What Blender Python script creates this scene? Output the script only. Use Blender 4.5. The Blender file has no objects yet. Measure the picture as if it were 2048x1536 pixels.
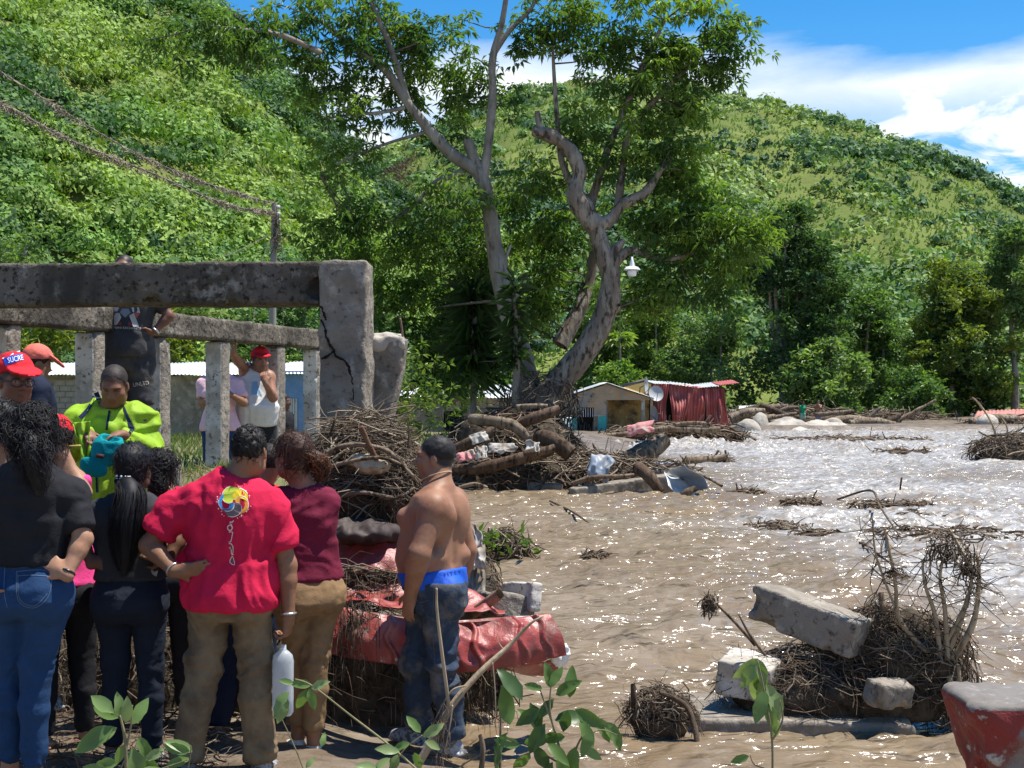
import bpy, math, random
import numpy as np
from mathutils import Vector, Matrix
from mathutils.bvhtree import BVHTree

S = bpy.context.scene
COL = S.collection
R = math.radians
# ------------------------------------------------------------------ camera
F, CH, HY = 2844.0, 2.0, 787.0          # focal length in photo pixels, eye height (m), horizon row
cam_d = bpy.data.cameras.new('camera')
cam = bpy.data.objects.new('camera', cam_d); COL.objects.link(cam)
cam.location = (0, 0, CH); cam.rotation_euler = (R(90), 0, 0)
cam_d.sensor_width = 36.0; cam_d.lens = 36.0 * F / 2048.0
cam_d.shift_y = (HY - 768.0) / 2048.0
cam_d.clip_start = 0.1; cam_d.clip_end = 3000
S.camera = cam
def W(px, py, Y): return np.array([(px - 1024.0) / F * Y, Y, CH + (HY - py) / F * Y])
def G(px, py, z=0.0): return W(px, py, F * (CH - z) / (py - HY))
# ------------------------------------------------------------------ sky and sun
SUN_EL, SUN_AZ = 70.0, 78.0             # azimuth clockwise from +Y (the view direction)
wd = bpy.data.worlds.new('World'); S.world = wd; wd.use_nodes = True
nt = wd.node_tree; N = nt.nodes; L = nt.links; N.clear()
out = N.new('ShaderNodeOutputWorld'); bg = N.new('ShaderNodeBackground')
sky = N.new('ShaderNodeTexSky'); sky.sky_type = 'NISHITA'; sky.sun_disc = False
sky.sun_elevation = R(SUN_EL); sky.sun_rotation = R(SUN_AZ)
sky.air_density = 1.0; sky.dust_density = 0.05; sky.ozone_density = 3.5
tc = N.new('ShaderNodeTexCoord'); sep = N.new('ShaderNodeSeparateXYZ')
L.new(tc.outputs['Generated'], sep.inputs[0])
def wm(op, a, b=None, clamp=False):
    n = N.new('ShaderNodeMath'); n.operation = op; n.use_clamp = clamp
    for i, v in enumerate((a, b)):
        if v is None: continue
        if isinstance(v, (int, float)): n.inputs[i].default_value = v
        else: L.new(v, n.inputs[i])
    return n.outputs[0]
zz = wm('MAXIMUM', sep.outputs['Z'], 0.0)
den = wm('ADD', zz, 0.13)
cmb = N.new('ShaderNodeCombineXYZ')
L.new(wm('DIVIDE', sep.outputs['X'], den), cmb.inputs[0]); L.new(wm('DIVIDE', sep.outputs['Y'], den), cmb.inputs[1])
def wnoise(scale, detail, rough, vec, dist=0.0):
    n = N.new('ShaderNodeTexNoise'); n.inputs['Scale'].default_value = scale; n.inputs['Detail'].default_value = detail
    n.inputs['Roughness'].default_value = rough; n.inputs['Distortion'].default_value = dist
    L.new(vec, n.inputs['Vector']); return n.outputs['Fac']
n1 = wnoise(1.1, 9, 0.55, cmb.outputs[0], 0.3); n2 = wnoise(2.6, 8, 0.6, cmb.outputs[0], 0.6)
edge = wm('ADD', wm('SUBTRACT', 0.236, zz), wm('MULTIPLY', wm('SUBTRACT', n1, 0.5), 0.10))
bank = wm('MULTIPLY', edge, 42.0, True)
hole = wm('MULTIPLY', wm('SUBTRACT', n2, 0.40), 9.0, True)
low = wm('MULTIPLY', wm('SUBTRACT', zz, 0.165), 25.0, True)
hole = wm('MAXIMUM', hole, low)
high = wm('MULTIPLY', wm('SUBTRACT', n1, 0.60), 7.0, True)
mask = wm('MAXIMUM', wm('MULTIPLY', bank, hole), wm('MULTIPLY', high, 0.85))
shade = N.new('ShaderNodeMixRGB'); shade.inputs[1].default_value = (4.3, 4.95, 5.6, 1); shade.inputs[2].default_value = (6.1, 6.35, 6.6, 1)
L.new(wm('MULTIPLY', wm('SUBTRACT', n2, 0.34), 3.2, True), shade.inputs[0])
mix = N.new('ShaderNodeMixRGB'); hs_ = N.new('ShaderNodeHueSaturation'); hs_.inputs['Saturation'].default_value = 1.42; hs_.inputs['Value'].default_value = 0.85; L.new(sky.outputs[0], hs_.inputs['Color']); L.new(mask, mix.inputs[0]); L.new(hs_.outputs[0], mix.inputs[1]); L.new(shade.outputs[0], mix.inputs[2])
L.new(mix.outputs[0], bg.inputs[0]); bg.inputs[1].default_value = 0.10
L.new(bg.outputs[0], out.inputs[0])
sd = bpy.data.lights.new('sun', 'SUN'); sd.energy = 4.4; sd.angle = R(0.53); sd.color = (1.0, 0.955, 0.88)
sun = bpy.data.objects.new('sun', sd); COL.objects.link(sun)
sv = Vector((math.sin(R(SUN_AZ)) * math.cos(R(SUN_EL)), math.cos(R(SUN_AZ)) * math.cos(R(SUN_EL)), math.sin(R(SUN_EL))))
sun.rotation_euler = sv.to_track_quat('Z', 'Y').to_euler(); sun.location = (20, 10, 40)
S.view_settings.view_transform = 'Standard'; S.view_settings.look = 'None'
S.view_settings.exposure = 0.95; S.view_settings.gamma = 1.0
S.view_settings.use_curve_mapping = False
# ------------------------------------------------------------------ helpers
rng = np.random.default_rng(7)
random.seed(5)
def tag(o, label=None, cat=None, group=None, kind=None):
    if label: o['label'] = label
    if cat: o['category'] = cat
    if group: o['group'] = group
    if kind: o['kind'] = kind
    return o
def thing(name, label, cat, loc=(0, 0, 0), rz=0.0, group=None):
    o = bpy.data.objects.new(name, None); COL.objects.link(o)
    o.location = tuple(float(v) for v in loc); o.rotation_euler = (0, 0, rz); o.empty_display_size = 0.2
    return tag(o, label, cat, group)
def mesh(name, V, polys, tint=None, smooth=True):
    """polys: array or list of arrays (M,3)/(M,4)"""
    V = np.asarray(V, dtype=np.float32)
    if isinstance(polys, np.ndarray): polys = [polys]
    polys = [np.asarray(p, dtype=np.int32) for p in polys if len(p)]
    me = bpy.data.meshes.new(name)
    me.vertices.add(len(V)); me.vertices.foreach_set('co', V.ravel())
    li = np.concatenate([p.ravel() for p in polys]); me.loops.add(len(li)); me.loops.foreach_set('vertex_index', li)
    tot = np.concatenate([np.full(len(p), p.shape[1]) for p in polys])
    st = np.concatenate([[0], np.cumsum(tot)[:-1]]).astype(np.int32)
    me.polygons.add(len(st)); me.polygons.foreach_set('loop_start', st)
    me.polygons.foreach_set('use_smooth', np.full(len(st), bool(smooth)))
    if tint is not None:
        tint = np.asarray(tint, dtype=np.float32)
        if tint.ndim == 1: tint = np.tile(tint, (len(V), 1))
        if tint.shape[1] == 3: tint = np.hstack([tint, np.ones((len(tint), 1), np.float32)])
        a = me.attributes.new('tint', 'FLOAT_COLOR', 'POINT'); a.data.foreach_set('color', tint.astype(np.float32).ravel())
    me.update(calc_edges=True); me.validate()
    return me
def obj(name, me, mat=None, parent=None, loc=None, label=None, cat=None, group=None, kind=None):
    if mat is not None and not me.materials: me.materials.append(mat)
    o = bpy.data.objects.new(name, me); COL.objects.link(o)
    if parent is not None: o.parent = parent
    if loc is not None: o.location = tuple(float(v) for v in loc)
    return tag(o, label, cat, group, kind)
class MB:
    """collects small shapes into ONE mesh"""
    def __init__(s): s.v = []; s.q = []; s.t = []; s.c = []; s.n = 0
    def add(s, V, q=None, t=None, c=(1, 1, 1)):
        V = np.asarray(V, float); s.v.append(V)
        if q is not None and len(q): s.q.append(np.asarray(q) + s.n)
        if t is not None and len(t): s.t.append(np.asarray(t) + s.n)
        c = np.asarray(c, float); s.c.append(np.tile(c, (len(V), 1)) if c.ndim == 1 else c); s.n += len(V)
    def box(s, x0, x1, y0, y1, z0, z1, c=(1, 1, 1), M=None):
        V = np.array([[x, y, z] for x in (x0, x1) for y in (y0, y1) for z in (z0, z1)], float)
        if M is not None: V = np.array([M @ Vector(v) for v in V])
        s.add(V, q=[[0, 1, 3, 2], [4, 6, 7, 5], [0, 4, 5, 1], [2, 3, 7, 6], [0, 2, 6, 4], [1, 5, 7, 3]], c=c)
    def tube(s, P, r, k=5, c=(1, 1, 1), cap=True):
        P = np.asarray(P, float); n = len(P); r = np.broadcast_to(np.asarray(r, float), (n,))
        T = np.gradient(P, axis=0); T /= np.linalg.norm(T, axis=1, keepdims=True) + 1e-9
        m = T.mean(0); ref = np.array([0, 0, 1.0]) if abs(m[2]) < 0.8 * np.linalg.norm(m) + 1e-9 else np.array([1.0, 0, 0])
        A = np.cross(T, ref); A /= np.linalg.norm(A, axis=1, keepdims=True) + 1e-9
        B = np.cross(T, A)
        th = np.arange(k) * 2 * np.pi / k
        V = P[:, None, :] + r[:, None, None] * (np.cos(th)[None, :, None] * A[:, None, :] + np.sin(th)[None, :, None] * B[:, None, :])
        i = np.arange(n - 1)[:, None] * k; j = np.arange(k)[None, :]; j2 = (j + 1) % k
        q = np.stack([i + j, i + j2, i + k + j2, i + k + j], -1).reshape(-1, 4)
        V = V.reshape(-1, 3); t = []
        if cap and k <= 8:
            V = np.vstack([V, P[:1], P[-1:]]); a, b = n * k, n * k + 1
            t = [[a, (x + 1) % k, x] for x in range(k)] + [[b, (n - 1) * k + x, (n - 1) * k + (x + 1) % k] for x in range(k)]
        if np.ndim(c) == 2 and len(c) == n:
            c = np.repeat(np.asarray(c), k, axis=0)
            if cap and k <= 8: c = np.vstack([c, c[:1], c[-1:]])
        s.add(V, q=q, t=t, c=c)
    def mesh(s, name, smooth=True):
        P = ([np.vstack(s.q)] if s.q else []) + ([np.vstack(s.t)] if s.t else [])
        return mesh(name, np.vstack(s.v), P, np.vstack(s.c), smooth)
    def obj(s, name, mat, parent=None, smooth=True, **k): return obj(name, s.mesh(name, smooth), mat, parent, **k)
def hash3(i, j, k, seed):
    h = (i.astype(np.int64) * 73856093) ^ (j.astype(np.int64) * 19349663) ^ (k.astype(np.int64) * 83492791) ^ (seed * 2654435761)
    h = (h ^ (h >> 13)) * 1274126177; h = h ^ (h >> 16)
    return (h & 0xffff).astype(np.float32) / 32767.5 - 1.0
def vnoise(p, scale=1.0, seed=0):
    p = np.asarray(p, np.float32) * scale; i = np.floor(p).astype(np.int64); f = p - i; f = f * f * (3 - 2 * f)
    x, y, z = f[..., 0], f[..., 1], f[..., 2]; I, J, K = i[..., 0], i[..., 1], i[..., 2]
    def c(a, b, d): return hash3(I + a, J + b, K + d, seed)
    u = lambda a, b, t: a + (b - a) * t
    return u(u(u(c(0,0,0), c(1,0,0), x), u(c(0,1,0), c(1,1,0), x), y), u(u(c(0,0,1), c(1,0,1), x), u(c(0,1,1), c(1,1,1), x), y), z)
def fbm(p, scale=1.0, oct=4, seed=0, gain=0.5):
    a, t, o = 1.0, 0.0, 0
    for k in range(oct):
        t = t + a * vnoise(p, scale * 2 ** k, seed + k); a *= gain
    return t
def sst(a, b, x): t = np.clip((np.asarray(x, float) - a) / (b - a), 0, 1); return t * t * (3 - 2 * t)
def grid_faces(ny, nx):
    i = np.arange(ny - 1)[:, None] * nx; j = np.arange(nx - 1)[None, :]
    return np.stack([i + j, i + j + 1, i + nx + j + 1, i + nx + j], -1).reshape(-1, 4)
# ------------------------------------------------------------------ signed-distance mesher
class Field:
    def __init__(s, lo, hi, h):
        s.h = h; s.o = np.asarray(lo, float); n = np.ceil((np.asarray(hi, float) - s.o) / h).astype(int) + 1
        s.f = np.full(n, 0.5, np.float32)
    def sl(s, lo, hi):
        a = np.clip(np.floor((np.asarray(lo) - s.o) / s.h).astype(int), 0, None); b = np.minimum(np.ceil((np.asarray(hi) - s.o) / s.h).astype(int) + 1, s.f.shape)
        if np.any(b <= a): return None, None
        ax = [s.o[i] + s.h * np.arange(a[i], b[i]) for i in range(3)]
        return tuple(slice(a[i], b[i]) for i in range(3)), np.stack(np.meshgrid(*ax, indexing='ij'), -1).astype(np.float32)
    def put(s, lo, hi, fn, k=0.02, mode='add', m=None):
        m = (k + 2.5 * s.h) if m is None else m
        sl, P = s.sl(np.asarray(lo) - m, np.asarray(hi) + m)
        if sl is None: return
        d = fn(P); a = s.f[sl]
        if mode == 'add':
            t = np.clip(0.5 + 0.5 * (a - d) / k, 0, 1); s.f[sl] = a + (d - a) * t - k * t * (1 - t)
        elif mode == 'sub':
            d = -d; t = np.clip(0.5 - 0.5 * (a - d) / k, 0, 1); s.f[sl] = a + (d - a) * t + k * t * (1 - t)
    def cap(s, a, b, ra, rb, k=0.02, mode='add'):
        a = np.asarray(a, np.float32); b = np.asarray(b, np.float32); ab = b - a; q = float(ab @ ab) + 1e-9; r = max(ra, rb)
        def fn(P):
            t = np.clip(((P - a) @ ab) / q, 0, 1); return np.linalg.norm(P - a - t[..., None] * ab, axis=-1) - (ra + (rb - ra) * t)
        s.put(np.minimum(a, b) - r, np.maximum(a, b) + r, fn, k, mode)
    def ell(s, c, r, M=None, k=0.02, mode='add'):
        c = np.asarray(c, np.float32); r = np.asarray(r, np.float32); rm = float(r.max())
        def fn(P):
            q = P - c
            if M is not None: q = q @ M          # columns of M = local axes in world
            k0 = np.linalg.norm(q / r, axis=-1); k1 = np.linalg.norm(q / (r * r), axis=-1) + 1e-6
            return k0 * (k0 - 1) / k1
        s.put(c - rm, c + rm, fn, k, mode)
    def box(s, c, hs, M=None, rad=0.01, k=0.005, mode='add', fn2=None):
        c = np.asarray(c, np.float32); hs = np.asarray(hs, np.float32); rm = float(np.linalg.norm(hs))
        ext = np.abs(np.eye(3) if M is None else np.asarray(M)) @ hs
        def fn(P):
            q = P - c
            if M is not None: q = q @ M
            w = np.abs(q) - (hs - rad); d = np.linalg.norm(np.maximum(w, 0), axis=-1) + np.minimum(w.max(-1), 0) - rad
            return d if fn2 is None else d + fn2(P)
        s.put(c - ext - 0.02, c + ext + 0.02, fn, k, mode)
    def loft(s, zs, cx, cy, rx, ry, n=2.3, k=0.03, infl=0.0, mode='add'):
        zs = np.asarray(zs, float); a, b = zs[0], zs[-1]
        X = max(np.abs(np.asarray(cx)).max() + np.max(rx), 0) + infl; Yr = np.max(ry) + infl
        def fn(P):
            z = np.clip(P[..., 2], a, b)
            x = (P[..., 0] - np.interp(z, zs, cx)) / (np.interp(z, zs, rx) + infl); y = (P[..., 1] - np.interp(z, zs, cy)) / (np.interp(z, zs, ry) + infl)
            m = np.minimum(np.interp(z, zs, rx), np.interp(z, zs, ry)) + infl
            g = (np.abs(x) ** n + np.abs(y) ** n) ** (1 / n)
            return np.maximum((g - 1) * m, np.abs(P[..., 2] - (a + b) / 2) - (b - a) / 2)
        s.put((np.min(np.asarray(cx) - rx) - infl, np.min(np.asarray(cy) - ry) - infl, a), (np.max(np.asarray(cx) + rx) + infl, np.max(np.asarray(cy) + ry) + infl, b), fn, k, mode)
    def cut(s, p, n):
        """keep the side that n points away from"""
        sl, P = s.sl(s.o, s.o + s.h * (np.array(s.f.shape) - 1))
        s.f = np.maximum(s.f, ((P - np.asarray(p, np.float32)) @ np.asarray(n, np.float32)).astype(np.float32))
    def nets(s):
        f = np.pad(s.f, 1, constant_values=0.5); g = f < 0
        cn = np.zeros(tuple(d - 1 for d in f.shape), np.int8); offs = [(i, j, k) for i in (0, 1) for j in (0, 1) for k in (0, 1)]
        D = cn.shape
        for i, j, k in offs: cn += g[i:i + D[0], j:j + D[1], k:k + D[2]]
        act = (cn > 0) & (cn < 8); ijk = np.argwhere(act)
        idx = np.full(D, -1, np.int64); idx[act] = np.arange(len(ijk))
        acc = np.zeros((len(ijk), 3)); cnt = np.zeros(len(ijk))
        for o1 in offs:
            for ax in range(3):
                if o1[ax]: continue
                o2 = list(o1); o2[ax] = 1
                a = f[ijk[:, 0] + o1[0], ijk[:, 1] + o1[1], ijk[:, 2] + o1[2]]; b = f[ijk[:, 0] + o2[0], ijk[:, 1] + o2[1], ijk[:, 2] + o2[2]]
                m = (a < 0) != (b < 0); t = np.where(m, a / np.where(m, a - b, 1), 0)
                p = np.tile(np.array(o1, float), (len(ijk), 1)); p[:, ax] += t
                acc[m] += p[m]; cnt[m] += 1
        V = (ijk + acc / cnt[:, None] - 1) * s.h + s.o
        Q = []
        for ax in range(3):
            b1, b2 = [x for x in range(3) if x != ax]
            sl0 = [slice(1, -1)] * 3; sl1 = [slice(1, -1)] * 3; sl0[ax] = slice(0, -1); sl1[ax] = slice(1, None)
            m = g[tuple(sl0)] != g[tuple(sl1)]; e = np.argwhere(m); e[:, b1] += 1; e[:, b2] += 1
            ins = g[e[:, 0], e[:, 1], e[:, 2]]
            def cell(d1, d2):
                c = e.copy(); c[:, b1] -= d1; c[:, b2] -= d2; return idx[c[:, 0], c[:, 1], c[:, 2]]
            q = np.stack([cell(1, 1), cell(0, 1), cell(0, 0), cell(1, 0)], -1)
            fl = ins if ax != 1 else ~ins
            q[~fl] = q[~fl][:, ::-1]; Q.append(q)
        Q = np.vstack(Q); return V.astype(np.float32), Q[(Q >= 0).all(1)]
def vnormals(V, Q):
    n = np.cross(V[Q[:, 2]] - V[Q[:, 0]], V[Q[:, 3]] - V[Q[:, 1]]); o = np.zeros_like(V, dtype=float)
    for i in range(4):
        for a in range(3): o[:, a] += np.bincount(Q[:, i], n[:, a], len(V))
    return o / (np.linalg.norm(o, axis=1, keepdims=True) + 1e-12)
def lap(V, Q, it=1, w=0.5):
    """smooth"""
    V = V.astype(float)
    for _ in range(it):
        acc = np.zeros_like(V); c = np.zeros(len(V))
        for i in range(4):
            a, b = Q[:, i], Q[:, (i + 1) % 4]
            for x in range(3): acc[:, x] += np.bincount(a, V[b, x], len(V)) + np.bincount(b, V[a, x], len(V))
            c += np.bincount(a, minlength=len(V)) + np.bincount(b, minlength=len(V))
        V = V + w * (acc / np.maximum(c, 1)[:, None] - V)
    return V
def rotM(rx=0, ry=0, rz=0):
    return np.array(Matrix.Rotation(rz, 3, 'Z') @ Matrix.Rotation(ry, 3, 'Y') @ Matrix.Rotation(rx, 3, 'X'))
def rock(c, hs, M=None, h=0.02, amp=0.02, sc=6.0, rad=0.02, chips=0, seed=1, dents=()):
    """a rough concrete piece or stone"""
    c = np.asarray(c, float); e = (np.abs(np.eye(3) if M is None else np.asarray(M)) @ np.asarray(hs)) + amp * 3 + 0.03
    f = Field(c - e, c + e, h)
    f.box(c, hs, M, rad, k=0.004, fn2=lambda P: (amp * fbm(P, sc, 3, seed)).astype(np.float32))
    g = np.random.default_rng(seed)
    for _ in range(chips):
        s = g.choice([-1, 1], 3) * np.asarray(hs); ax = g.integers(3); s[ax] *= g.uniform(-1, 1)
        p = c + (s if M is None else np.asarray(M) @ s); r = g.uniform(0.25, 0.7) * min(hs) * 1.1
        f.ell(p, (r, r * g.uniform(.5, 1.2), r * g.uniform(.5, 1)), None, k=0.01, mode='sub')
    for p, r in dents: f.ell(p, r, None, k=0.01, mode='sub')
    return f.nets()
# ------------------------------------------------------------------ materials
MATS = {}
def mat(name, base=(0.5, 0.5, 0.5), rough=0.8, spec=0.3, tint=False, noise=None, bump=None, ramp=None, metal=0.0, coords='Object', sss=0.0, stretch=(1, 1, 1), rvar=0.0, coat=0.0):
    """noise: list of (scale, colour, lo, hi) layers mixed over the base by a noise mask; bump: list of (scale, strength)"""
    m = bpy.data.materials.new(name); m.use_nodes = True; t = m.node_tree; n = t.nodes; l = t.links
    b = n['Principled BSDF']; b.inputs['Roughness'].default_value = rough; b.inputs['Specular IOR Level'].default_value = spec; b.inputs['Metallic'].default_value = metal
    b.inputs['Coat Weight'].default_value = coat
    tcn = n.new('ShaderNodeTexCoord'); mp = n.new('ShaderNodeMapping'); mp.inputs['Scale'].default_value = stretch; l.new(tcn.outputs[coords], mp.inputs[0]); vec = mp.outputs[0]
    cur = n.new('ShaderNodeRGB'); cur.outputs[0].default_value = (*base, 1); cur = cur.outputs[0]
    for i, ly in enumerate(noise or []):
        sc, colr, lo, hi = ly[:4]
        x = n.new('ShaderNodeTexNoise'); x.inputs['Scale'].default_value = sc; x.inputs['Detail'].default_value = 7; x.inputs['Roughness'].default_value = 0.62
        if len(ly) > 4: mp2 = n.new('ShaderNodeMapping'); mp2.inputs['Scale'].default_value = ly[4]; l.new(tcn.outputs[coords], mp2.inputs[0]); l.new(mp2.outputs[0], x.inputs['Vector'])
        else: l.new(vec, x.inputs['Vector'])
        mr = n.new('ShaderNodeMapRange'); mr.inputs[1].default_value = lo; mr.inputs[2].default_value = hi; l.new(x.outputs['Fac'], mr.inputs[0])
        mx = n.new('ShaderNodeMixRGB'); mx.inputs[2].default_value = (*colr, 1); l.new(mr.outputs[0], mx.inputs[0]); l.new(cur, mx.inputs[1]); cur = mx.outputs[0]
    if tint:
        at = n.new('ShaderNodeAttribute'); at.attribute_name = 'tint'
        mx = n.new('ShaderNodeMixRGB'); mx.blend_type = 'MULTIPLY'; mx.inputs[0].default_value = 1; l.new(cur, mx.inputs[1]); l.new(at.outputs['Color'], mx.inputs[2]); cur = mx.outputs[0]
    l.new(cur, b.inputs['Base Color'])
    if sss: b.inputs['Subsurface Weight'].default_value = sss; b.inputs['Subsurface Radius'].default_value = (0.012, 0.005, 0.003); b.inputs['Subsurface Scale'].default_value = 0.6
    if rvar:
        x = n.new('ShaderNodeTexNoise'); x.inputs['Scale'].default_value = 3.0; x.inputs['Detail'].default_value = 5; l.new(vec, x.inputs['Vector'])
        mr = n.new('ShaderNodeMapRange'); mr.inputs[1].default_value = .3; mr.inputs[2].default_value = .7; mr.inputs[3].default_value = rough - rvar; mr.inputs[4].default_value = rough + rvar
        l.new(x.outputs['Fac'], mr.inputs[0]); l.new(mr.outputs[0], b.inputs['Roughness'])
    prev = None
    for sc, st in (bump or []):
        x = n.new('ShaderNodeTexNoise'); x.inputs['Scale'].default_value = sc; x.inputs['Detail'].default_value = 6; x.inputs['Roughness'].default_value = 0.6; l.new(vec, x.inputs['Vector'])
        bp = n.new('ShaderNodeBump'); bp.inputs['Strength'].default_value = st; bp.inputs['Distance'].default_value = 0.3 / sc; l.new(x.outputs['Fac'], bp.inputs['Height'])
        if prev: l.new(prev, bp.inputs['Normal'])
        prev = bp.outputs[0]
    if prev: l.new(prev, b.inputs['Normal'])
    MATS[name] = m; return m
def leafmat(name, rough=0.45, trans=0.35, tcol=(1.25, 1.35, 0.5)):
    """thin leaf: reflects its tint and lets yellower light through"""
    m = bpy.data.materials.new(name); m.use_nodes = True; t = m.node_tree; n = t.nodes; l = t.links
    b = n['Principled BSDF']; b.inputs['Roughness'].default_value = rough; b.inputs['Specular IOR Level'].default_value = 0.35
    at = n.new('ShaderNodeAttribute'); at.attribute_name = 'tint'; l.new(at.outputs['Color'], b.inputs['Base Color'])
    tr = n.new('ShaderNodeBsdfTranslucent'); mu = n.new('ShaderNodeMixRGB'); mu.blend_type = 'MULTIPLY'; mu.inputs[0].default_value = 1; mu.inputs[2].default_value = (*tcol, 1)
    l.new(at.outputs['Color'], mu.inputs[1]); l.new(mu.outputs[0], tr.inputs[0])
    ms = n.new('ShaderNodeMixShader'); ms.inputs[0].default_value = trans; l.new(b.outputs[0], ms.inputs[1]); l.new(tr.outputs[0], ms.inputs[2]); l.new(ms.outputs[0], n['Material Output'].inputs['Surface'])
    MATS[name] = m; return m
leafmat('leaf', 0.45, 0.42); leafmat('hill_leaf', 0.7, 0.25); leafmat('big_leaf', 0.4, 0.35)
mat('bark_grey', (0.20, 0.175, 0.14), 0.9, 0.2, True, [(3, (0.32, 0.29, 0.24), .45, .65), (9, (0.09, 0.075, 0.055), .52, .7)], [(12, 0.6), (40, 0.4)], stretch=(1, 1, 0.35))
mat('bark_rough', (0.19, 0.15, 0.115), 0.95, 0.2, True, [(4, (0.30, 0.26, 0.21), .45, .6), (10, (0.06, 0.045, 0.03), .5, .62)], [(9, 1.0), (30, 0.7)], stretch=(1, 1, 0.3))
mat('stick', (1, 1, 1), 0.85, 0.25, True, [(9, (0.5, 0.47, 0.43), .45, .7)], [(40, 0.5)])
mat('concrete', (0.27, 0.235, 0.19), 0.95, 0.15, False, [(1.3, (0.16, 0.14, 0.115), .42, .60), (7, (0.36, 0.325, 0.275), .54, .68), (16, (0.075, 0.065, 0.052), .56, .68), (2.2, (0.085, 0.075, 0.062), .55, .70, (1, 1, .35))], [(6, 0.8), (22, 1.0), (70, 0.9)])
mat('concrete_dark', (0.17, 0.145, 0.115), 0.97, 0.12, False, [(1.6, (0.08, 0.07, 0.055), .38, .58), (9, (0.27, 0.245, 0.205), .55, .68), (24, (0.03, 0.027, 0.022), .52, .64), (3.0, (0.055, 0.048, 0.04), .52, .66, (1, 1, .25))], [(6, 0.9), (22, 1.0), (70, 1.0)])
mat('concrete_wet', (0.21, 0.18, 0.14), 0.6, 0.35, False, [(2, (0.17, 0.14, 0.105), .42, .6), (9, (0.40, 0.36, 0.30), .55, .72)], [(9, 0.5), (35, 0.6)])
mat('whitewash', (0.60, 0.56, 0.50), 0.9, 0.2, False, [(3, (0.36, 0.325, 0.275), .46, .58), (26, (0.13, 0.115, 0.095), .57, .64), (1.2, (0.30, 0.27, 0.225), .5, .62)], [(12, 0.5), (45, 0.5)])
mat('mud', (0.135, 0.10, 0.068), 0.45, 0.5, False, [(1.2, (0.20, 0.16, 0.115), .45, .65), (9, (0.07, 0.055, 0.038), .55, .72)], [(2.2, 0.6), (9, 0.6), (40, 0.35)], rvar=0.25)
mat('soil_grass', (0.16, 0.135, 0.085), 0.95, 0.1, False, [(0.8, (0.10, 0.13, 0.035), .4, .6), (6, (0.24, 0.215, 0.12), .5, .7)], [(6, 0.8), (30, 0.5)])
mat('hill_ground', (0.11, 0.145, 0.035), 0.95, 0.1, False, [(0.02, (0.17, 0.20, 0.05), .45, .6), (0.09, (0.06, 0.09, 0.022), .5, .65), (0.5, (0.13, 0.15, 0.045), .5, .7)], [(0.6, 0.9), (2.5, 0.8)], coords='Generated' if False else 'Object')
mat('zinc', (0.62, 0.63, 0.63), 0.5, 0.5, False, [(0.9, (0.42, 0.42, 0.41), .45, .65), (5, (0.30, 0.24, 0.19), .62, .75)], [(20, 0.15)], metal=0.35)
mat('cinder', (0.30, 0.275, 0.225), 0.95, 0.15, True, [(1.6, (0.19, 0.165, 0.125), .42, .62), (8, (0.36, 0.335, 0.28), .55, .75)], [(30, 0.6)])
mat('plaster_grey', (0.30, 0.265, 0.205), 0.95, 0.15, False, [(0.9, (0.17, 0.145, 0.105), .40, .6), (3.5, (0.40, 0.36, 0.285), .52, .7), (9, (0.09, 0.075, 0.055), .60, .72)], [(14, 0.4), (40, 0.3)])
mat('paint_blue', (0.13, 0.26, 0.48), 0.8, 0.25, False, [(1.2, (0.22, 0.34, 0.50), .45, .62), (4, (0.30, 0.33, 0.36), .55, .68)], [(20, 0.3)])
mat('paint_teal', (0.06, 0.42, 0.37), 0.8, 0.25, False, [(2, (0.20, 0.45, 0.38), .5, .66), (5, (0.33, 0.31, 0.25), .58, .70)], [(20, 0.3)])
mat('paint_ochre', (0.50, 0.34, 0.11), 0.85, 0.2, False, [(0.9, (0.33, 0.22, 0.09), .45, .6), (1.7, (0.10, 0.085, 0.06), .52, .64), (5, (0.55, 0.43, 0.22), .55, .7)], [(16, 0.3)])
mat('paint_peach', (0.46, 0.36, 0.25), 0.85, 0.2, False, [(1.2, (0.52, 0.32, 0.14), .48, .62), (0.9, (0.30, 0.29, 0.25), .46, .58), (2.2, (0.07, 0.065, 0.055), .57, .67), (6, (0.5, 0.45, 0.36), .58, .7)], [(16, 0.35)])
mat('red_sheet', (0.27, 0.045, 0.038), 0.45, 0.45, False, [(2.6, (0.40, 0.16, 0.135), .50, .66), (6, (0.13, 0.035, 0.028), .52, .66), (18, (0.36, 0.31, 0.27), .62, .69), (4, (.20, .15, .11), .58, .7)], [(7, 0.4), (30, 0.3)], rvar=0.15)
mat('red_sheet_far', (0.42, 0.10, 0.085), 0.6, 0.4, False, [(0.9, (0.30, 0.075, 0.06), .45, .62), (2.5, (0.52, 0.22, 0.19), .55, .7)], [(8, 0.2)])
mat('white_metal', (0.75, 0.75, 0.73), 0.5, 0.5, False, [(4, (0.48, 0.43, 0.37), .52, .7)])
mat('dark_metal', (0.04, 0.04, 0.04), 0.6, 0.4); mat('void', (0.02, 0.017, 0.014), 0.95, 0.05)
mat('grey_dish', (0.42, 0.43, 0.43), 0.55, 0.4, False, [(5, (0.3, 0.28, 0.25), .5, .7)])
mat('boulder', (0.42, 0.38, 0.32), 0.85, 0.25, False, [(0.9, (0.29, 0.26, 0.215), .45, .62), (5, (0.5, 0.46, 0.40), .55, .7)], [(4, 0.5), (18, 0.5)])
mat('steel', (0.16, 0.10, 0.07), 0.8, 0.3)
mat('wire', (0.05, 0.05, 0.05), 0.7, 0.3); mat('pole', (0.26, 0.24, 0.22), 0.85, 0.2, False, [(3, (0.30, 0.13, 0.09), .55, .65)], [(20, .3)])
mat('glass_lamp', (0.82, 0.84, 0.86), 0.2, 0.5)
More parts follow.
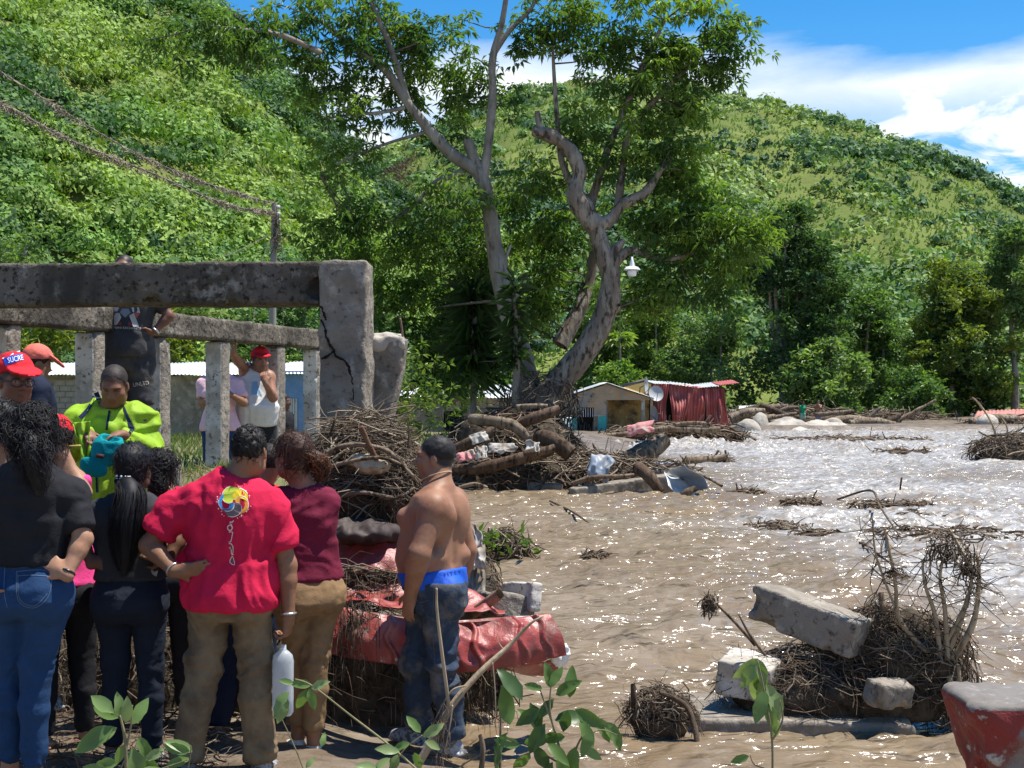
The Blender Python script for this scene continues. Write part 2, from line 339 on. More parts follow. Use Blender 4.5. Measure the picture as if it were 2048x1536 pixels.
# ================================================================== THE SETTING
def bankline(y):
    """x of the river's left edge at depth y"""
    return np.interp(y, [0, 6.5, 9, 10.5, 20, 30.3, 31.6, 33, 40, 55, 60, 66, 76, 81], [0.15, -0.15, -0.55, -1.0, -0.9, -0.9, 2.2, 3.2, 3.4, 4.6, 7.0, 10.0, 11.5, 60])
def ground_z(x, y):
    x = np.asarray(x, float); y = np.asarray(y, float); d = bankline(y) - x
    z = np.clip(d * 0.16, -0.7, 0.12) + 0.02 * np.clip(d, 0, 6)
    terr = sst(8.0, 9.4, y) * (1 - sst(17.5, 24, y)) * sst(0.35, 1.1, -0.55 - x)
    z = z * (1 - terr) + terr * 0.78
    z = z + 0.52 * np.exp(-(((x + 2.75) / 1.3) ** 2 + ((y - 13.15) / 0.75) ** 2)) * terr
    z = z + 0.25 * sst(25, 40, y) * sst(0, 3, d) * (1 - sst(58, 66, y)) + 0.30 * sst(82, 94, y) + 0.03 * fbm(np.stack([x, y, x * 0], -1), 0.9, 3, 4) * sst(-0.1, 0.5, d)
    return z
xs = np.unique(np.concatenate([np.linspace(-160, -20, 30), np.linspace(-20, -5, 30), np.linspace(-5, 5, 110), np.linspace(5, 70, 60), np.linspace(70, 260, 14)]))
ys = np.unique(np.concatenate([np.linspace(-20, 4, 10), np.linspace(4, 18, 120), np.linspace(18, 90, 80), np.linspace(90, 1200, 20)]))
X, Y = np.meshgrid(xs, ys); Z = ground_z(X, Y)
go = obj('ground', mesh('ground', np.stack([X, Y, Z], -1).reshape(-1, 3), grid_faces(len(ys), len(xs))), MATS['mud'], kind='structure')
tag(go, 'wet brown mud of the flooded river bank')
# drier grassy terrace of the ruined house, a sheet just over the mud
xs = np.linspace(-9, -1.35, 90); ys = np.linspace(9.5, 20, 110); X, Y = np.meshgrid(xs, ys)
obj('terrace', mesh('terrace', np.stack([X, Y, ground_z(X, Y) + 0.006], -1).reshape(-1, 3), grid_faces(len(ys), len(xs))), MATS['soil_grass'], kind='structure')
xs = np.linspace(-34, -1.9, 90); ys = np.linspace(19.0, 60, 60); X, Y = np.meshgrid(xs, ys)
obj('yard', mesh('yard', np.stack([X, Y, ground_z(X, Y) + 0.012], -1).reshape(-1, 3), grid_faces(len(ys), len(xs))), MATS['soil_grass'], kind='structure')
# ------------------------------------------------------------------ river
def wave_z(x, y):
    p = np.stack([x, y, np.zeros_like(x)], -1)
    g = np.random.default_rng(3); z = np.zeros_like(x)
    warp = fbm(p, 0.35, 2, 31) * 1.3
    for i in range(26):
        wl = 0.22 * 1.13 ** i; a = g.normal(1.25, 0.55); ph = g.uniform(0, 6.3); k = 2 * np.pi / wl
        s = np.sin(k * (np.cos(a) * (x + warp) + np.sin(a) * (y + 0.6 * warp)) + ph)
        z += (0.0085 * wl ** 0.60) * (1 - 2 * np.abs(s) ** 1.5 if i % 2 else s)
    band = lambda c, w: np.exp(-((y - c) / w) ** 2)
    tur = 0.15 + 1.3 * band(22.5, 2.3) * sst(3.0, 5.5, x) + 0.8 * band(30, 2.5) * sst(4, 7, x) + 1.6 * sst(44, 58, y) + 0.7 * band(14, 3.5) * sst(3.5, 5, x) + 0.45 * sst(3, 9, x) * sst(14, 26, y)
    tur = tur * (0.45 + 0.75 * np.clip(fbm(p, 0.16, 2, 77) + 0.6, 0, 1.6))
    rid = (1 - np.abs(vnoise(p * np.array([0.7, 1.6, 1]), 1.1, 8))) ** 2 * 0.6 + (1 - np.abs(vnoise(p * np.array([1, 1.7, 1]), 2.7, 9))) ** 2 * 0.34 + 0.22 * (1 - np.abs(vnoise(p * np.array([1, 1.5, 1]), 6.0, 10))) ** 2
    calm = sst(5.5, 9.0, y) * 0.75 + 0.25
    return z * calm + 0.19 * tur * (rid - 0.55), tur
def axis(parts): return np.unique(np.concatenate([np.linspace(*p) for p in parts]))
xs = axis([(-3.0, 6.5, 210), (6.5, 16, 130), (16, 32, 110), (32, 90, 30)]); ys = axis([(3.0, 6, 16), (6, 14, 130), (14, 30, 160), (30, 60, 120), (60, 92, 56)])
X, Y = np.meshgrid(xs, ys); Z, T = wave_z(X, Y)
keep = (ground_z(X, Y) < 0.16)
Fq = grid_faces(len(ys), len(xs)); Fq = Fq[keep.ravel()[Fq].any(1)]
used = np.unique(Fq); rem = np.full(X.size, -1); rem[used] = np.arange(len(used))
Vw = np.stack([X, Y, Z], -1).reshape(-1, 3)[used]
foam_sheen = np.clip(T.ravel()[used], 0, 1.6) / 1.6
wmat = bpy.data.materials.new('river_water'); wmat.use_nodes = True; n = wmat.node_tree.nodes; l = wmat.node_tree.links; b = n['Principled BSDF']
tcn = n.new('ShaderNodeTexCoord'); at = n.new('ShaderNodeAttribute'); at.attribute_name = 'tint'; sp = n.new('ShaderNodeSeparateColor'); l.new(at.outputs['Color'], sp.inputs[0])
def nz(scale, detail, st=(1, 1, 1), rough=0.6, dist=0.0):
    mp = n.new('ShaderNodeMapping'); mp.inputs['Scale'].default_value = st; l.new(tcn.outputs['Object'], mp.inputs[0])
    x = n.new('ShaderNodeTexNoise'); x.inputs['Scale'].default_value = scale; x.inputs['Detail'].default_value = detail; x.inputs['Roughness'].default_value = rough; x.inputs['Distortion'].default_value = dist
    l.new(mp.outputs[0], x.inputs['Vector']); return x.outputs['Fac']
def mrange(v, a, b_, c=0.0, d=1.0):
    m = n.new('ShaderNodeMapRange'); m.inputs[1].default_value = a; m.inputs[2].default_value = b_; m.inputs[3].default_value = c; m.inputs[4].default_value = d; l.new(v, m.inputs[0]); return m.outputs[0]
def mixc(f, a, c):
    m = n.new('ShaderNodeMixRGB')
    if isinstance(f, float): m.inputs[0].default_value = f
    else: l.new(f, m.inputs[0])
    for i, v in ((1, a), (2, c)):
        if isinstance(v, tuple): m.inputs[i].default_value = (*v, 1)
        else: l.new(v, m.inputs[i])
    return m.outputs[0]
c0 = mixc(mrange(nz(0.35, 4, (1, 2, 1)), .35, .7), (0.175, 0.125, 0.075), (0.225, 0.170, 0.108))
c1 = mixc(mrange(nz(2.2, 7, (1, 2.2, 1), .7, .6), .52, .68, 0, .4), c0, (0.31, 0.265, 0.20))
mm = n.new('ShaderNodeMath'); mm.operation = 'MULTIPLY'; l.new(mrange(nz(3.2, 8, (1, 2.0, 1), .72, 1.0), .36, .58), mm.inputs[0]); l.new(mrange(sp.outputs[0], 0.10, 0.45), mm.inputs[1])
c2 = mixc(mm.outputs[0], c1, (0.40, 0.39, 0.37))  # real foam, widened over far water to paint in the pale sky sheen
mm2 = n.new('ShaderNodeMath'); mm2.operation = 'MULTIPLY'; l.new(mrange(nz(2.4, 8, (0.8, 3.0, 1), .75, 1.4), .60, .67), mm2.inputs[0]); l.new(mrange(sp.outputs[0], 0.25, 0.8), mm2.inputs[1])
c3 = mixc(mm2.outputs[0], c2, (0.09, 0.07, 0.05))
l.new(c3, b.inputs['Base Color']); b.inputs['IOR'].default_value = 1.34; b.inputs['Specular IOR Level'].default_value = 0.6
l.new(mrange(mm.outputs[0], 0, 1, 0.17, 0.30), b.inputs['Roughness'])
prev = None
for sc, st, stv in ((1.5, 0.65, (1, 2.6, 1)), (5.0, 0.45, (1, 2.3, 1)), (17.0, 0.16, (1, 1.8, 1))):
    bp = n.new('ShaderNodeBump'); bp.inputs['Strength'].default_value = st; bp.inputs['Distance'].default_value = 0.55 / sc; l.new(nz(sc, 2, stv, .5, .5), bp.inputs['Height'])
    if prev: l.new(prev, bp.inputs['Normal'])
    prev = bp.outputs[0]
l.new(prev, b.inputs['Normal'])
wo = obj('river', mesh('river', Vw, rem[Fq], np.stack([foam_sheen] * 3, -1)), wmat, kind='structure'); tag(wo, 'churning brown flood water of the river')
# ------------------------------------------------------------------ hills
def hill(name, rx, ry, df, dr, nx, nv, gul, seed, label):
    """slope rising from its foot to a ridge; returns a function giving points on it"""
    def at(px, t):
        px = np.asarray(px, float); t = np.asarray(t, float)
        foot = df(px); top = dr(px); Yd = foot + (top - foot) * t
        zr = CH + (HY - np.interp(px, rx, ry)) / F * top
        x = (px - 1024) / F * (foot * 0.45 + Yd * 0.55) * 1.0
        x = (px - 1024) / F * Yd
        p = np.stack([x, Yd, 0 * x], -1)
        prof = t ** 0.92
        z = 0.2 + (zr - 0.2) * prof
        amp = gul * (zr / 40.0) * np.sin(np.pi * np.clip(t, 0, 1)) ** 0.7
        z = z + amp * (fbm(p * np.array([1.0, 0.45, 1]), 0.022, 4, seed) - 0.1) + 0.35 * gul * fbm(p, 0.11, 3, seed + 9) * np.minimum(1, t * 4)
        return np.stack([x, Yd, z], -1)
    u = np.linspace(rx[0], rx[-1], nx); v = np.concatenate([np.linspace(0, 1, nv), [1.15, 1.4]])
    PX, TT = np.meshgrid(u, v); P = at(PX, np.minimum(TT, 1))
    back = TT > 1; P[..., 1] += np.where(back, (TT - 1) * 180, 0); P[..., 2] -= np.where(back, (TT - 1) * P[..., 2] * 1.6, 0); P[..., 0] *= 1
    o = obj(name, mesh(name, P.reshape(-1, 3), grid_faces(len(v), len(u))), MATS['hill_ground'], kind='structure'); tag(o, label)
    return at
LX = [-1700, -900, -300, 0, 250, 420, 520, 590, 680, 780, 880, 1000, 1150]; LY = [-420, -420, -330, -240, -120, -10, 92, 172, 292, 400, 500, 620, 760]
hill_l = hill('hill_left', LX, LY, lambda p: np.interp(p, [-1700, 0, 600, 1150], [62, 72, 92, 120]), lambda p: np.interp(p, [-1700, 0, 600, 1150], [200, 215, 235, 250]), 150, 70, 3.5, 11, 'steep green wooded hillside')
RX = [400, 700, 850, 950, 1050, 1150, 1250, 1350, 1440, 1560, 1700, 1850, 2048, 2300, 2700, 3400]; RY = [520, 345, 262, 215, 180, 165, 170, 178, 190, 204, 246, 306, 394, 500, 600, 660]
hill_r = hill('hill_right', RX, RY, lambda p: np.full_like(np.asarray(p, float), 135.0) , lambda p: np.interp(p, [400, 1100, 2048, 3400], [430, 430, 400, 380]), 220, 80, 3.0, 23, 'grassy green hill beyond the river trees')
# ------------------------------------------------------------------ leaves
def tri_mesh(name, P, A, Nn, ln, wd, tint):
    """one small triangle per leaf clump, facing Nn"""
    Nn = Nn / (np.linalg.norm(Nn, axis=1, keepdims=True) + 1e-9); A = A - Nn * (A * Nn).sum(1, keepdims=True); A /= np.linalg.norm(A, axis=1, keepdims=True) + 1e-9; Sd = np.cross(A, Nn); ln = np.asarray(ln)[:, None]; wd = np.asarray(wd)[:, None]
    V = np.stack([P - A * ln * .4 + Sd * wd * .55, P + A * ln * .6, P - A * ln * .3 - Sd * wd * .55], 1).reshape(-1, 3)
    return mesh(name, V, np.arange(len(V)).reshape(-1, 3), np.repeat(tint, 3, axis=0), smooth=False)
def leaf_mesh(name, P, A, Nn, ln, wd, tint, fold=0.35, droop=0.0):
    """thin folded diamond leaves: P base, A axis, Nn side reference, ln length, wd width"""
    A = A / (np.linalg.norm(A, axis=1, keepdims=True) + 1e-9); Sd = np.cross(A, Nn); Sd /= np.linalg.norm(Sd, axis=1, keepdims=True) + 1e-9
    U = np.cross(Sd, A); ln = np.asarray(ln)[:, None]; wd = np.asarray(wd)[:, None]
    mid = P + A * ln * 0.45; up = U * wd * fold
    tip = P + A * ln - np.array([0, 0, 1.0]) * ln * droop
    V = np.stack([P, mid + Sd * wd * 0.5 + up, tip, mid - Sd * wd * 0.5 + up], 1).reshape(-1, 3)
    i = np.arange(len(P))[:, None] * 4
    T = np.vstack([i + np.array([[0, 1, 2]]), i + np.array([[0, 2, 3]])])
    return mesh(name, V, T, np.repeat(tint, 4, axis=0), smooth=False)
def rdir(n, g=rng):
    v = g.normal(size=(n, 3)); return v / (np.linalg.norm(v, axis=1, keepdims=True) + 1e-9)
def crowns(P, r, q, size, tint, g, flat=0.8, jitter=0.35):
    """clumps of leaf cards on domes: P centres, r radii, q cards each"""
    m = len(P); idx = np.repeat(np.arange(m), q); n = len(idx); d = rdir(n, g); d[:, 2] = np.where(d[:, 2] < -0.15, -d[:, 2] * 0.6, d[:, 2])
    lob = 1 + 0.34 * vnoise(d * 2.3 + P[idx] * 0.37, 1.0, 5) + 0.22 * vnoise(d * 5.1 + P[idx], 1.0, 6)
    rad = r[idx] * lob * (1 - jitter * g.random(n) ** 2)
    C = P[idx] + d * rad[:, None] * np.array([1, 1, flat])
    A = rdir(n, g) + np.array([0, 0, -.3]); Nn = d + rdir(n, g) * 0.55 + np.array([0, 0, .15])
    t = tint[idx] * (0.72 + 0.56 * g.random((n, 1))) 
    return C, A, Nn, size[idx] * g.uniform(0.7, 1.35, n), t
GREENS = np.array([[0.045, 0.095, 0.022], [0.075, 0.14, 0.028], [0.125, 0.20, 0.035], [0.19, 0.25, 0.045], [0.085, 0.15, 0.055], [0.05, 0.11, 0.04]])
def hill_cover(name, at, n, pxr, tr, rr, q, sz, seed, label, pal, grass=0.0):
    g = np.random.default_rng(seed); px = g.uniform(*pxr, n); t = g.uniform(tr[0], tr[1], n) ** 0.8; P = at(px, t)
    m = 1.25 * fbm(P, 0.028, 3, seed) + 0.32 * g.normal(size=n)
    if grass:   # open grassy streaks
        k = ~((fbm(P * np.array([1, .5, 1]), 0.016, 3, seed + 2) > grass) & (g.random(n) < 0.88)); px, t, P, m = px[k], t[k], P[k], m[k]
    n = len(P)
    ci = np.clip(((m + 0.75) / 1.5 * len(pal)).astype(int), 0, len(pal) - 1); tint = pal[ci] * g.uniform(0.78, 1.25, (n, 1))
    r = rr[0] + (rr[1] - rr[0]) * g.random(n) ** 1.8; r *= np.interp(t, [0, 1], [1.15, 0.85]); P[:, 2] += r * 0.35
    C, A, Nn, s, tn = crowns(P, r, q, np.full(n, sz) * np.interp(P[:, 1], [70, 130, 250, 450], [0.52, .72, 1, 1.3]), tint, g)
    o = obj(name, tri_mesh(name, C, A, Nn, s * 1.25, s * 1.1, tn), MATS['hill_leaf'], kind='stuff'); return tag(o, label)
palL = np.array([[0.030, 0.078, 0.028], [0.048, 0.115, 0.032], [0.085, 0.175, 0.036], [0.135, 0.245, 0.042], [0.20, 0.295, 0.055]])
palR = np.array([[0.045, 0.105, 0.045], [0.062, 0.135, 0.05], [0.095, 0.18, 0.055], [0.15, 0.25, 0.07], [0.215, 0.295, 0.09]])
hill_cover('hill_woodland', hill_l, 1500, (-500, 1000), (0.08, 1.0), (1.1, 4.0), 215, 0.45, 41, 'dense green woodland covering the steep left hillside', palL)
hill_cover('hill_woodland', hill_l, 360, (-220, 1000), (0.0, 0.14), (1.2, 2.9), 520, 0.43, 52, 'green trees crowding the foot of the left hillside', palL[1:])
hill_cover('hill_scrub', hill_r, 13000, (600, 2350), (0.0, 1.0), (0.9, 3.2), 30, 0.68, 43, 'low green scrub covering the far hill', palR, 0.12)
g = np.random.default_rng(4)
px = g.uniform(600, 2350, 34000); t = g.random(34000); P = hill_r(px, t)
tn = np.array([0.19, 0.275, 0.09]) * g.uniform(0.75, 1.2, (len(P), 1))
o = obj('hill_grass', leaf_mesh('hill_grass', P - [0, 0, .2], rdir(len(P), g) * 0.6 + [0, -.2, 1.0], rdir(len(P), g), np.full(len(P), 0.95) * g.uniform(.6, 1.2, len(P)), np.full(len(P), 0.5), tn), MATS['hill_leaf'], kind='stuff'); tag(o, 'pale green grass on the far hill')
# brown landslip scar with dry shrubs on the far hill
px = np.concatenate([g.normal(765, 28, 380), g.normal(1235, 30, 150)]); t = np.concatenate([g.normal(0.60, 0.05, 380), g.uniform(.92, 1, 150)])
P = hill_r(px, np.clip(t, 0, 1)); n_ = len(P); C, A, Nn, s, tn = crowns(P, np.full(n_, 1.6), 16, np.full(n_, 1.2), np.tile([0.13, 0.10, 0.075], (n_, 1)), g)
o = obj('dry_scrub', leaf_mesh('dry_scrub', C, A + [0, 0, .8], Nn, s, s * 0.3, tn), MATS['hill_leaf'], kind='stuff'); tag(o, 'brown dry scrub scar on the far hill')
# ------------------------------------------------------------------ trees
def bez(P, n):
    P = np.asarray(P, float); m = len(P); t = np.linspace(0, m - 1, n); i = np.clip(t.astype(int), 0, m - 2); f = (t - i)[:, None]
    p0 = P[np.clip(i - 1, 0, m - 1)]; p1 = P[i]; p2 = P[i + 1]; p3 = P[np.clip(i + 2, 0, m - 1)]
    return 0.5 * (2 * p1 + (p2 - p0) * f + (2 * p0 - 5 * p1 + 4 * p2 - p3) * f ** 2 + (3 * p1 - p0 - 3 * p2 + p3) * f ** 3)
def limb(mb, P, r, k=10, n=None, knob=0.0, seed=0, c=(1, 1, 1)):
    n = n or max(8, len(P) * 5); Q = bez(P, n); rr = np.interp(np.linspace(0, 1, n), np.linspace(0, 1, len(r)), r)
    if knob: rr = rr * (1 + knob * vnoise(Q * 1.0, 2.2, seed) + 0.5 * knob * vnoise(Q, 6.0, seed + 1)); Q = Q + 0.4 * knob * rr[:, None] * np.stack([vnoise(Q, 1.7, seed + i) for i in (3, 4, 5)], -1)
    mb.tube(Q, rr, k, c); return Q
def tree(name, label, base, limbs, clumps, leaf=(0.17, 0.05), nleaf=1.0, tints=((0.035, 0.075, 0.016), (0.075, 0.135, 0.022)), bark='bark_grey', seed=1, group=None, sub=0.55, whorl=9, card=False, knob=0.08, sides=10, cat='tree', twig=True, extra=None):
    g = np.random.default_rng(seed); t = thing(name, label, cat, base, 0, group); b = np.asarray(base, float)
    tm = MB(); LP = []
    for i, lb in enumerate(limbs):
        LP.append(limb(tm, np.asarray(lb[0]) - b, lb[1], sides, knob=lb[2] if len(lb) > 2 else knob, seed=seed + 7 * i))
    if extra: extra(tm, b)
    LPa = np.vstack(LP) if LP else np.zeros((1, 3))
    Pp, Aa, Nn, Tt = [], [], [], []
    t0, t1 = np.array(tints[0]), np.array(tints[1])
    for c, r, dens in clumps:
        c = np.asarray(c) - b; r = np.asarray(r, float); ns = max(3, int(dens * nleaf * (r[0] * r[1] * r[2]) ** (2 / 3) / sub ** 2 * 5.6))
        d = rdir(ns, g) * (0.35 + 0.65 * g.random((ns, 1)) ** 0.45); sc = c + d * r
        for q in range(ns):
            p = sc[q]; k = max(4, int(g.integers(7, 13)))
            if twig and g.random() < 0.5:
                near = LPa[np.argmin(((LPa - p) ** 2).sum(1) + 0.6 * np.maximum(LPa[:, 2] - p[2] + 0.3, 0) ** 2)]; mid = (near + p) / 2 + g.normal(0, 0.12, 3) * np.linalg.norm(p - near)
                ln_ = np.linalg.norm(p - near)
                if ln_ < 1.5 or g.random() < .12: tm.tube(bez([near, mid, p], 6), np.linspace(min(0.012 + 0.010 * ln_, 0.05), 0.008, 6), 4, (0.55, 0.55, 0.5), cap=False)
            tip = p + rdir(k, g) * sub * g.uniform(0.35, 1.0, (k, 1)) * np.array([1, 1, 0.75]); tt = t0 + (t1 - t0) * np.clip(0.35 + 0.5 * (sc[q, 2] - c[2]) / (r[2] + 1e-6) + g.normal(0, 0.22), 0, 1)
            idx = np.repeat(np.arange(k), whorl); m = len(idx)
            out_ = rdir(m, g); out_[:, 2] = out_[:, 2] * 0.6 - (0.35 if not card else 0.0)
            Pp.append(tip[idx] + out_ * leaf[0] * 0.25); Aa.append(out_); Nn.append(np.array([0, 0, 1.0]) + rdir(m, g) * 0.35 if not card else (lambda q_: q_ / (np.linalg.norm(q_, axis=1, keepdims=True) + 1e-6))(tip[idx] - c) + np.array([0, 0, .35]) + rdir(m, g) * .5); Tt.append(tt * g.uniform(0.75, 1.3, (m, 1)))
    if LP: obj('trunk', tm.mesh('trunk'), MATS[bark], t)
    if Pp:
        Pp = np.vstack(Pp); Aa = np.vstack(Aa); Nn = np.vstack(Nn); Tt = np.vstack(Tt); n = len(Pp)
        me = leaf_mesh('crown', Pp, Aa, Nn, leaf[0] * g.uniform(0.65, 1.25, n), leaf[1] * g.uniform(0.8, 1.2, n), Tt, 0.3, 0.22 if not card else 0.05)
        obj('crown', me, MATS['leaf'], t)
    return t
TY = 33.0; s86 = F / TY
def wl(pts, Y=TY): return [W(p[0], p[1], Y + (p[2] if len(p) > 2 else 0)) for p in pts]
def cl(px, py, rx, ry, dens=1.0, dy=0.0, Y=TY):
    c = W(px, py, Y + dy); return (c, (rx / F * (Y + dy), 0.8 * (rx + ry) / 2 / F * Y, ry / F * (Y + dy)), dens)
# left, smooth grey trunk
limA = [(wl([(1062, 830), (1058, 770), (1040, 700), (1012, 600), (990, 500), (978, 420), (960, 350), (905, 310), (860, 262), (815, 205), (770, 140), (700, 90), (640, 40)]), [.34, .29, .26, .24, .21, .18, .17, .15, .13, .11, .09, .07, .05]),
        (wl([(965, 360), (975, 300), (985, 200), (985, 120), (1005, 40), (1020, -60)]), [.14, .11, .10, .09, .07, .05]), (wl([(985, 110), (1020, 60), (1060, 20), (1090, -40)]), [.08, .06, .05, .03]),
        (wl([(815, 205), (800, 150), (775, 80), (745, 10), (730, -60)]), [.10, .08, .07, .06, .04]), (wl([(960, 350), (945, 310), (935, 280)]), [.15, .13, .11]),
        (wl([(925, 345), (880, 360), (855, 380), (840, 400)]), [.09, .07, .05, .03]), (wl([(640, 105, -1), (560, 70, -2), (480, 60, -2.4), (400, 50, -2.5)]), [.07, .06, .05, .03]), (wl([(1000, 560), (1010, 520), (1022, 490)]), [.07, .05, .03]),
        (wl([(810, 215), (760, 225), (700, 230), (640, 240)]), [.05, .04, .03, .02]), (wl([(850, 265), (780, 285), (700, 315), (640, 350)]), [.045, .035, .028, .02])]
clA = [cl(330, 75, 55, 45, 1, -2.4), cl(430, 85, 75, 55, 1.1, -2.5), cl(490, 40, 60, 50, 1, -2.2), cl(510, 105, 25, 30, .9, -2.4), cl(590, 20, 80, 60, 1, -1), cl(640, 110, 70, 80, 1), cl(730, 60, 70, 90, 1.2), cl(690, 190, 70, 50, 1), cl(640, 215, 75, 35, .8, -.5), cl(790, 100, 80, 90, 1.1, 1), cl(860, 60, 70, 70, 1, .5), cl(850, 180, 90, 60, 1.1, 1), cl(930, 130, 50, 70, .9), cl(960, 200, 60, 60, .9, .5), cl(760, 240, 80, 40, .9, 1), cl(890, 260, 70, 35, .9, .5),
       cl(690, 300, 55, 50, .8), cl(665, 365, 45, 50, .8), cl(680, 430, 80, 35, .9), cl(620, 470, 45, 30, .8), cl(760, 440, 80, 45, 1, .6), cl(840, 450, 70, 45, .8, 1.2), cl(910, 400, 60, 60, 1, -.6), cl(930, 450, 60, 60, 1, 1), cl(760, 530, 110, 60, 1.3, 1.6), cl(880, 530, 100, 80, 1.3, 1.6), cl(700, 560, 70, 50, 1.1, 2), cl(960, 570, 50, 70, 1, 1.6), cl(830, 620, 110, 55, 1.2, 2), cl(900, 680, 80, 55, 1.0, 2), cl(930, 760, 80, 40, .9, 0.6), cl(870, 740, 50, 40, .8, 1)]
tree('broadleaf_tree', 'tall tree with smooth pale grey leaning trunk rising from the debris island', W(1062, 840, TY), limA, clA, (0.20, 0.058), .95, ((0.05, 0.11, 0.026), (0.18, 0.28, 0.05)), 'bark_grey', 3)
# right, gnarled and lopped
limB = [(wl([(1085, 830, -.6), (1105, 780, -.6), (1150, 725, -.6), (1190, 670, -.6), (1213, 620, -.6), (1222, 560, -.6), (1205, 500, -.6), (1190, 450, -.6)]), [.46, .36, .30, .28, .26, .22, .20, .22], .14),
        (wl([(1192, 455, -.6), (1170, 425, -.6), (1150, 385, -.6), (1160, 345, -.6), (1140, 300, -.6), (1105, 275, -.6), (1065, 262, -.6)]), [.24, .22, .21, .19, .18, .16, .10], .22),
        (wl([(1085, 268, -.6), (1078, 245, -.6), (1074, 222, -.6)]), [.11, .09, .06], .2), (wl([(1190, 450, -.6), (1220, 440, -.6), (1245, 410, -.6), (1290, 385, -.6), (1322, 335, -.6)]), [.17, .13, .11, .13, .08], .2),
        (wl([(1215, 520, -.6), (1235, 495, -.6), (1248, 480, -.6)]), [.17, .11, .05], .25), (wl([(1218, 535, -.6), (1250, 505, -.6), (1275, 498, -.6)]), [.16, .10, .05], .25), (wl([(1212, 625, -.6), (1232, 618, -.6), (1238, 610, -.8)]), [.16, .09, .03], .2),
        (wl([(1175, 430), (1190, 380), (1215, 300), (1250, 220), (1290, 120), (1330, 40)]), [.12, .10, .09, .07, .06, .04]), (wl([(1235, 420), (1245, 340), (1262, 260), (1330, 180), (1400, 110)]), [.11, .09, .07, .06, .04]),
        (wl([(1150, 380), (1130, 340), (1120, 300), (1110, 180), (1105, 90)]), [.10, .08, .07, .05, .03]), (wl([(1270, 500), (1330, 520), (1400, 500), (1460, 470)]), [.07, .06, .05, .03]),
        (wl([(1120, 690, 1.6), (1155, 625, 1.8), (1175, 570, 2), (1190, 500, 2)]), [.22, .2, .17, .12])]
clB = [cl(1090, 40, 90, 60, 1.1), cl(1190, 60, 90, 75, 1.2), cl(1290, 60, 90, 80, 1.2), cl(1390, 60, 90, 75, 1.2), cl(1455, 60, 50, 60, 1), cl(1475, 120, 50, 35, 1), cl(1400, 130, 90, 50, 1.2), cl(1310, 150, 80, 55, 1.2), cl(1230, 150, 50, 35, .8), cl(1340, 200, 90, 30, 1), cl(1070, 110, 50, 40, .9), cl(1170, 240, 60, 40, 1), cl(1250, 250, 60, 50, 1.1), cl(1330, 260, 60, 50, 1.1), cl(1390, 250, 40, 40, 1), cl(1210, 320, 60, 50, 1), cl(1300, 330, 70, 50, 1), cl(1380, 320, 50, 50, 1),
       cl(1340, 400, 90, 60, 1.2), cl(1420, 390, 60, 60, 1.1), cl(1460, 440, 60, 50, 1.1, -.8), cl(1500, 470, 40, 50, 1, -.8), cl(1440, 500, 80, 60, 1.2), cl(1350, 480, 90, 60, 1.2), cl(1380, 560, 100, 50, 1.2), cl(1320, 570, 60, 45, 1.1), cl(1460, 560, 45, 40, 1), cl(1040, 350, 40, 40, .6), cl(1050, 410, 60, 60, 1, .5), cl(1110, 360, 40, 50, .9, .8), cl(1120, 450, 60, 60, 1.1, 1.2), cl(1070, 510, 70, 60, 1.2, 1.5), cl(1120, 560, 60, 60, 1.2, 1.8), cl(1060, 620, 60, 50, 1.1, 1.6), cl(1270, 430, 60, 45, 1, .8), cl(1300, 620, 40, 25, .7)]
tree('broadleaf_tree', 'gnarled twisted tree with lopped stub limbs and a hanging lamp beside it', W(1090, 840, TY - .6), limB, clB, (0.20, 0.058), 1.0, ((0.052, 0.115, 0.026), (0.22, 0.33, 0.045)), 'bark_rough', 4)
# spiky understorey palms beneath the left trunk
def spiky(name, label, base, h, n, ln, seed):
    g = np.random.default_rng(seed); t = thing(name, label, 'plant', base); mb = MB(); mb.tube(bez([(0, 0, -.3), (.05, 0, h * .5), (0, 0, h)], 8), np.linspace(.10, .07, 8), 6); obj('stem', mb.mesh('stem'), MATS['bark_grey'], t)
    a = g.uniform(0, 6.28, n); e = g.uniform(-.5, 1.1, n); z = g.uniform(h * .25, h, n); A = np.stack([np.cos(a) * np.cos(e), np.sin(a) * np.cos(e), np.sin(e)], -1); P = np.stack([0 * a, 0 * a, z], -1)
    tn = np.array([0.05, 0.09, 0.03]) * g.uniform(.6, 1.5, (n, 1)); obj('leaves', leaf_mesh('leaves', P, A, np.tile([0, 0, 1.0], (n, 1)), np.full(n, ln) * g.uniform(.7, 1.2, n), np.full(n, .075), tn, .3, .25), MATS['leaf'], t, kind='stuff')
spiky('spiky_plant', 'tall spiky long leaved plant under the smooth grey trunk', W(945, 820, 34), 2.9, 420, 1.0, 1)
spiky('spiky_plant', 'spiky long leaved plant beside the zinc roofed grey house', W(880, 815, 36), 1.6, 260, .9, 2)
spiky('spiky_plant', 'narrow spiky plant climbing in front of the smooth grey trunk', W(1030, 790, 32.0), 2.6, 240, .55, 3)
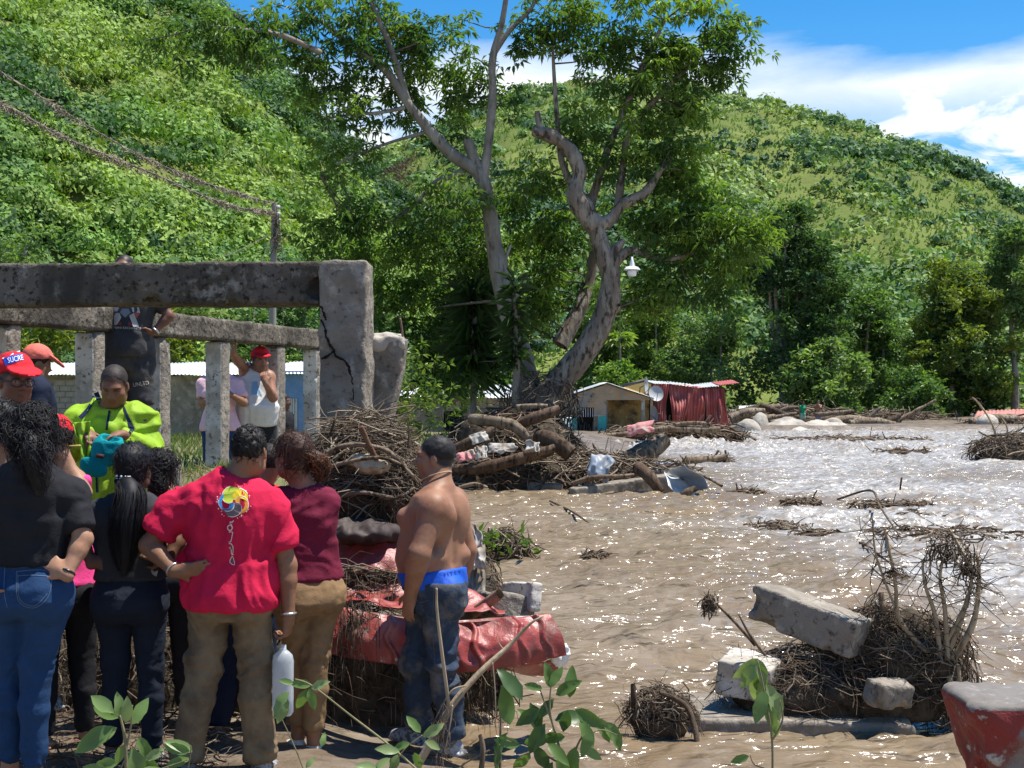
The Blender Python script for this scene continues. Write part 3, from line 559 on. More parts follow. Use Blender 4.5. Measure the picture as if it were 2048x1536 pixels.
# trees along the far bank
def far_tree(label, px, top, base, hw, Y, seed, tints, stems=((0, 1),), dens=1.0, leaf=(0.36, 0.17), bark='bark_grey', low=0.15, group=None, bareness=0.0, name='broadleaf_tree'):
    g = np.random.default_rng(seed); B = W(px, base, Y); H = (base - top) / F * Y; w = hw / F * Y; lm = []
    for sx, k in stems:
        lm.append(([B + [sx * .25, 0, -.3], B + [sx * .5, g.normal(0, .2), H * .2], B + [sx * .9 + g.normal(0, .15), g.normal(0, .3), H * .45], B + [sx * 1.3 * k, g.normal(0, .5), H * .85]], [.26 * k, .2 * k, .14 * k, .05]))
    cs = []; n = int(16 * H / 10) + 8
    for i in range(n):
        z = low + (0.93 - low) * (i + g.random()) / n; env = math.sin(math.pi * min(1, max(0.03, (z - low + .12) / (1.10 - low))) ** 0.85) ** 0.6
        a = g.uniform(0, 6.28); rr = w * env * math.sqrt(g.random()) * 0.75; r = g.uniform(.26, .42) * w * (0.6 + .4 * env)
        cs.append((B + [rr * math.cos(a), rr * math.sin(a), z * H], (r, r, r * .8), dens))
    tree(name, label, B, lm, cs, leaf, 0.62, tints, bark, seed, group, sub=0.9, whorl=9, card=True, sides=7)
DK = ((0.038, 0.085, 0.028), (0.105, 0.185, 0.05)); MD = ((0.055, 0.115, 0.034), (0.15, 0.25, 0.06)); LT = ((0.08, 0.15, 0.05), (0.22, 0.32, 0.095)); YL = ((0.06, 0.105, 0.02), (0.25, 0.30, 0.04))
far_tree('tall dark tree with several pale grey stems behind the log jam', 1580, 390, 822, 125, 98, 11, DK, ((-1.6, .8), (-.9, 1), (-.2, .9), (.5, .8), (1.1, .7)), 1.25, low=.22)
far_tree('rounded tree on the far bank, sunlit yellow green top put into its leaf colour', 1912, 512, 845, 115, 96, 12, ((0.035, 0.075, 0.02), (0.26, 0.32, 0.04)), ((-.5, 1), (.6, .8)), 1.5, low=.06)  # sunlit top and dark lower leaves are painted into the tints
far_tree('glossy low bushy tree behind the two people on the boulders', 1645, 680, 838, 95, 95, 13, LT, ((0, .6), (.8, .4)), 1.3, (0.45, 0.2), low=.1)
far_tree('mid green bushy tree between the tall dark tree and the round one', 1745, 560, 840, 110, 106, 14, MD, ((-.5, .8), (.7, .7)), 1.2, low=.08)
far_tree('light green tree with slim bare trunk at the far right of the bank', 2028, 430, 838, 60, 96, 15, LT, ((0, 1.1),), 0.8, low=.45)
far_tree('loose light green tree standing behind the red sheet shack', 1430, 620, 830, 110, 100, 16, LT, ((-.4, .7), (.5, .6)), 1.1, low=.05)
far_tree('bright green tree behind the gable house', 1310, 590, 820, 110, 105, 17, ((0.07, 0.13, 0.03), (0.2, 0.3, 0.05)), ((0, .7),), 1.0, low=.05)
far_tree('mid green tree behind the gable house and gnarled trunk', 1215, 560, 820, 100, 110, 18, MD, ((0, .8),), 1.0, low=.05)
far_tree('leafy bush leaning over the log jam of the far bank', 1830, 740, 850, 70, 92, 19, MD, ((0, .4),), 1.1, low=.02)
far_tree('small bright bush against the ridge of the gable house', 1240, 735, 800, 32, 66, 20, ((0.09, 0.17, 0.03), (0.2, 0.3, 0.04)), ((0, .3),), 1.3, (0.3, .14), low=.0)
far_tree('yellow green bush beside the zinc roofed grey house', 905, 640, 800, 70, 46, 21, ((0.06, 0.11, 0.025), (0.20, 0.27, 0.04)), ((0, .5),), 1.0, (0.24, .08), low=.0)
far_tree('bright leafy bush beside the broken leaning column', 795, 735, 870, 50, 22, 22, ((0.06, 0.11, 0.025), (0.22, 0.30, 0.05)), ((0, .25),), 1.2, (0.12, .05), low=.0)
# greenery behind the ruin and its block house
for i, (px, top, base, hw, Y, tt, lb) in enumerate([(60, 450, 790, 95, 62, LT, 'pale large leaved tree rising behind the ruin beam and the red capped man'), (215, 560, 790, 80, 66, MD, 'dark bush behind the block house near the standing man'), (360, 600, 790, 85, 60, YL, 'yellow green bush over the block house roof'),
                                                  (500, 620, 790, 80, 64, MD, 'green bush between the utility pole and the ruin columns'), (610, 520, 800, 75, 66, MD, 'leafy tree just right of the utility pole'), (720, 540, 810, 90, 60, DK, 'dark leafy tree behind the ruin corner column'), (100, 610, 800, 80, 56, YL, 'bright yellow green bush behind the first ruin columns')]):
    far_tree(lb, px, top, base, hw, Y, 60 + i, tt, ((0, .5),), 1.0, (0.3, 0.11), low=.0)
# small papaya-like tree
t = thing('slim_tree', 'slim young tree with an umbrella of pale leaves above the gable house', 'tree', W(1240, 790, 68)); mb = MB(); mb.tube(bez([(0, 0, -1.5), (.03, 0, 1.2), (-.02, 0, 2.7)], 8), np.linspace(.07, .05, 8), 6); obj('trunk', mb.mesh('trunk'), MATS['bark_grey'], t)
g = np.random.default_rng(9); n_ = 130; a = g.uniform(0, 6.28, n_); A = np.stack([np.cos(a), np.sin(a), g.uniform(-.5, .5, n_)], -1); P = np.array([0, 0, 2.7]) + A * g.uniform(.1, .5, (n_, 1))
obj('crown', leaf_mesh('crown', P, A, np.tile([0, 0, 1.0], (n_, 1)), np.full(n_, .45), np.full(n_, .22), np.array([0.17, 0.25, 0.05]) * g.uniform(.7, 1.3, (n_, 1)), .2, .3), MATS['leaf'], t)
# ================================================================== RUIN, HOUSES, STREET THINGS
def nobj(name, VQ, m, parent=None, tint=None, **k): return obj(name, mesh(name, VQ[0], VQ[1], tint), MATS[m], parent, **k)
def rel(VQ, o): return (VQ[0] - np.asarray(o, np.float32), VQ[1])
def dirM(d):
    """columns: along d (horizontal), sideways, up"""
    d = np.asarray(d, float); d = d / np.linalg.norm(d); s_ = np.cross([0, 0, 1.0], d); s_ /= np.linalg.norm(s_); return np.stack([d, s_, np.cross(d, s_)], 1)
# --- front frame: one beam on a cracked corner column
FA, FB = W(-260, 527, 9.75), W(735, 521, 9.45)
b0 = np.array([FB[0] - .15, FB[1] + .15, 0.4]); fr = thing('ruined_house', 'dark stained concrete beam on a thick cracked corner column of a ruined house', 'ruin', b0)
top = 2.885; A_ = np.array([-4.6, 9.9, top - .145]); B_ = np.array([-0.96, 9.62, top - .145]); M_ = dirM(B_ - A_)
V, Q = rock((A_ + B_) / 2 + [-.155, 0, 0], (np.linalg.norm(B_ - A_) / 2 - .155, .14, .145), M_, .022, .006, 5, .012, 10, 2); nobj('beam', rel((V, Q), b0), 'concrete_dark', fr)
cc = np.array([-1.115, 9.63, (top + .005 + .3) / 2]); hh = (top + .005 - .3) / 2
V, Q = rock(cc, (.16, .16, hh), M_, .016, .014, 5, .02, 9, 3, dents=[((-.93, 9.5, 2.32), (.05, .12, .14)), ((-.94, 9.47, 2.05), (.04, .1, .2)), ((-.945, 9.5, 1.6), (.03, .1, .25))]); cm = nobj('column', rel((V, Q), b0), 'concrete', fr)
mb = MB()
def crack(px):
    return [W(x, y, 9.468 - .0) for x, y in px]
g = np.random.default_rng(2)
for ln in ([(643, 640), (650, 655), (653, 672), (660, 690), (668, 700), (672, 712), (690, 722), (698, 735), (702, 752), (706, 770), (708, 800)], [(668, 702), (655, 712), (644, 718)], [(642, 612), (648, 626), (652, 640)]):
    P = np.array([W(x, y, 9.47) for x, y in ln]); P = bez(P, len(P) * 4); P[:, 1] -= 0.010; mb.tube(P - b0 + g.normal(0, .0025, P.shape), g.uniform(.004, .010, len(P)), 4)
mb.obj('crack', MATS['void'], cm)
# --- back colonnade
d_ = np.array([0.2475, 0.969, 0]); n_ = np.array([0.969, -0.2475, 0])
C0 = np.array([W(435, 700, 13.5)[0], 13.5, 0])
co = thing('colonnade', 'row of whitewashed square columns under a low grey concrete beam', 'ruin', (C0[0], C0[1], .8)); co0 = np.array([C0[0], C0[1], .8])
M2 = dirM(d_); a0, a1 = -5.2, 3.15; mid = C0 + d_ * (a0 + a1) / 2
V, Q = rock(mid + [0, 0, 2.6], ((a1 - a0) / 2, .105, .105), M2, .022, .007, 5, .012, 8, 5); nobj('beam', rel((V, Q), co0), 'concrete_dark', co)
def col_at(px):   # distance along the wall where image column px crosses it
    k = (px - 1024) / F; return (k * C0[1] - C0[0]) / (d_[0] - k * d_[1])
for i, px in enumerate((7, 180, 314, 435, 549, 626)):
    a = col_at(px); c = C0 + d_ * a; zb = float(ground_z(c[0], c[1])) - .25; zt = 2.49
    V, Q = rock(c + [0, 0, (zb + zt) / 2], (.095, .088, (zt - zb) / 2), M2, .021, .006, 7, .01, 3, 20 + i)
    me = mesh('column', *rel((V, Q), co0)); nn = vnormals(V, Q)
    me.materials.append(MATS['concrete']); me.materials.append(MATS['whitewash'])
    fn = (nn[Q].mean(1) @ d_) < -0.6; me.polygons.foreach_set('material_index', fn.astype(np.int32)); obj('column', me, None, co)
# plinth of broken block the tall man stands on
V, Q = rock(W(255, 800, 11.6) * [1, 1, 0] + [0, 0, 1.06], (.42, .3, .34), rotM(0, 0, .2), .02, .012, 5, .02, 6, 9); o = nobj('concrete_block', (V, Q), 'concrete'); tag(o, 'rough concrete block under the man in the grey logo shirt', 'block')
# --- broken column leaning out of the corner
lc = W(760, 760, 9.9); ax = np.array([.30, 0.05, .95]); ax /= np.linalg.norm(ax); sd_ = np.cross(ax, [0, 1.0, 0]); sd_ /= np.linalg.norm(sd_); Ml = np.stack([-sd_ * -1, np.cross(ax, sd_), ax], 1); Ml = np.stack([np.cross([0, 1.0, 0], ax), np.array([0, 1.0, 0]) - ax * ax[1], ax], 1); Ml /= np.linalg.norm(Ml, axis=0)
f = Field(lc - [.6, .4, 1.2], lc + [.6, .4, .9], .016)
f.loft([lc[2] - 1.0, lc[2] - .3, lc[2] + .15, lc[2] + .29], [lc[0] - .07, lc[0] - .03, lc[0] + .015, lc[0] + .03], [lc[1]] * 4, [.085, .115, .16, .165], [.13, .15, .17, .17], n=7, k=.004)
for p, r in (((.19, -.12, .34), (.17, .14, .05)), ((-.13, -.15, .33), (.06, .2, .06)), ((.02, .05, .36), (.2, .12, .06)), ((.2, -.18, .1), (.05, .06, .2)), ((-.13, -.2, -.2), (.04, .1, .2))): f.ell(lc + p, r, k=.02, mode='sub')
V, Q = f.nets(); V = V + vnormals(V, Q) * (0.012 * fbm(V, 9, 3, 3))[:, None]
bt = thing('broken_column', 'snapped concrete column leaning away from the cracked corner', 'ruin', (lc[0], lc[1], 0.3)); bo = np.array([lc[0], lc[1], .3]); nobj('shaft', rel((V, Q), bo), 'concrete', bt)
V, Q = rock(W(772, 684, 9.86), (.128, .14, .05), rotM(.15, -.12, .1), .014, .03, 9, .02, 9, 77); nobj('fractured_top', rel((V, Q), bo), 'boulder', bt)
for ln in ([(733, 655), (745, 668), (760, 690)], [(800, 636), (804, 660), (806, 690)], [(735, 672), (742, 690), (748, 720)]):
    mb = MB(); mb.tube(bez([W(x, y, 9.78) for x, y in ln], 9) - bo, .008, 5); mb.obj('rebar', MATS['steel'], bt)
# --- block house behind the ruin
def corr(u0, u1, v0, v1, nu, nv, amp, wl_, fn, jit=0.0, seed=0):
    """corrugated sheet: fn(u, v, h) -> point"""
    u = np.linspace(u0, u1, nu); v = np.linspace(v0, v1, nv); U, Vv = np.meshgrid(u, v); h = amp * np.sin(2 * np.pi * U / wl_); return fn(U, Vv, h)
def sheet(name, P3, m, parent, th=0.004, smooth=True, org=(0, 0, 0)):
    """thin solid from a grid of points"""
    ny, nx = P3.shape[:2]; V = P3.reshape(-1, 3) - np.asarray(org); q = grid_faces(ny, nx); N_ = vnormals(V, q); V2 = V - N_ * th; n0 = len(V)
    e = np.concatenate([np.arange(nx), np.arange(1, ny) * nx + nx - 1, (ny - 1) * nx + np.arange(nx - 2, -1, -1), np.arange(ny - 2, 0, -1) * nx]); e2 = np.roll(e, -1)
    rim = np.stack([e2, e, e + n0, e2 + n0], -1); return obj(name, mesh(name, np.vstack([V, V2]), np.vstack([q, q[:, ::-1] + n0, rim]), smooth=smooth), MATS[m], parent)
HY_ = 50.0; hs = F / HY_
h0 = W(110, 900, HY_); bh = thing('block_house', 'long low cinder block house with a zinc roof behind the columns', 'house', (h0[0], HY_, 0)); ho = np.array([h0[0], HY_, 0.0])
xl, xr = W(-120, 0, HY_)[0], W(562, 0, HY_)[0]; xb = W(640, 0, HY_)[0]; ze = W(0, 752, HY_)[2]
mb = MB(); mb.box(xl, xr, .22, .30, -.3, ze); V_ = np.vstack(mb.v) - [ho[0], 0, 0]; mb.v = [V_]; mb.obj('wall', MATS['plaster_grey'], bh, smooth=False)
bm = MB(); bm.box(0, .385, 0, .18, 0, .185); blk = bm.mesh('block', False); blk.materials.append(MATS['cinder'])
pxl = W(285, 0, HY_)[0]
k = 0
for r_ in range(13):
    z = -.12 + r_ * .2
    if z + .19 > ze: break
    x = xl + (.2 if r_ % 2 else 0)
    while x + .385 < pxl:
        if W(0, 0, 1)[0] is not None and (x - 0) / HY_ * F + 1024 > 90:
            o = obj('block', blk, None, bh, (x - ho[0], .03 + .006 * random.random(), z)); o.scale = (1, 1, 1)
        x += .4
mb = MB(); mb.box(pxl - ho[0], xr - ho[0], .0, .216, -.3, ze - .002); mb.obj('plaster_wall', MATS['plaster_grey'], bh, smooth=False)
mb = MB(); mb.box(xr + .003 - ho[0], xb + .3 - ho[0], -.06, .3, -.3, W(0, 742, HY_)[2]); mb.obj('painted_wall', MATS['paint_blue'], bh, smooth=False)
wn = thing('x', None, None); bpy.data.objects.remove(wn)
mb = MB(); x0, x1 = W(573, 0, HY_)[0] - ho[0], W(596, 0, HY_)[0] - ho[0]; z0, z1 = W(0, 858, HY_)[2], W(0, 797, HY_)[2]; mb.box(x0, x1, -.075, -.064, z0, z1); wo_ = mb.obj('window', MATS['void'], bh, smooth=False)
for i in range(7):
    mb = MB(); xx = x0 + (x1 - x0) * (i + .5) / 7; mb.box(xx - .016, xx + .016, -.10, -.08, z0, z1); mb.obj('bar', MATS['white_metal'], wo_, smooth=False)
zr = W(0, 729, HY_ + 3)[2] + .05
for i, (a, b_) in enumerate(zip(np.linspace(xl, xb + .4, 15)[:-1], np.linspace(xl, xb + .4, 15)[1:])):
    P = corr(a, b_ + .03, -.35, 3.2, 33, 5, .018, .13, lambda u, v, h: np.stack([u, HY_ + v, (ze + .03 if u.mean() < xr else ze + .06) + (zr - ze) * (v + .35) / 3.55 + h + .004 * (i % 2) + .02 * np.sin(u * 3.1)], -1)); sheet('roof_sheet', P, 'zinc', bh, org=ho)
# --- low grey house with zinc roof beyond the pile
LYd = 56.0; lo = W(900, 850, LYd); lo[2] = 0; lh = thing('grey_house', 'low weathered grey house with a zinc roof and a dark barred window', 'house', lo)
x0, x1 = W(770, 0, LYd)[0], W(1075, 0, LYd)[0]; ze = W(0, 797, LYd)[2]; wx0, wx1 = W(887, 0, LYd)[0], W(928, 0, LYd)[0]; wz0, wz1 = W(0, 866, LYd)[2], W(0, 822, LYd)[2]
for nm, (a, b_, c, d) in (('wall', (x0, wx0, -.3, ze)), ('wall', (wx1, x1, -.3, ze)), ('wall', (wx0, wx1, -.3, wz0)), ('wall', (wx0, wx1, wz1, ze))):
    mb = MB(); mb.box(a - lo[0] + .001, b_ - lo[0] - .001, 0, .2, c, d); mb.obj(nm, MATS['plaster_grey'], lh, smooth=False)
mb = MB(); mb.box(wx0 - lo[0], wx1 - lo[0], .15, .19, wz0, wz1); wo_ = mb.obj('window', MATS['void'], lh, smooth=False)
for i in range(5):
    mb = MB(); xx = wx0 - lo[0] + (wx1 - wx0) * (i + .5) / 5; mb.box(xx - .012, xx + .012, .05, .07, wz0, wz1); mb.obj('bar', MATS['dark_metal'], wo_, smooth=False)
mb = MB(); mb.box(wx0 - lo[0], wx1 - lo[0], .045, .075, (wz0 + wz1) / 2 - .012, (wz0 + wz1) / 2 + .012); mb.obj('crossbar', MATS['dark_metal'], wo_, smooth=False)
zr = W(0, 771, LYd + 3)[2]
ed = np.linspace(x0 - .2, x1 + .2, 9)
for i in range(8):
    P = corr(ed[i], ed[i + 1] + .03, -.45, 3, 31, 5, .018, .14, lambda u, v, h: np.stack([u, LYd + v, ze + .02 + (zr - ze) * (v + .45) / 3.45 + h + .005 * (i % 2) + .02 * vnoise(np.stack([u, v, u * 0], -1), 1.0, i)], -1)); sheet('roof_sheet', P, 'zinc', lh, org=lo)
# --- gable house, teal and peach paint
GYd = 61.0; gs = GYd / F; go_ = np.array([W(1213, 0, GYd)[0], GYd, 0.0]); gh = thing('gable_house', 'small weathered gable house with peeling peach and teal paint and a porch', 'house', go_)
def gx(px): return (px - 1024) * gs - go_[0]
def gz(py): return CH + (HY - py) * gs
def wallp(name, poly, m, y0=0.0, th=.18, parent=gh):
    P = np.array([[gx(a), y0, gz(b_)] for a, b_ in poly]); n_ = len(P); V = np.vstack([P, P + [0, th, 0]])
    me = bpy.data.meshes.new(name); me.from_pydata(V.tolist(), [], [list(range(n_))[::-1], list(range(n_, 2 * n_))] + [[i, (i + 1) % n_, n_ + (i + 1) % n_, n_ + i] for i in range(n_)]); me.update()
    return obj(name, me, MATS[m], parent)
wallp('gable_wall', [(1122, 831), (1122, 798), (1213, 769), (1300, 796), (1300, 800), (1213, 800), (1213, 831), (1188, 831), (1188, 815), (1154, 815), (1154, 831)], 'paint_peach')
wallp('teal_wall', [(1122, 892), (1122, 831.4), (1154, 831.4), (1154, 892)], 'paint_teal'); wallp('teal_wall', [(1196, 892), (1196, 831.4), (1213, 831.4), (1213, 892)], 'paint_teal'); wallp('door_jamb', [(1188.3, 892), (1188.3, 831.4), (1195.7, 831.4), (1195.7, 892)], 'plaster_grey')
wallp('porch_wall', [(1213, 892), (1213, 800.4), (1304, 797), (1304, 892)], 'paint_ochre', 1.3); wallp('post', [(1283, 892), (1283, 797), (1290, 797), (1290, 892)], 'whitewash', .05, .16); wallp('corner_post', [(1301, 892), (1301, 797), (1306, 796), (1306, 892)], 'paint_peach', .0, .2)
wallp('side_wall', [(1214, 892), (1214, 801), (1217, 801), (1217, 892)], 'plaster_grey', .2, 1.05)
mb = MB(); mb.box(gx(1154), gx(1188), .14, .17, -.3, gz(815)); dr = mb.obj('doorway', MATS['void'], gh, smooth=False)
for i in range(7):
    mb = MB(); xx = gx(1155) + (gx(1188) - gx(1155)) * (i + .5) / 7; mb.box(xx - .012, xx + .012, .06, .08, gz(834), gz(816)); mb.obj('bar', MATS['white_metal'], dr, smooth=False)
mb = MB()
for s_ in range(9):
    mb.tube([(gx(1156 + s_ * 4), .0 - .3 * (s_ % 3), gz(888)), (gx(1158 + s_ * 4 + (s_ % 3 - 1) * 4), .05, gz(842 + (s_ * 7) % 12))], .02, 4, (.16, .11, .075))
mb.obj('debris', MATS['stick'], dr)
for i in range(5):   # left slope, sheets side by side along the ridge
    y0 = -.3 + i * .92
    P = corr(0, 1, 0, 1, 9, 15, .0, 1, lambda u, v, h: np.stack([gx(1213) + (gx(1112) - gx(1213)) * u - v * .05, y0 + .93 * v, gz(766) + (gz(799) - gz(766)) * u + .02 * np.sin(v * 40) + .006 * (i % 2) + .02], -1)); sheet('roof_sheet', P[:, ::-1], 'zinc', gh)
    P = corr(0, 1, 0, 1, 9, 15, .0, 1, lambda u, v, h: np.stack([gx(1213) + (gx(1307) - gx(1213)) * u, y0 + .93 * v, gz(766) + (gz(797) - gz(766)) * u + .02 * np.sin(v * 40) + .006 * (i % 2) + .02], -1)); sheet('roof_sheet', P, 'zinc', gh)
# white porch railing
rl = thing('porch_railing', 'white metal railing beside the teal wall of the gable house', 'railing', W(1122, 870, 58.5)); ro = W(1122, 870, 58.5)
for i, px in enumerate(np.linspace(1104, 1143, 8)):
    mb = MB(); mb.tube([W(px, 876, 58.5) - ro, W(px, 836, 58.5) - ro], .022, 5); mb.obj('post', MATS['white_metal'], rl)
for py in (836, 868): mb = MB(); mb.tube([W(1103, py, 58.5) - ro, W(1144, py, 58.5) - ro], .026, 5); mb.obj('rail', MATS['white_metal'], rl)
# --- collapsed red sheet shack
RYd = 62.0; rs = RYd / F; so = W(1390, 870, RYd); so[2] = 0; sh = thing('sheet_shack', 'collapsed shack of hanging red corrugated metal sheets', 'shack', so)
def rp(px, py, dy=0.0): return W(px, py, RYd) + [0, dy, 0]
rows = [((1307, 766), (1338, 768), (1330, 862), (1306, 858)), ((1337, 767), (1378, 771), (1368, 845), (1345, 852)), ((1376, 771), (1412, 774), (1408, 850), (1372, 842)), ((1410, 773), (1436, 776), (1440, 868), (1412, 872)), ((1433, 776), (1446, 777), (1462, 862), (1440, 868))]
for i, (a, b_, c, d) in enumerate(rows):
    a, b_, c, d = [rp(*p) for p in (a, b_, c, d)]; u = np.linspace(0, 1, 37)[None, :, None]; v = np.linspace(0, 1, 15)[:, None, None]
    P = (a * (1 - u) + b_ * u) * (1 - v) + (d * (1 - u) + c * u) * v; q = np.concatenate([u + 0 * v, v + 0 * u, 0 * u + 0 * v + i], -1)
    P[..., 1] += .035 * np.sin(u[..., 0] * 2 * np.pi * 6) - .30 * np.sin(np.pi * v[..., 0]) * (.5 + .8 * vnoise(q, 1.6, 9)) - .5 * v[..., 0] * (i % 2) * .5 + .25 * vnoise(q, 2.6, 12 + i); P[..., 0] += .05 * vnoise(q, 2.2, 4); sheet('wall_sheet', P, 'red_sheet_far', sh, .006, org=so)
for i, (a, b_, c, d) in enumerate([((1292, 759), (1345, 763), (1342, 768), (1306, 767)), ((1343, 762), (1396, 768), (1392, 775), (1340, 768)), ((1394, 769), (1437, 764), (1437, 772), (1392, 776)), ((1435, 764), (1478, 759), (1476, 766), (1437, 771))]):
    a, b_, c, d = rp(*a, 2.0), rp(*b_, 2.0), rp(*c, -.2), rp(*d, -.2); u = np.linspace(0, 1, 30)[None, :, None]; v = np.linspace(0, 1, 7)[:, None, None]; P = (a * (1 - u) + b_ * u) * (1 - v) + (d * (1 - u) + c * u) * v; P[..., 2] += .02 * np.sin(u[..., 0] * 2 * np.pi * 8) + .003 * i; sheet('roof_sheet', P[::-1], 'zinc' if i < 3 else 'red_sheet_far', sh, .006, org=so)
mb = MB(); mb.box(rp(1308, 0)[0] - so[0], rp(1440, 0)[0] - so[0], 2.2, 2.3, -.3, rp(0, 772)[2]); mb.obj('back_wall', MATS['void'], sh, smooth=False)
for px in (1306, 1372, 1440): mb = MB(); mb.tube([rp(px, 880) + [0, .35, 0] - so, rp(px, 768) + [0, .35, 0] - so], .05, 6); mb.obj('post', MATS['steel'], sh)
mb = MB(); P = [rp(1246, 772, .3), rp(1290, 762, .3), rp(1303, 768, .2), rp(1303, 792, .2), rp(1250, 780, .2)]; V = np.array(P) - so; V = np.vstack([V, V + [0, .12, 0]]); me = bpy.data.meshes.new('ochre_gable'); me.from_pydata(V.tolist(), [], [[4, 3, 2, 1, 0], [5, 6, 7, 8, 9]] + [[i, (i + 1) % 5, 5 + (i + 1) % 5, 5 + i] for i in range(5)]); obj('ochre_gable', me, MATS['paint_ochre'], sh)
mb = MB(); mb.tube([rp(1244, 772, .0) - so, rp(1292, 760, .0) - so], .07, 4); mb.obj('eave_board', MATS['dark_metal'], sh)
# --- satellite dishes
def dish(px, py, r, tilt, yaw, Y, label):
    p = W(px, py, Y); t = thing('satellite_dish', label, 'dish', p, 0, 'satellite dishes on the collapsed shack'); a = np.linspace(0, 2 * np.pi, 25)[:-1]; V = [[0, 0, 0]]; V = []
    for k, rr in enumerate((0.02, .35, .7, 1.0)): V += [[rr * r * math.cos(x), rr * r * rr * .28, rr * r * 1.05 * math.sin(x)] for x in a]
    V = np.array(V); q = []
    for k in range(3): q += [[k * 24 + i, k * 24 + (i + 1) % 24, k * 24 + 24 + (i + 1) % 24, k * 24 + 24 + i] for i in range(24)]
    M = rotM(tilt, 0, yaw); V2 = V + [0, .015, 0]; Vv = np.vstack([V * [1, -1, 1], V2 * [1, -1, 1] + [0, .03, 0]]) @ M.T; q = np.array(q); obj('reflector', mesh('reflector', Vv, np.vstack([q, q[:, ::-1] + 96])), MATS['grey_dish'], t)
    mb = MB(); mb.tube(np.array([[0, -.05, -r * .95], [0, -r * .75, -r * .15]]) @ M.T, .014, 5); mb.obj('feed_arm', MATS['dark_metal'], t); mb = MB(); mb.tube(np.array([[0, .03, 0], [0, .2, -.1], [0, .22, -r * 1.2]]) @ M.T, .025, 5); mb.obj('mount', MATS['dark_metal'], t)
dish(1311, 788, .33, -.3, .25, 60.9, 'round grey satellite dish facing the river, hung under the shack roof corner')
dish(1289, 771, .34, 0, 1.25, 61.2, 'tall narrow looking satellite dish turned sideways above the shack eave')
dish(1312, 826, .32, .2, -1.15, 60.7, 'lowest satellite dish, tilted sideways on the shack post')
# --- utility pole with debris-hung cables
UY = 47.0; ub = W(546, 800, UY); up = thing('utility_pole', 'concrete utility pole hung with wires and flood debris', 'pole', (ub[0], UY, 0.0)); uo = np.array([ub[0], UY, 0.0])
mb = MB(); mb.tube([W(540, 860, UY) - uo - [0, 0, .6], W(545, 640, UY) - uo, W(549, 405, UY) - uo], [.14, .12, .09], 10); mb.obj('pole_shaft', MATS['pole'], up)
for py in (415, 428, 441): mb = MB(); mb.box(*(sorted([W(549, py, UY)[0] - uo[0] + .05, W(560, py, UY)[0] - uo[0]])), -.06, .06, W(549, py + 4, UY)[2], W(549, py - 4, UY)[2]); mb.obj('insulator', MATS['grey_dish'], up)
mb = MB(); mb.tube([W(549, 470, UY) - uo, W(582, 472, UY) - uo], .03, 5); mb.obj('arm', MATS['pole'], up)
def cable(name, label, pts, Ys, r, fuzz=0, seed=0, group=None):
    g = np.random.default_rng(seed); P = bez([W(p[0], p[1], y) for p, y in zip(pts, Ys)], 60); o0 = P[-1]; mb = MB(); mb.tube(P - o0, r, 5, (.16, .14, .12))
    t = thing(name, label, 'cable', o0, 0, group); mb.obj('wire', MATS['stick'], t)
    if fuzz:
        mb = MB()
        u = g.beta(1.2, 1.0, fuzz); dens = vnoise(np.stack([u * 14, u * 0, u * 0], -1), 1.0, seed) * .5 + .5; u = u[g.random(fuzz) < dens * 1.25]
        for x in u:
            p = P[min(58, int(x * 59))] + (P[min(59, int(x * 59) + 1)] - P[min(58, int(x * 59))]) * g.random() - o0; d = g.normal(0, 1, 3) * [.10, .10, .07]; d[2] -= .06
            mb.tube([p - d * .5 * g.random(), p + d * .4 + g.normal(0, .03, 3), p + d], [.011, .014, .005], 3, np.array([.34, .29, .225]) * g.uniform(.55, 1.35), cap=False)
        mb.obj('hanging_debris', MATS['stick'], t, kind='stuff')
cable('power_cable', 'upper cable matted with dry flood debris running to the utility pole', [(-250, -20), (0, 143), (250, 295), (400, 362), (549, 408)], [26, 32, 40, 44, 47], .02, 1500, 1)
cable('power_cable', 'lower thick cable matted with dry flood debris running to the utility pole', [(-250, 110), (0, 208), (150, 285), (300, 345), (450, 408), (549, 426)], [25, 31, 35.5, 40, 44.5, 47], .028, 2000, 2)
cable('guy_wire', 'thin pale guy wire slanting from the pole down behind the beam', [(545, 466), (480, 500), (415, 525), (350, 555)], [47, 45, 42, 40], .012)
cable('loose_wire', 'thin loose wire hanging beside the pole', [(556, 440), (566, 520), (566, 620), (568, 730)], [46.9, 46.8, 46.8, 46.8], .012, 8, 4)
cable('drooping_wire', 'thin wire drooping at the pole front', [(545, 470), (525, 520), (512, 600), (505, 660)], [46.8, 46, 45, 44], .010)
mb = MB(); g = np.random.default_rng(8)
for i in range(90):
    p = W(553 + g.normal(0, 4), g.uniform(430, 500), UY - .1) - uo; d = g.normal(0, .10, 3) + [0, 0, -.12]; mb.tube([p, p + d * .6 + g.normal(0, .03, 3), p + d], [.012, .014, .006], 3, np.array([.16, .13, .10]) * g.uniform(.5, 1.4), cap=False)
mb.obj('caught_debris', MATS['stick'], up, kind='stuff')
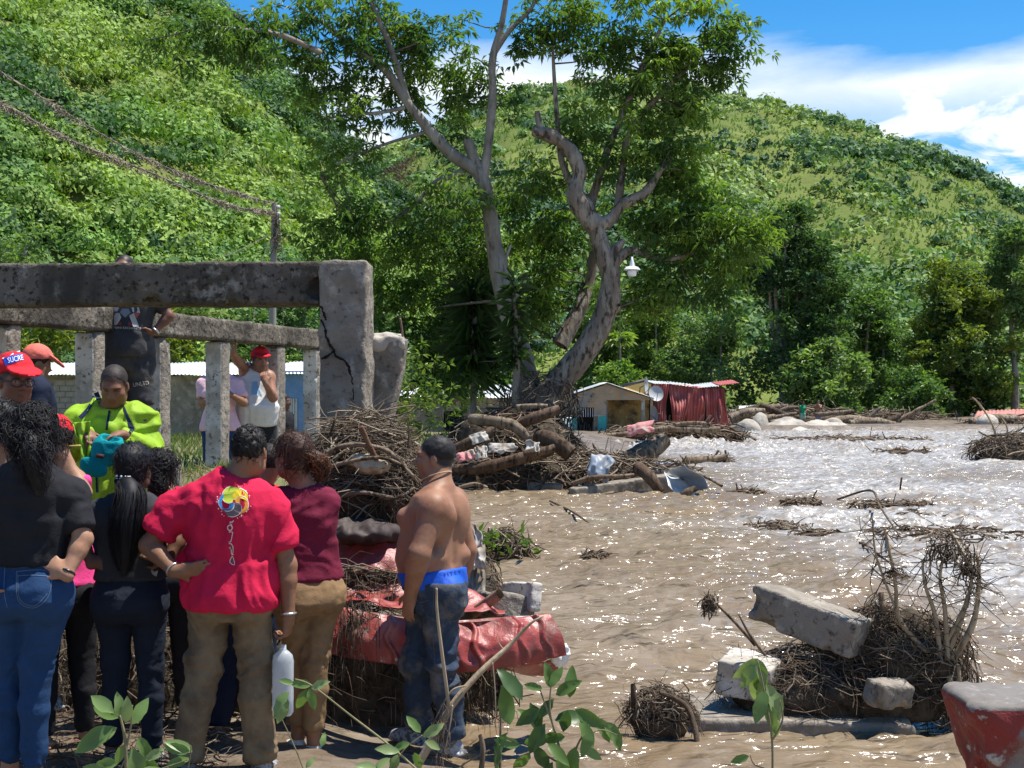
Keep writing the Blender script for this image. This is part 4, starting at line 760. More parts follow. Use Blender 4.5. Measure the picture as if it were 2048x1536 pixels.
# --- hanging lamp
lp = W(1264, 536, 31.6); la = thing('street_lamp', 'white glass street lamp hanging beside the gnarled trunk', 'lamp', lp)
def lathe(prof, k=20): 
    a = np.arange(k) * 2 * np.pi / k; V = np.array([[r * math.cos(x), r * math.sin(x), z] for r, z in prof for x in a]); n_ = len(prof); q = [[i * k + j, i * k + (j + 1) % k, i * k + k + (j + 1) % k, i * k + k + j] for i in range(n_ - 1) for j in range(k)]; return V, np.array(q)
obj('shade', mesh('shade', *lathe([(.02, .05), (.13, .02), (.185, -.03), (.19, -.045), (.17, -.05), (.02, -.04)])), MATS['glass_lamp'], la); obj('bulb_glass', mesh('bulb_glass', *lathe([(.01, -.19), (.09, -.18), (.105, -.12), (.10, -.052), (.01, -.051)])), MATS['glass_lamp'], la)
obj('lamp_neck', mesh('lamp_neck', *lathe([(.06, .02), (.055, .10), (.035, .16), (.02, .24), (.005, .25)])), MATS['white_metal'], la)
mb = MB(); mb.tube([(0, 0, .2), (.1, .3, .35), (.45, .6, .42)], .018, 5); mb.obj('bracket', MATS['dark_metal'], la)
cable('lamp_wire', 'thin wire dangling below the hanging lamp', [(1262, 555), (1242, 600), (1240, 720)], [31.6, 31.7, 31.8], .007)
# --- far roofs
mat('red_dusty', (0.44, 0.20, 0.17), .85, .15, False, [(1.2, (0.36, 0.15, 0.125), .45, .62), (3, (.42, .3, .25), .55, .7)])
def roofthing(label, quad, Y, m):
    a, b_, c, d = [W(p[0], p[1], Y + p[2]) for p in quad]; o0 = (a + c) / 2; o0[2] = 0; t = thing('fallen_roof', label, 'roof', o0); k = 4
    for i in range(k):
        u = np.linspace(i / k, (i + 1) / k, 18)[None, :, None]; v = np.linspace(0, 1, 6)[:, None, None]; P = (a * (1 - u) + b_ * u) * (1 - v) + (d * (1 - u) + c * u) * v; P[..., 2] += .03 * np.sin(u[..., 0] * 2 * np.pi * 20) + .004 * (i % 2); sheet('roof_sheet', P[::-1], m, t, .01, org=o0)
roofthing('pale red metal roof half buried on the far right bank', [(1955, 822, 3), (2110, 815, 3), (2110, 838, 0), (1942, 845, 0)], 84, 'red_dusty')
roofthing('small white roof glimpsed behind the log jam', [(1478, 812, 2), (1512, 810, 2), (1511, 818, 0), (1477, 820, 0)], 88, 'zinc')
# ================================================================== FLOOD DEBRIS
BR = np.array([[.085, .062, .042], [.13, .095, .065], [.20, .155, .11], [.30, .245, .18], [.055, .04, .028], [.16, .09, .055]])
def stickc(g, pale=0.0):
    p = np.array([.24, .28, .18 + .1 * pale, .08 + .18 * pale, .14, .06]); c = BR[g.choice(6, p=p / p.sum())]; return c * g.uniform(.75, 1.25)
def heap(name, label, surf, n, L, r, seed, parent=None, along=None, spread=1.0, pale=0.0, k=3, dz=0.02, curl=.25, mb=None, hang=0):
    """tangle of twigs lying over a surface: surf(g) -> (point, normal)"""
    g = np.random.default_rng(seed); own = mb is None; mb = mb or MB()
    for i in range(n):
        p, nn = surf(g); d = g.normal(size=3)
        if along is not None: d = d * spread + np.asarray(along) * g.choice([-1, 1])
        d = d - nn * (d @ nn) * .75; d /= np.linalg.norm(d) + 1e-9
        ln = L[0] + (L[1] - L[0]) * g.random() ** 2.2; s_ = np.cross(nn, d); w = g.normal(0, curl, 2) * ln
        P = np.array([p - d * ln / 2, p - d * ln / 5 + s_ * w[0] * .6 + nn * dz * g.random(), p + d * ln / 5 + s_ * w[1] * .5 + nn * dz * g.normal(), p + d * ln / 2 + nn * g.normal(0, .06) * ln]); rr = r[0] + (r[1] - r[0]) * g.random() ** 3
        mb.tube(bez(P, 6), rr * np.array([1, 1.05, 1, .9, .75, .45]), k, stickc(g, pale), cap=False)
    for i in range(hang):
        p, nn = surf(g); ln = g.uniform(*L) * .6; q = g.normal(0, .08, 3) * ln
        mb.tube(bez([p, p + nn * .05 + q + [0, 0, -ln * .4], p + nn * .06 + q * 1.6 + [0, 0, -ln]], 5), r[0] * np.array([1.2, 1, 1, .8, .5]), 3, stickc(g, 0), cap=False)
    if own: return mb.obj(name, MATS['stick'], parent, label=label, kind='stuff')
def ell_surf(c, r, zmin=-1e9, fill=.25, up=0.15):
    c = np.asarray(c, float); r = np.asarray(r, float)
    def fn(g):
        while True:
            d = g.normal(size=3); d /= np.linalg.norm(d); d[2] = d[2] if d[2] > -up else -d[2]
            p = c + d * r * (1 - fill * g.random() ** 1.5)
            if p[2] > zmin: nn = d / r; return p, nn / np.linalg.norm(nn)
    return fn
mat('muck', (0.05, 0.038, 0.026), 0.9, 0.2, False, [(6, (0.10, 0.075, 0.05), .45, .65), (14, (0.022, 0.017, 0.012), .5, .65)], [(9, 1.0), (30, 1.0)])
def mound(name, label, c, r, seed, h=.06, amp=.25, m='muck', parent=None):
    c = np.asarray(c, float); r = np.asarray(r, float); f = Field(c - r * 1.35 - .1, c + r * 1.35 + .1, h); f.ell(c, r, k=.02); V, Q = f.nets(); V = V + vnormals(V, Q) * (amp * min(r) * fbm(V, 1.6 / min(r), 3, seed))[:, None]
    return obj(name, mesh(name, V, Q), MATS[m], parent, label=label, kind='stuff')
def log(label, pts, r, seed, c=(.26, .20, .14), name='log', cat='log', knob=.12, mt='bark_rough', k=9, group=None, tc=None):
    P = np.asarray(pts, float); o0 = P.mean(0).copy(); mb = MB(); limb(mb, P - o0, r if hasattr(r, '__len__') else [r, r * .9, r * .75], k, knob=knob, seed=seed, c=(np.asarray(c) * .45 + np.mean(c) * .55) / .2 * .62)
    return mb.obj(name, MATS[mt], label=label, cat=cat, group=group, loc=o0)
def wp(*a): return [W(*p) for p in a]
# ---- twig nest against the ruin corner
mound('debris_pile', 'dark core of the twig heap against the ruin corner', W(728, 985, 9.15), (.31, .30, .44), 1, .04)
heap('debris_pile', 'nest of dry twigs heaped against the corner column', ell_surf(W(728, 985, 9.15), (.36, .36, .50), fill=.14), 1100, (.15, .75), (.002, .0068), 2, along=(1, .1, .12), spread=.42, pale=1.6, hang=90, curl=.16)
heap('debris_pile', 'twigs trailing down the right side of the nest', ell_surf(W(805, 1000, 9.0), (.14, .25, .28)), 260, (.1, .45), (.002, .006), 3, along=(.8, 0, -.5), spread=.5, pale=.4)
log('pale curved branch arched over the twig nest', wp((655, 905, 8.82), (700, 890, 8.8), (770, 900, 8.8), (818, 945, 8.8), (835, 965, 8.85)), [.014, .016, .016, .012, .007], 1, (.36, .30, .22), 'branch', 'branch')
log('pale straight branch lying across the middle of the nest', wp((632, 945, 8.8), (690, 925, 8.76), (760, 915, 8.76), (812, 932, 8.8)), [.012, .013, .012, .007], 2, (.34, .28, .21), 'branch', 'branch')
log('thin branch across the lower part of the nest', wp((660, 1000, 8.8), (720, 985, 8.74), (790, 995, 8.74), (830, 975, 8.8)), [.01, .012, .011, .006], 3, (.30, .24, .18), 'branch', 'branch')
log('thin upright stick poking above the nest', wp((660, 870, 8.9), (668, 845, 8.88), (674, 822, 8.9)), [.009, .008, .004], 4, (.27, .21, .15), 'branch', 'branch')
V, Q = rock(W(738, 890, 8.78), (.018, .012, .125), rotM(0, -.42, 0), .008, .003, 20, .005, 2, 5); o = nobj('wooden_plank', (V, Q), 'stick', tint=(.16, .085, .045)); tag(o, 'reddish brown broken plank stuck in the twig nest', 'plank')
def crumple(name, label, cat, c, r, M, seed, m, amp=.3, h=.02, parent=None, sc=None):
    c = np.asarray(c, float); e = max(r) * 1.5 + .05; f = Field(c - e, c + e, h); f.ell(c, r, M, k=.01); V, Q = f.nets(); N_ = vnormals(V, Q); sc = sc or 2.2 / max(r)
    V = V + N_ * (amp * min(r) * (1 - 2 * np.abs(vnoise(V, sc, seed)) + .6 * (1 - 2 * np.abs(vnoise(V, sc * 2.3, seed + 1)))))[:, None]; o = obj(name, mesh(name, V, Q), m if not isinstance(m, str) else MATS[m], parent); return tag(o, label, cat) if label else o
def rag(label, c, w, h_, seed, m, rx=-.5, rz=0.0, n=22):
    u, v = np.meshgrid(np.linspace(-1, 1, n), np.linspace(-1, 1, n)); q = np.stack([u, v, 0 * u + seed], -1); ang = np.arctan2(v, u); rr = 1 + .28 * vnoise(np.stack([np.cos(ang) * 1.3, np.sin(ang) * 1.3, 0 * u + seed], -1), 1.5, seed)
    hgt = .42 * (1 - 2 * np.abs(vnoise(q * np.array([1, .4, 1]), 1.7, seed))) + .14 * (1 - 2 * np.abs(vnoise(q * np.array([1, .6, 1]), 3.1, seed + 1))) - .25 * (u * u + v * v); Pq = np.stack([u * rr * w, v * rr * h_, hgt * min(w, h_)], -1) @ rotM(rx, .15 * ((seed % 5) - 2), rz).T + np.asarray(c); return tag(sheet('rag', Pq, m, None, .004 * max(1, w / .2)), label, 'rag')
mat('sack_tan', (0.42, 0.34, 0.22), .9, .1, False, [(5, (.27, .20, .13), .45, .65)], [(60, .3)]); mat('cloth_white', (0.46, 0.43, 0.385), .9, .1, False, [(4, (.20, .16, .12), .46, .60)], [(50, .3)]); mat('cloth_dark', (0.045, 0.032, 0.028), .7, .3, False, [(4, (.09, .07, .06), .48, .66)]); mat('cloth_pink', (0.5, 0.2, 0.2), .9, .1, False, [(4, (.36, .31, .25), .48, .6)]); mat('sheet_blue', (0.20, 0.24, 0.29), .5, .4, False, [(3, (.33, .33, .32), .5, .65)])
crumple('sack', 'tan mud stained sack buried in the twig nest', 'sack', W(735, 928, 8.82), (.13, .06, .05), rotM(0, .1, 0), 4, 'sack_tan', .3, .012)
crumple('tarpaulin', 'dark crumpled tarpaulin under the twig nest', 'tarp', W(715, 1062, 8.72), (.26, .20, .05), rotM(0, .06, 0), 6, 'cloth_dark', .5, .014)
# ---- crumpled red roofing
mat('sheet_edge', (.50, .44, .40), .6, .3, False, [(9, (.27, .06, .05), .44, .52), (3, (.2, .16, .12), .5, .62)])
wr = W(880, 1300, 8.1); wr[2] = 0; ws = thing('roof_wreck', 'crumpled red metal roofing wreck lying over the debris', 'wreck', wr)
def interp_edge(e, u): e = np.asarray(e, float); return np.stack([np.interp(u, np.linspace(0, 1, len(e)), e[:, i]) for i in range(e.shape[1])], -1)
def panel(name, topE, botE, m, seed, nu=120, nv=34, dent=.05, ribs=(), bow=0.0, th=.006, rib=.018):
    u = np.linspace(0, 1, nu); v = np.linspace(0, 1, nv); a = bez([W(*p) for p in topE], nu); b_ = bez([W(*p) for p in botE], nu); P = a[None] * (1 - v[:, None, None]) + b_[None] * v[:, None, None]
    q = P.copy(); t1 = np.gradient(P, axis=1); t2 = np.gradient(P, axis=0); N_ = np.cross(t2, t1); N_ /= np.linalg.norm(N_, axis=-1, keepdims=True) + 1e-9; N_ *= np.sign(-N_[..., 1:2] + 1e-9)
    h_ = dent * (.6 * vnoise(q, 3.2, seed) + .85 * (1 - 2 * np.abs(vnoise(q @ rotM(0, .6, .4).T * [1, .6, 1], 4.5, seed + 1))) + .5 * (1 - 2 * np.abs(vnoise(q @ rotM(.4, -.7, .2).T * [1.2, .5, 1], 8.5, seed + 3))) + .2 * vnoise(q, 14, seed + 2)) + bow * np.sin(np.pi * v)[:, None]
    for r_ in ribs: h_ = h_ + rib * np.exp(-((u[None] - r_ - .012 * np.sin(v * 9)[:, None]) / .008) ** 2)
    return sheet(name, (P + N_ * h_[..., None]), m, ws, th, org=wr)
panel('front_sheet', [(625, 1215, 8.15), (760, 1232, 7.98), (880, 1246, 7.9), (1000, 1238, 8.0), (1092, 1232, 8.15)], [(630, 1300, 8.0), (760, 1326, 7.86), (900, 1344, 7.85), (1020, 1335, 7.9), (1128, 1312, 8.1)], 'red_sheet', 3, 200, 40, .036, (.30, .62, .80, .90), .05, rib=.03)
panel('front_lip', [(640, 1211, 8.25), (760, 1228, 8.06), (880, 1242, 7.98), (1000, 1235, 8.08), (1090, 1229, 8.22)], [(626, 1216, 8.14), (760, 1233, 7.97), (880, 1247, 7.89), (1000, 1239, 7.99), (1092, 1233, 8.14)], 'sheet_edge', 4, 90, 6, .006, (), .008)
panel('back_sheet', [(640, 1095, 8.9), (700, 1078, 8.9), (760, 1076, 8.9), (805, 1092, 8.85)], [(645, 1135, 8.55), (700, 1150, 8.5), (770, 1152, 8.5), (815, 1160, 8.5)], 'red_sheet', 5, 60, 24, .03, (), .05)
panel('middle_sheet', [(640, 1165, 8.6), (720, 1172, 8.55), (800, 1168, 8.55), (930, 1190, 8.6), (1010, 1205, 8.6)], [(640, 1206, 8.36), (760, 1223, 8.21), (880, 1239, 8.11), (960, 1234, 8.2), (1010, 1232, 8.3)], 'red_sheet', 6, 90, 26, .05, (.4,), -.03)
panel('torn_flap', [(990, 1318, 8.05), (1050, 1322, 8.1), (1122, 1315, 8.15)], [(1000, 1334, 8.2), (1060, 1346, 8.25), (1112, 1350, 8.3)], 'red_sheet', 7, 40, 10, .012)
crumple('fold', None, None, W(1118, 1308, 8.12), (.05, .03, .055), rotM(0, 0, .4), 8, 'white_metal', .5, .008, ws).location = (-wr[0], -wr[1], -wr[2])
mb = MB()
for i in range(2):
    P = bez(wp((650, 1147 + i * 16, 8.42), (720, 1142 + i * 17, 8.36), (810, 1150 + i * 9, 8.4)), 12); log(['long pale pole lying across the red roofing', 'split dark pole under the pale pole on the red roofing'][i], P[[0, 4, 8, 11]], [.018, .022, .02, .016], 30 + i, [(.36, .29, .2), (.2, .15, .1)][i], 'pole', 'pole')
heap('hanging_roots', 'roots and weed caught between the poles on the red roofing', lambda g: (W(g.uniform(655, 800), g.uniform(1140, 1175), 8.36), np.array([0, -1.0, .2])), 150, (.08, .4), (.0015, .005), 12, along=(1, 0, .05), spread=.3, pale=.4, hang=70)
heap('hanging_roots', 'dark roots hanging over the front of the red roofing', lambda g: (W(g.normal(715, 28), g.uniform(1205, 1310), 7.92), np.array([0, -1.0, .2])), 120, (.1, .35), (.0015, .004), 13, along=(.3, 0, -1), spread=.5, hang=110)
heap('hanging_roots', 'wet roots under the right end of the red roofing', lambda g: (W(g.uniform(910, 1010), g.uniform(1345, 1400), 8.15), np.array([0, -1.0, .0])), 150, (.15, .4), (.002, .006), 14, along=(.15, 0, -1), spread=.4, hang=60)
mound('debris_bank', 'black debris mass standing in for the shade under the red roofing', (-.95, 8.75, .18), (.75, .5, .42), 21, .05, .2)  # dark debris whose black paints in the shade below the roofing
mound('debris_bank', 'black debris mass standing in for the shade behind the standing crowd', (-2.1, 8.55, .2), (1.0, .5, .58), 22, .05, .2)  # dark debris whose black paints in the overhang's shadow behind the legs
heap('debris_bank', 'wet roots and twigs matted behind the crowd', ell_surf((-2.0, 8.5, .2), (1.1, .56, .64), fill=.1), 700, (.12, .7), (.002, .008), 23, along=(.5, 0, -.5), spread=.8, hang=160)
heap('debris_bank', 'wet roots and twigs matted under the roofing', ell_surf((-.9, 8.7, .18), (.85, .58, .5), fill=.1), 420, (.12, .6), (.002, .007), 24, along=(.4, 0, -.8), spread=.6, hang=160)
def gsurf(x0, x1, y0, y1, dz=.01):
    def fn(g):
        x, y = g.uniform(x0, x1), g.uniform(y0, y1); return np.array([x, y, float(ground_z(x, y)) + dz + .03 * g.random()]), np.array([0, 0, 1.0])
    return fn
heap('twig_litter', 'flattened twigs and reeds on the mud around the feet of the crowd', gsurf(-2.9, -1.45, 5.6, 8.2), 900, (.08, .5), (.0015, .006), 25, pale=.5)
heap('twig_litter', 'scattered twigs on the terrace grass in front of the columns', lambda g: (lambda x, y: (np.array([x, y, float(ground_z(x, y)) + .02]), np.array([0, 0, 1.0])))(g.uniform(-4.6, -1.6), g.uniform(10.5, 13.6)), 260, (.15, .8), (.003, .010), 26, pale=1.2)
# slab, log, white rags beside the wreck
V, Q = rock(W(1005, 1212, 8.75), (.13, .26, .075), rotM(-.12, .18, .25), .014, .012, 8, .012, 4, 31); o = nobj('concrete_slab', (V, Q), 'concrete'); tag(o, 'broken concrete slab tilted behind the red roofing', 'slab')
V, Q = rock(W(1042, 1200, 8.7) + [0, 0, .02], (.035, .22, .085), rotM(-.12, .15, .42), .012, .008, 9, .01, 2, 33); o = nobj('curb_piece', (V, Q), 'whitewash'); tag(o, 'narrow whitewashed slab edge beside the tilted slab', 'slab')
log('short sawn log end poking out of the red roofing', wp((930, 1238, 8.6), (962, 1215, 8.45), (1000, 1188, 8.35)), [.035, .034, .033], 35, (.34, .24, .16), mt='bark_grey', knob=.05)
for i, (px, py, rr, lb) in enumerate([(945, 1075, (.03, .04, .06), 'white torn rag above the red roofing beside the bare backed man'), (950, 1115, (.04, .05, .05), 'crumpled white sacking behind the bare backed man'), (948, 1170, (.035, .05, .09), 'long white torn plastic draped to the concrete slab')]): rag(lb, W(px, py, 8.9), rr[0] * 1.7, rr[2] * 1.5, 40 + i, 'cloth_white', 1.2)
mound('debris_bank', 'muck packed behind the white rags and the concrete slab', (-.27, 9.25, .35), (.22, .26, .62), 27, .04, .25); heap('debris_bank', 'twigs over the muck behind the white rags', ell_surf((-.27, 9.25, .35), (.26, .3, .68), fill=.1), 160, (.1, .4), (.002, .006), 28, along=(.4, 0, -.6), spread=.6)
P0 = G(1005, 1122); mound('debris_clump', 'muddy core of the leafy clump in the water', P0 + [0, 0, .02], (.28, .3, .2), 44, .04); heap('debris_clump', 'small clump of twigs and green leaves caught in the water behind the bare backed man', ell_surf(P0 + [0, 0, .05], (.36, .3, .30), fill=.3), 230, (.15, .7), (.004, .014), 45, along=(1, 0, .3), spread=.7, pale=.8)
g = np.random.default_rng(46); n_ = 90; P = P0 + g.normal(0, 1, (n_, 3)) * [.25, .12, .08] + [-.08, -.2, .2]; A = rdir(n_, g); A[:, 2] = np.abs(A[:, 2]); o = obj('green_weed', leaf_mesh('green_weed', P, A, rdir(n_, g), np.full(n_, .16), np.full(n_, .05), np.array([.11, .19, .03]) * g.uniform(.5, 1.3, (n_, 1))), MATS['leaf'], kind='stuff'); tag(o, 'green weed on the small debris clump')
# ---- debris island round the two tall trees
IC = np.array([2.0, 31.6, .3])
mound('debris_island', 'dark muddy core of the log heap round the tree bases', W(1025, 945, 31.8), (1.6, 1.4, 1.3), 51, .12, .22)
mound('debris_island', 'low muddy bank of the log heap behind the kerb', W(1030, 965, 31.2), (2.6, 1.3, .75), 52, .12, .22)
heap('debris_island', 'dense twigs and roots packed round the tree bases', ell_surf(W(1025, 950, 31.8), (1.75, 1.5, 1.5), fill=.14), 900, (.3, 1.7), (.007, .03), 53, pale=1.2, along=(1, 0, .1), spread=.8)
heap('debris_island', 'twigs and roots piled behind the flood kerb', ell_surf(W(1040, 970, 31.2), (2.8, 1.5, .85), fill=.12), 900, (.25, 1.6), (.007, .026), 54, pale=1.2, along=(1, 0, 0), spread=.6)
heap('debris_island', 'root tangle climbing the tree bases', ell_surf(W(1080, 810, 32.3), (.95, .9, .75), fill=.4, up=1), 420, (.3, 1.2), (.006, .022), 55, pale=.6, along=(.3, 0, 1), spread=.9)
heap('debris_island', 'driftwood trailing off the right end of the kerb', ell_surf(W(1270, 955, 30.2), (1.4, .8, .42), fill=.2), 420, (.2, 1.2), (.006, .025), 56, pale=.8, along=(1, 0, .1), spread=.6)
heap('debris_island', 'twigs hanging at the far corner of the log heap', ell_surf(W(1180, 945, 31), (1.0, .8, .45), fill=.2), 350, (.25, 1.3), (.006, .024), 57, pale=.6)
LG = [('thick pale forked root log on top of the heap', ((940, 838, 30.3), (985, 842, 30.0), (1025, 850, 29.9), (1055, 875, 29.9)), [.10, .12, .14, .10], (.30, .25, .19)), ('reddish broken log leaning against the gnarled trunk', ((1032, 852, 30.2), (1070, 835, 30.0), (1118, 818, 30.1)), [.13, .12, .10], (.19, .115, .075)),
      ('reddish brown log at the left end of the heap', ((903, 905, 30.2), (945, 885, 29.9), (985, 862, 29.9)), [.15, .14, .11], (.17, .10, .065)), ('long dark log low across the heap', ((905, 938, 29.8), (970, 935, 29.5), (1050, 915, 29.4), (1105, 900, 29.5)), [.10, .12, .12, .10], (.17, .10, .06)), ('thick dark log end pointing at the teal house', ((1075, 872, 30.0), (1110, 885, 29.7), (1142, 908, 29.6)), [.16, .19, .18], (.15, .10, .065)),
      ('short reddish log lying flat in the heap middle', ((1050, 910, 29.4), (1085, 903, 29.3), (1108, 895, 29.4)), [.10, .10, .09], (.19, .12, .08)), ('pale snapped branch above the thick forked log', ((1035, 815, 30.6), (1065, 812, 30.4), (1095, 812, 30.4)), [.07, .06, .05], (.33, .28, .21)), ('big pale broken trunk beyond the kerb end', ((1245, 932, 33.0), (1285, 908, 33.3), (1330, 878, 33.6)), [.26, .25, .19], (.30, .235, .165)),
      ('brown split log standing over the kerb end', ((1275, 935, 28.6), (1300, 955, 28.3), (1322, 985, 28.2)), [.13, .12, .08], (.18, .115, .075)), ('pale pole lying on the water past the kerb', ((1365, 922, 41), (1400, 922, 41), (1452, 915, 41)), [.13, .12, .10], (.34, .27, .19)), ('stub of root log in the water by the kerb', ((1358, 1000, 28.0), (1376, 985, 27.9), (1390, 976, 28)), [.10, .09, .05], (.2, .15, .1)),
      ('thin pale stick slanting out of the water by the kerb', ((1390, 945, 29), (1420, 958, 28.8), (1444, 972, 28.6)), [.045, .04, .035], (.34, .28, .2)), ('long curved pale branch lying on the kerb', ((1145, 968, 28.6), (1190, 955, 28.4), (1250, 952, 28.4), (1300, 945, 28.6)), [.05, .05, .045, .03], (.28, .2, .14)), ('pale branch lying by the bare backed man at the water edge', ((918, 975, 26), (950, 968, 26), (975, 975, 26)), [.035, .03, .02], (.36, .3, .22))]
for i, (lb, p, r_, c_) in enumerate(LG): log(lb, wp(*p), r_, 60 + i, c_, knob=.18)
def kerb(label, a, b_, h_, seed):
    a, b_ = W(*a), W(*b_); m_ = (a + b_) / 2; d = b_ - a; ln = np.linalg.norm(d); x = d / ln; y = np.cross([0, 0, 1.0], x); y /= np.linalg.norm(y); M = np.stack([x, y, np.cross(x, y)], 1)
    V, Q = rock(m_ + [0, 0, -h_ / 2], (ln / 2, .16, h_ / 2), M, .035, .015, 3, .02, 5, seed); o = nobj('concrete_kerb', (V, Q), 'concrete_wet'); tag(o, label, 'kerb')
kerb('long low concrete kerb below the log heap', (860, 940, 31.5), (1118, 968, 29.6), .5, 71); kerb('tilted concrete kerb piece jutting toward the open river', (1143, 975, 28.4), (1350, 945, 29.2), .52, 72)
for i, (px, py, Y_, rr, m_, lb) in enumerate([(930, 912, 29.3, (.22, .12, .10), 'cloth_pink', 'pinkish rag bundle at the left end of the log heap'), (962, 905, 29.3, (.14, .1, .12), 'cloth_white', 'white rag hanging beside the pink bundle'), (1003, 895, 29.4, (.3, .12, .06), 'cloth_white', 'flattened white sheet in the log heap'), (1065, 892, 29.2, (.15, .1, .1), 'cloth_white', 'white plastic bag caught mid heap'), (1203, 932, 28.8, (.22, .1, .2), 'sheet_blue', 'crumpled blue grey plastic sheet behind the kerb'), (958, 875, 29.8, (.2, .1, .05), 'cloth_white', 'pale rag under the thick forked log'), (1280, 855, 56, (.6, .3, .22), 'cloth_pink', 'red and white rag heap before the ochre porch'), (1330, 935, 30.2, (.25, .1, .12), 'sheet_blue', 'grey sheet scrap at the kerb end')]): rag(lb, W(px, py, Y_ - .2), rr[0] * .95, max(rr[2], .10) * 1.15, 80 + i, m_, 1.0)
for i, (px, py, rx_, ry_, lb) in enumerate([(1362, 972, .5, .5, 'bent grey metal sheet dipping into the water by the kerb'), (1378, 955, -.3, .7, 'dark metal sheet edge above the bent grey one')]):
    u, v = np.meshgrid(np.linspace(-.35, .35, 24), np.linspace(-.3, .3, 12)); P = np.stack([u, v, .05 * np.sin(u * 9 + i) + .03 * vnoise(np.stack([u, v, u * 0], -1), 5, i)], -1) @ rotM(rx_, ry_, .3).T + W(px, py, 28.3); o = sheet('metal_sheet', P, 'zinc' if i == 0 else 'sheet_blue', None, .008); tag(o, lb, 'metal sheet')
# ---- in front of the gable house and the shack
heap('debris_drift', 'drift of branches and planks against the gable house and red shack', ell_surf(W(1350, 874, 59), (3.0, 1.0, .55), zmin=0, fill=.3), 480, (.4, 2.2), (.015, .05), 91, along=(1, 0, .1), spread=.5, pale=.8)
heap('debris_drift', 'muddy twigs at the foot of the teal wall', ell_surf(W(1215, 885, 58), (1.3, .6, .22), zmin=0, fill=.3), 150, (.3, 1.6), (.012, .04), 92, along=(1, 0, .2), spread=.7, pale=.5)
mound('debris_drift', 'mud core of the drift before the shack', W(1350, 882, 59.3), (2.8, .8, .4), 93, .12, .25)
for i, (p, r_, lb) in enumerate([(((1268, 868), (1330, 858), (1400, 860), (1440, 858)), .14, 'long pale log lying before the red shack'), (((1215, 872), (1260, 868), (1295, 872)), .11, 'pale straight log at the porch foot'), (((1350, 850), (1385, 846), (1420, 848)), .09, 'upper pale pole resting against the red sheets'), (((1215, 890), (1245, 880), (1290, 876)), .10, 'reddish log at the teal wall foot'), (((1400, 868), (1412, 845), (1422, 830)), .06, 'stick propped against the hanging red sheet'), (((1296, 880), (1300, 858), (1296, 842)), .07, 'upright dark stump before the satellite dish')]): log(lb, [W(a, b_, 57.5) for a, b_ in p], [r_, r_, r_ * .8], 100 + i, (.33, .26, .18) if i not in (3, 5) else (.18, .11, .07))
# ---- far log jam and boulders
g = np.random.default_rng(120)
JL = [((1455, 850), (1500, 830), (1560, 812)), ((1460, 838), (1490, 826), (1530, 822)), ((1480, 848), (1540, 836), (1600, 826)), ((1500, 842), (1560, 838), (1630, 842)), ((1540, 850), (1600, 842), (1680, 846)), ((1580, 832), (1640, 838), (1700, 825)), ((1600, 845), (1660, 838), (1708, 822)), ((1650, 848), (1700, 838), (1735, 843)), ((1475, 826), (1520, 816), (1570, 818)), ((1560, 822), (1590, 815), (1620, 823)), ((1700, 850), (1740, 843), (1790, 850)), ((1736, 838), (1750, 825), (1762, 815)), ((1520, 810), (1560, 826), (1600, 846)), ((1760, 852), (1790, 838), (1800, 830)), ((1780, 852), (1825, 825), (1872, 800)), ((1470, 856), (1474, 838), (1480, 818)), ((1450, 842), (1462, 852), (1500, 855)), ((1630, 830), (1690, 824), (1702, 820)), ((1940, 848), (2000, 838), (2060, 842)), ((1960, 842), (2010, 832), (2055, 834)), ((1980, 852), (2020, 846), (2060, 848))]
JN = {}
WH = ['at the left edge of the far log jam', 'beside the tall dark tree stems', 'behind the boulders', 'in the middle of the far log jam', 'by the two distant people', 'under the bushy trees of the far bank', 'before the far red roof']
for i, p in enumerate(JL):
    Y_ = g.uniform(82, 86); px = p[1][0]; w_ = WH[0] if px < 1500 else WH[1] if px < 1545 else WH[2] if px < 1600 else WH[4] if px < 1665 else WH[3] if px < 1720 else WH[5] if px < 1930 else WH[6]
    JN[w_] = JN.get(w_, -1) + 1; kd = JN[w_] % 4
    log(['thick pale', 'slender grey', 'dark brown', 'crooked pale'][kd] + ' driftwood log ' + w_, [W(a, b_, Y_) for a, b_ in p], np.array([.24, .20, .13]) * [1.35, .6, .95, .9][kd] * (.55 if i == 14 else 1), 130 + i, [(.36, .31, .24), (.25, .23, .2), (.15, .11, .08), (.34, .28, .2)][kd], group='driftwood ' + w_, k=7, knob=.2 if kd < 3 else .5)
heap('debris_drift', 'dark brush packed behind the far driftwood logs', ell_surf(W(1590, 848, 86), (4.5, 1.2, 1.05), zmin=-.2, fill=.3), 500, (.6, 3), (.02, .07), 151, along=(1, 0, .15), spread=.5, pale=.4)
heap('debris_drift', 'dark brush under the bushy trees of the far bank', ell_surf(W(1790, 852, 88), (4.0, 1.2, .9), zmin=-.2, fill=.3), 350, (.6, 3), (.02, .06), 152, along=(1, 0, .2), spread=.6)
heap('debris_drift', 'dark brush under the far red roof', ell_surf(W(2005, 850, 83), (2.6, 1.0, .5), zmin=-.2, fill=.3), 200, (.5, 2), (.02, .06), 153, along=(1, 0, .1), spread=.6)
mound('debris_drift', 'dark core of the far log jam', W(1600, 856, 87), (5.0, 1.0, .9), 154, .2, .25); mound('debris_drift', 'dark core of brush on the far bank', W(1800, 858, 89), (5, 1.2, .8), 155, .2, .25); mound('debris_drift', 'dark core of brush on the right far bank', W(2000, 858, 84), (3, 1, .45), 156, .15, .25)
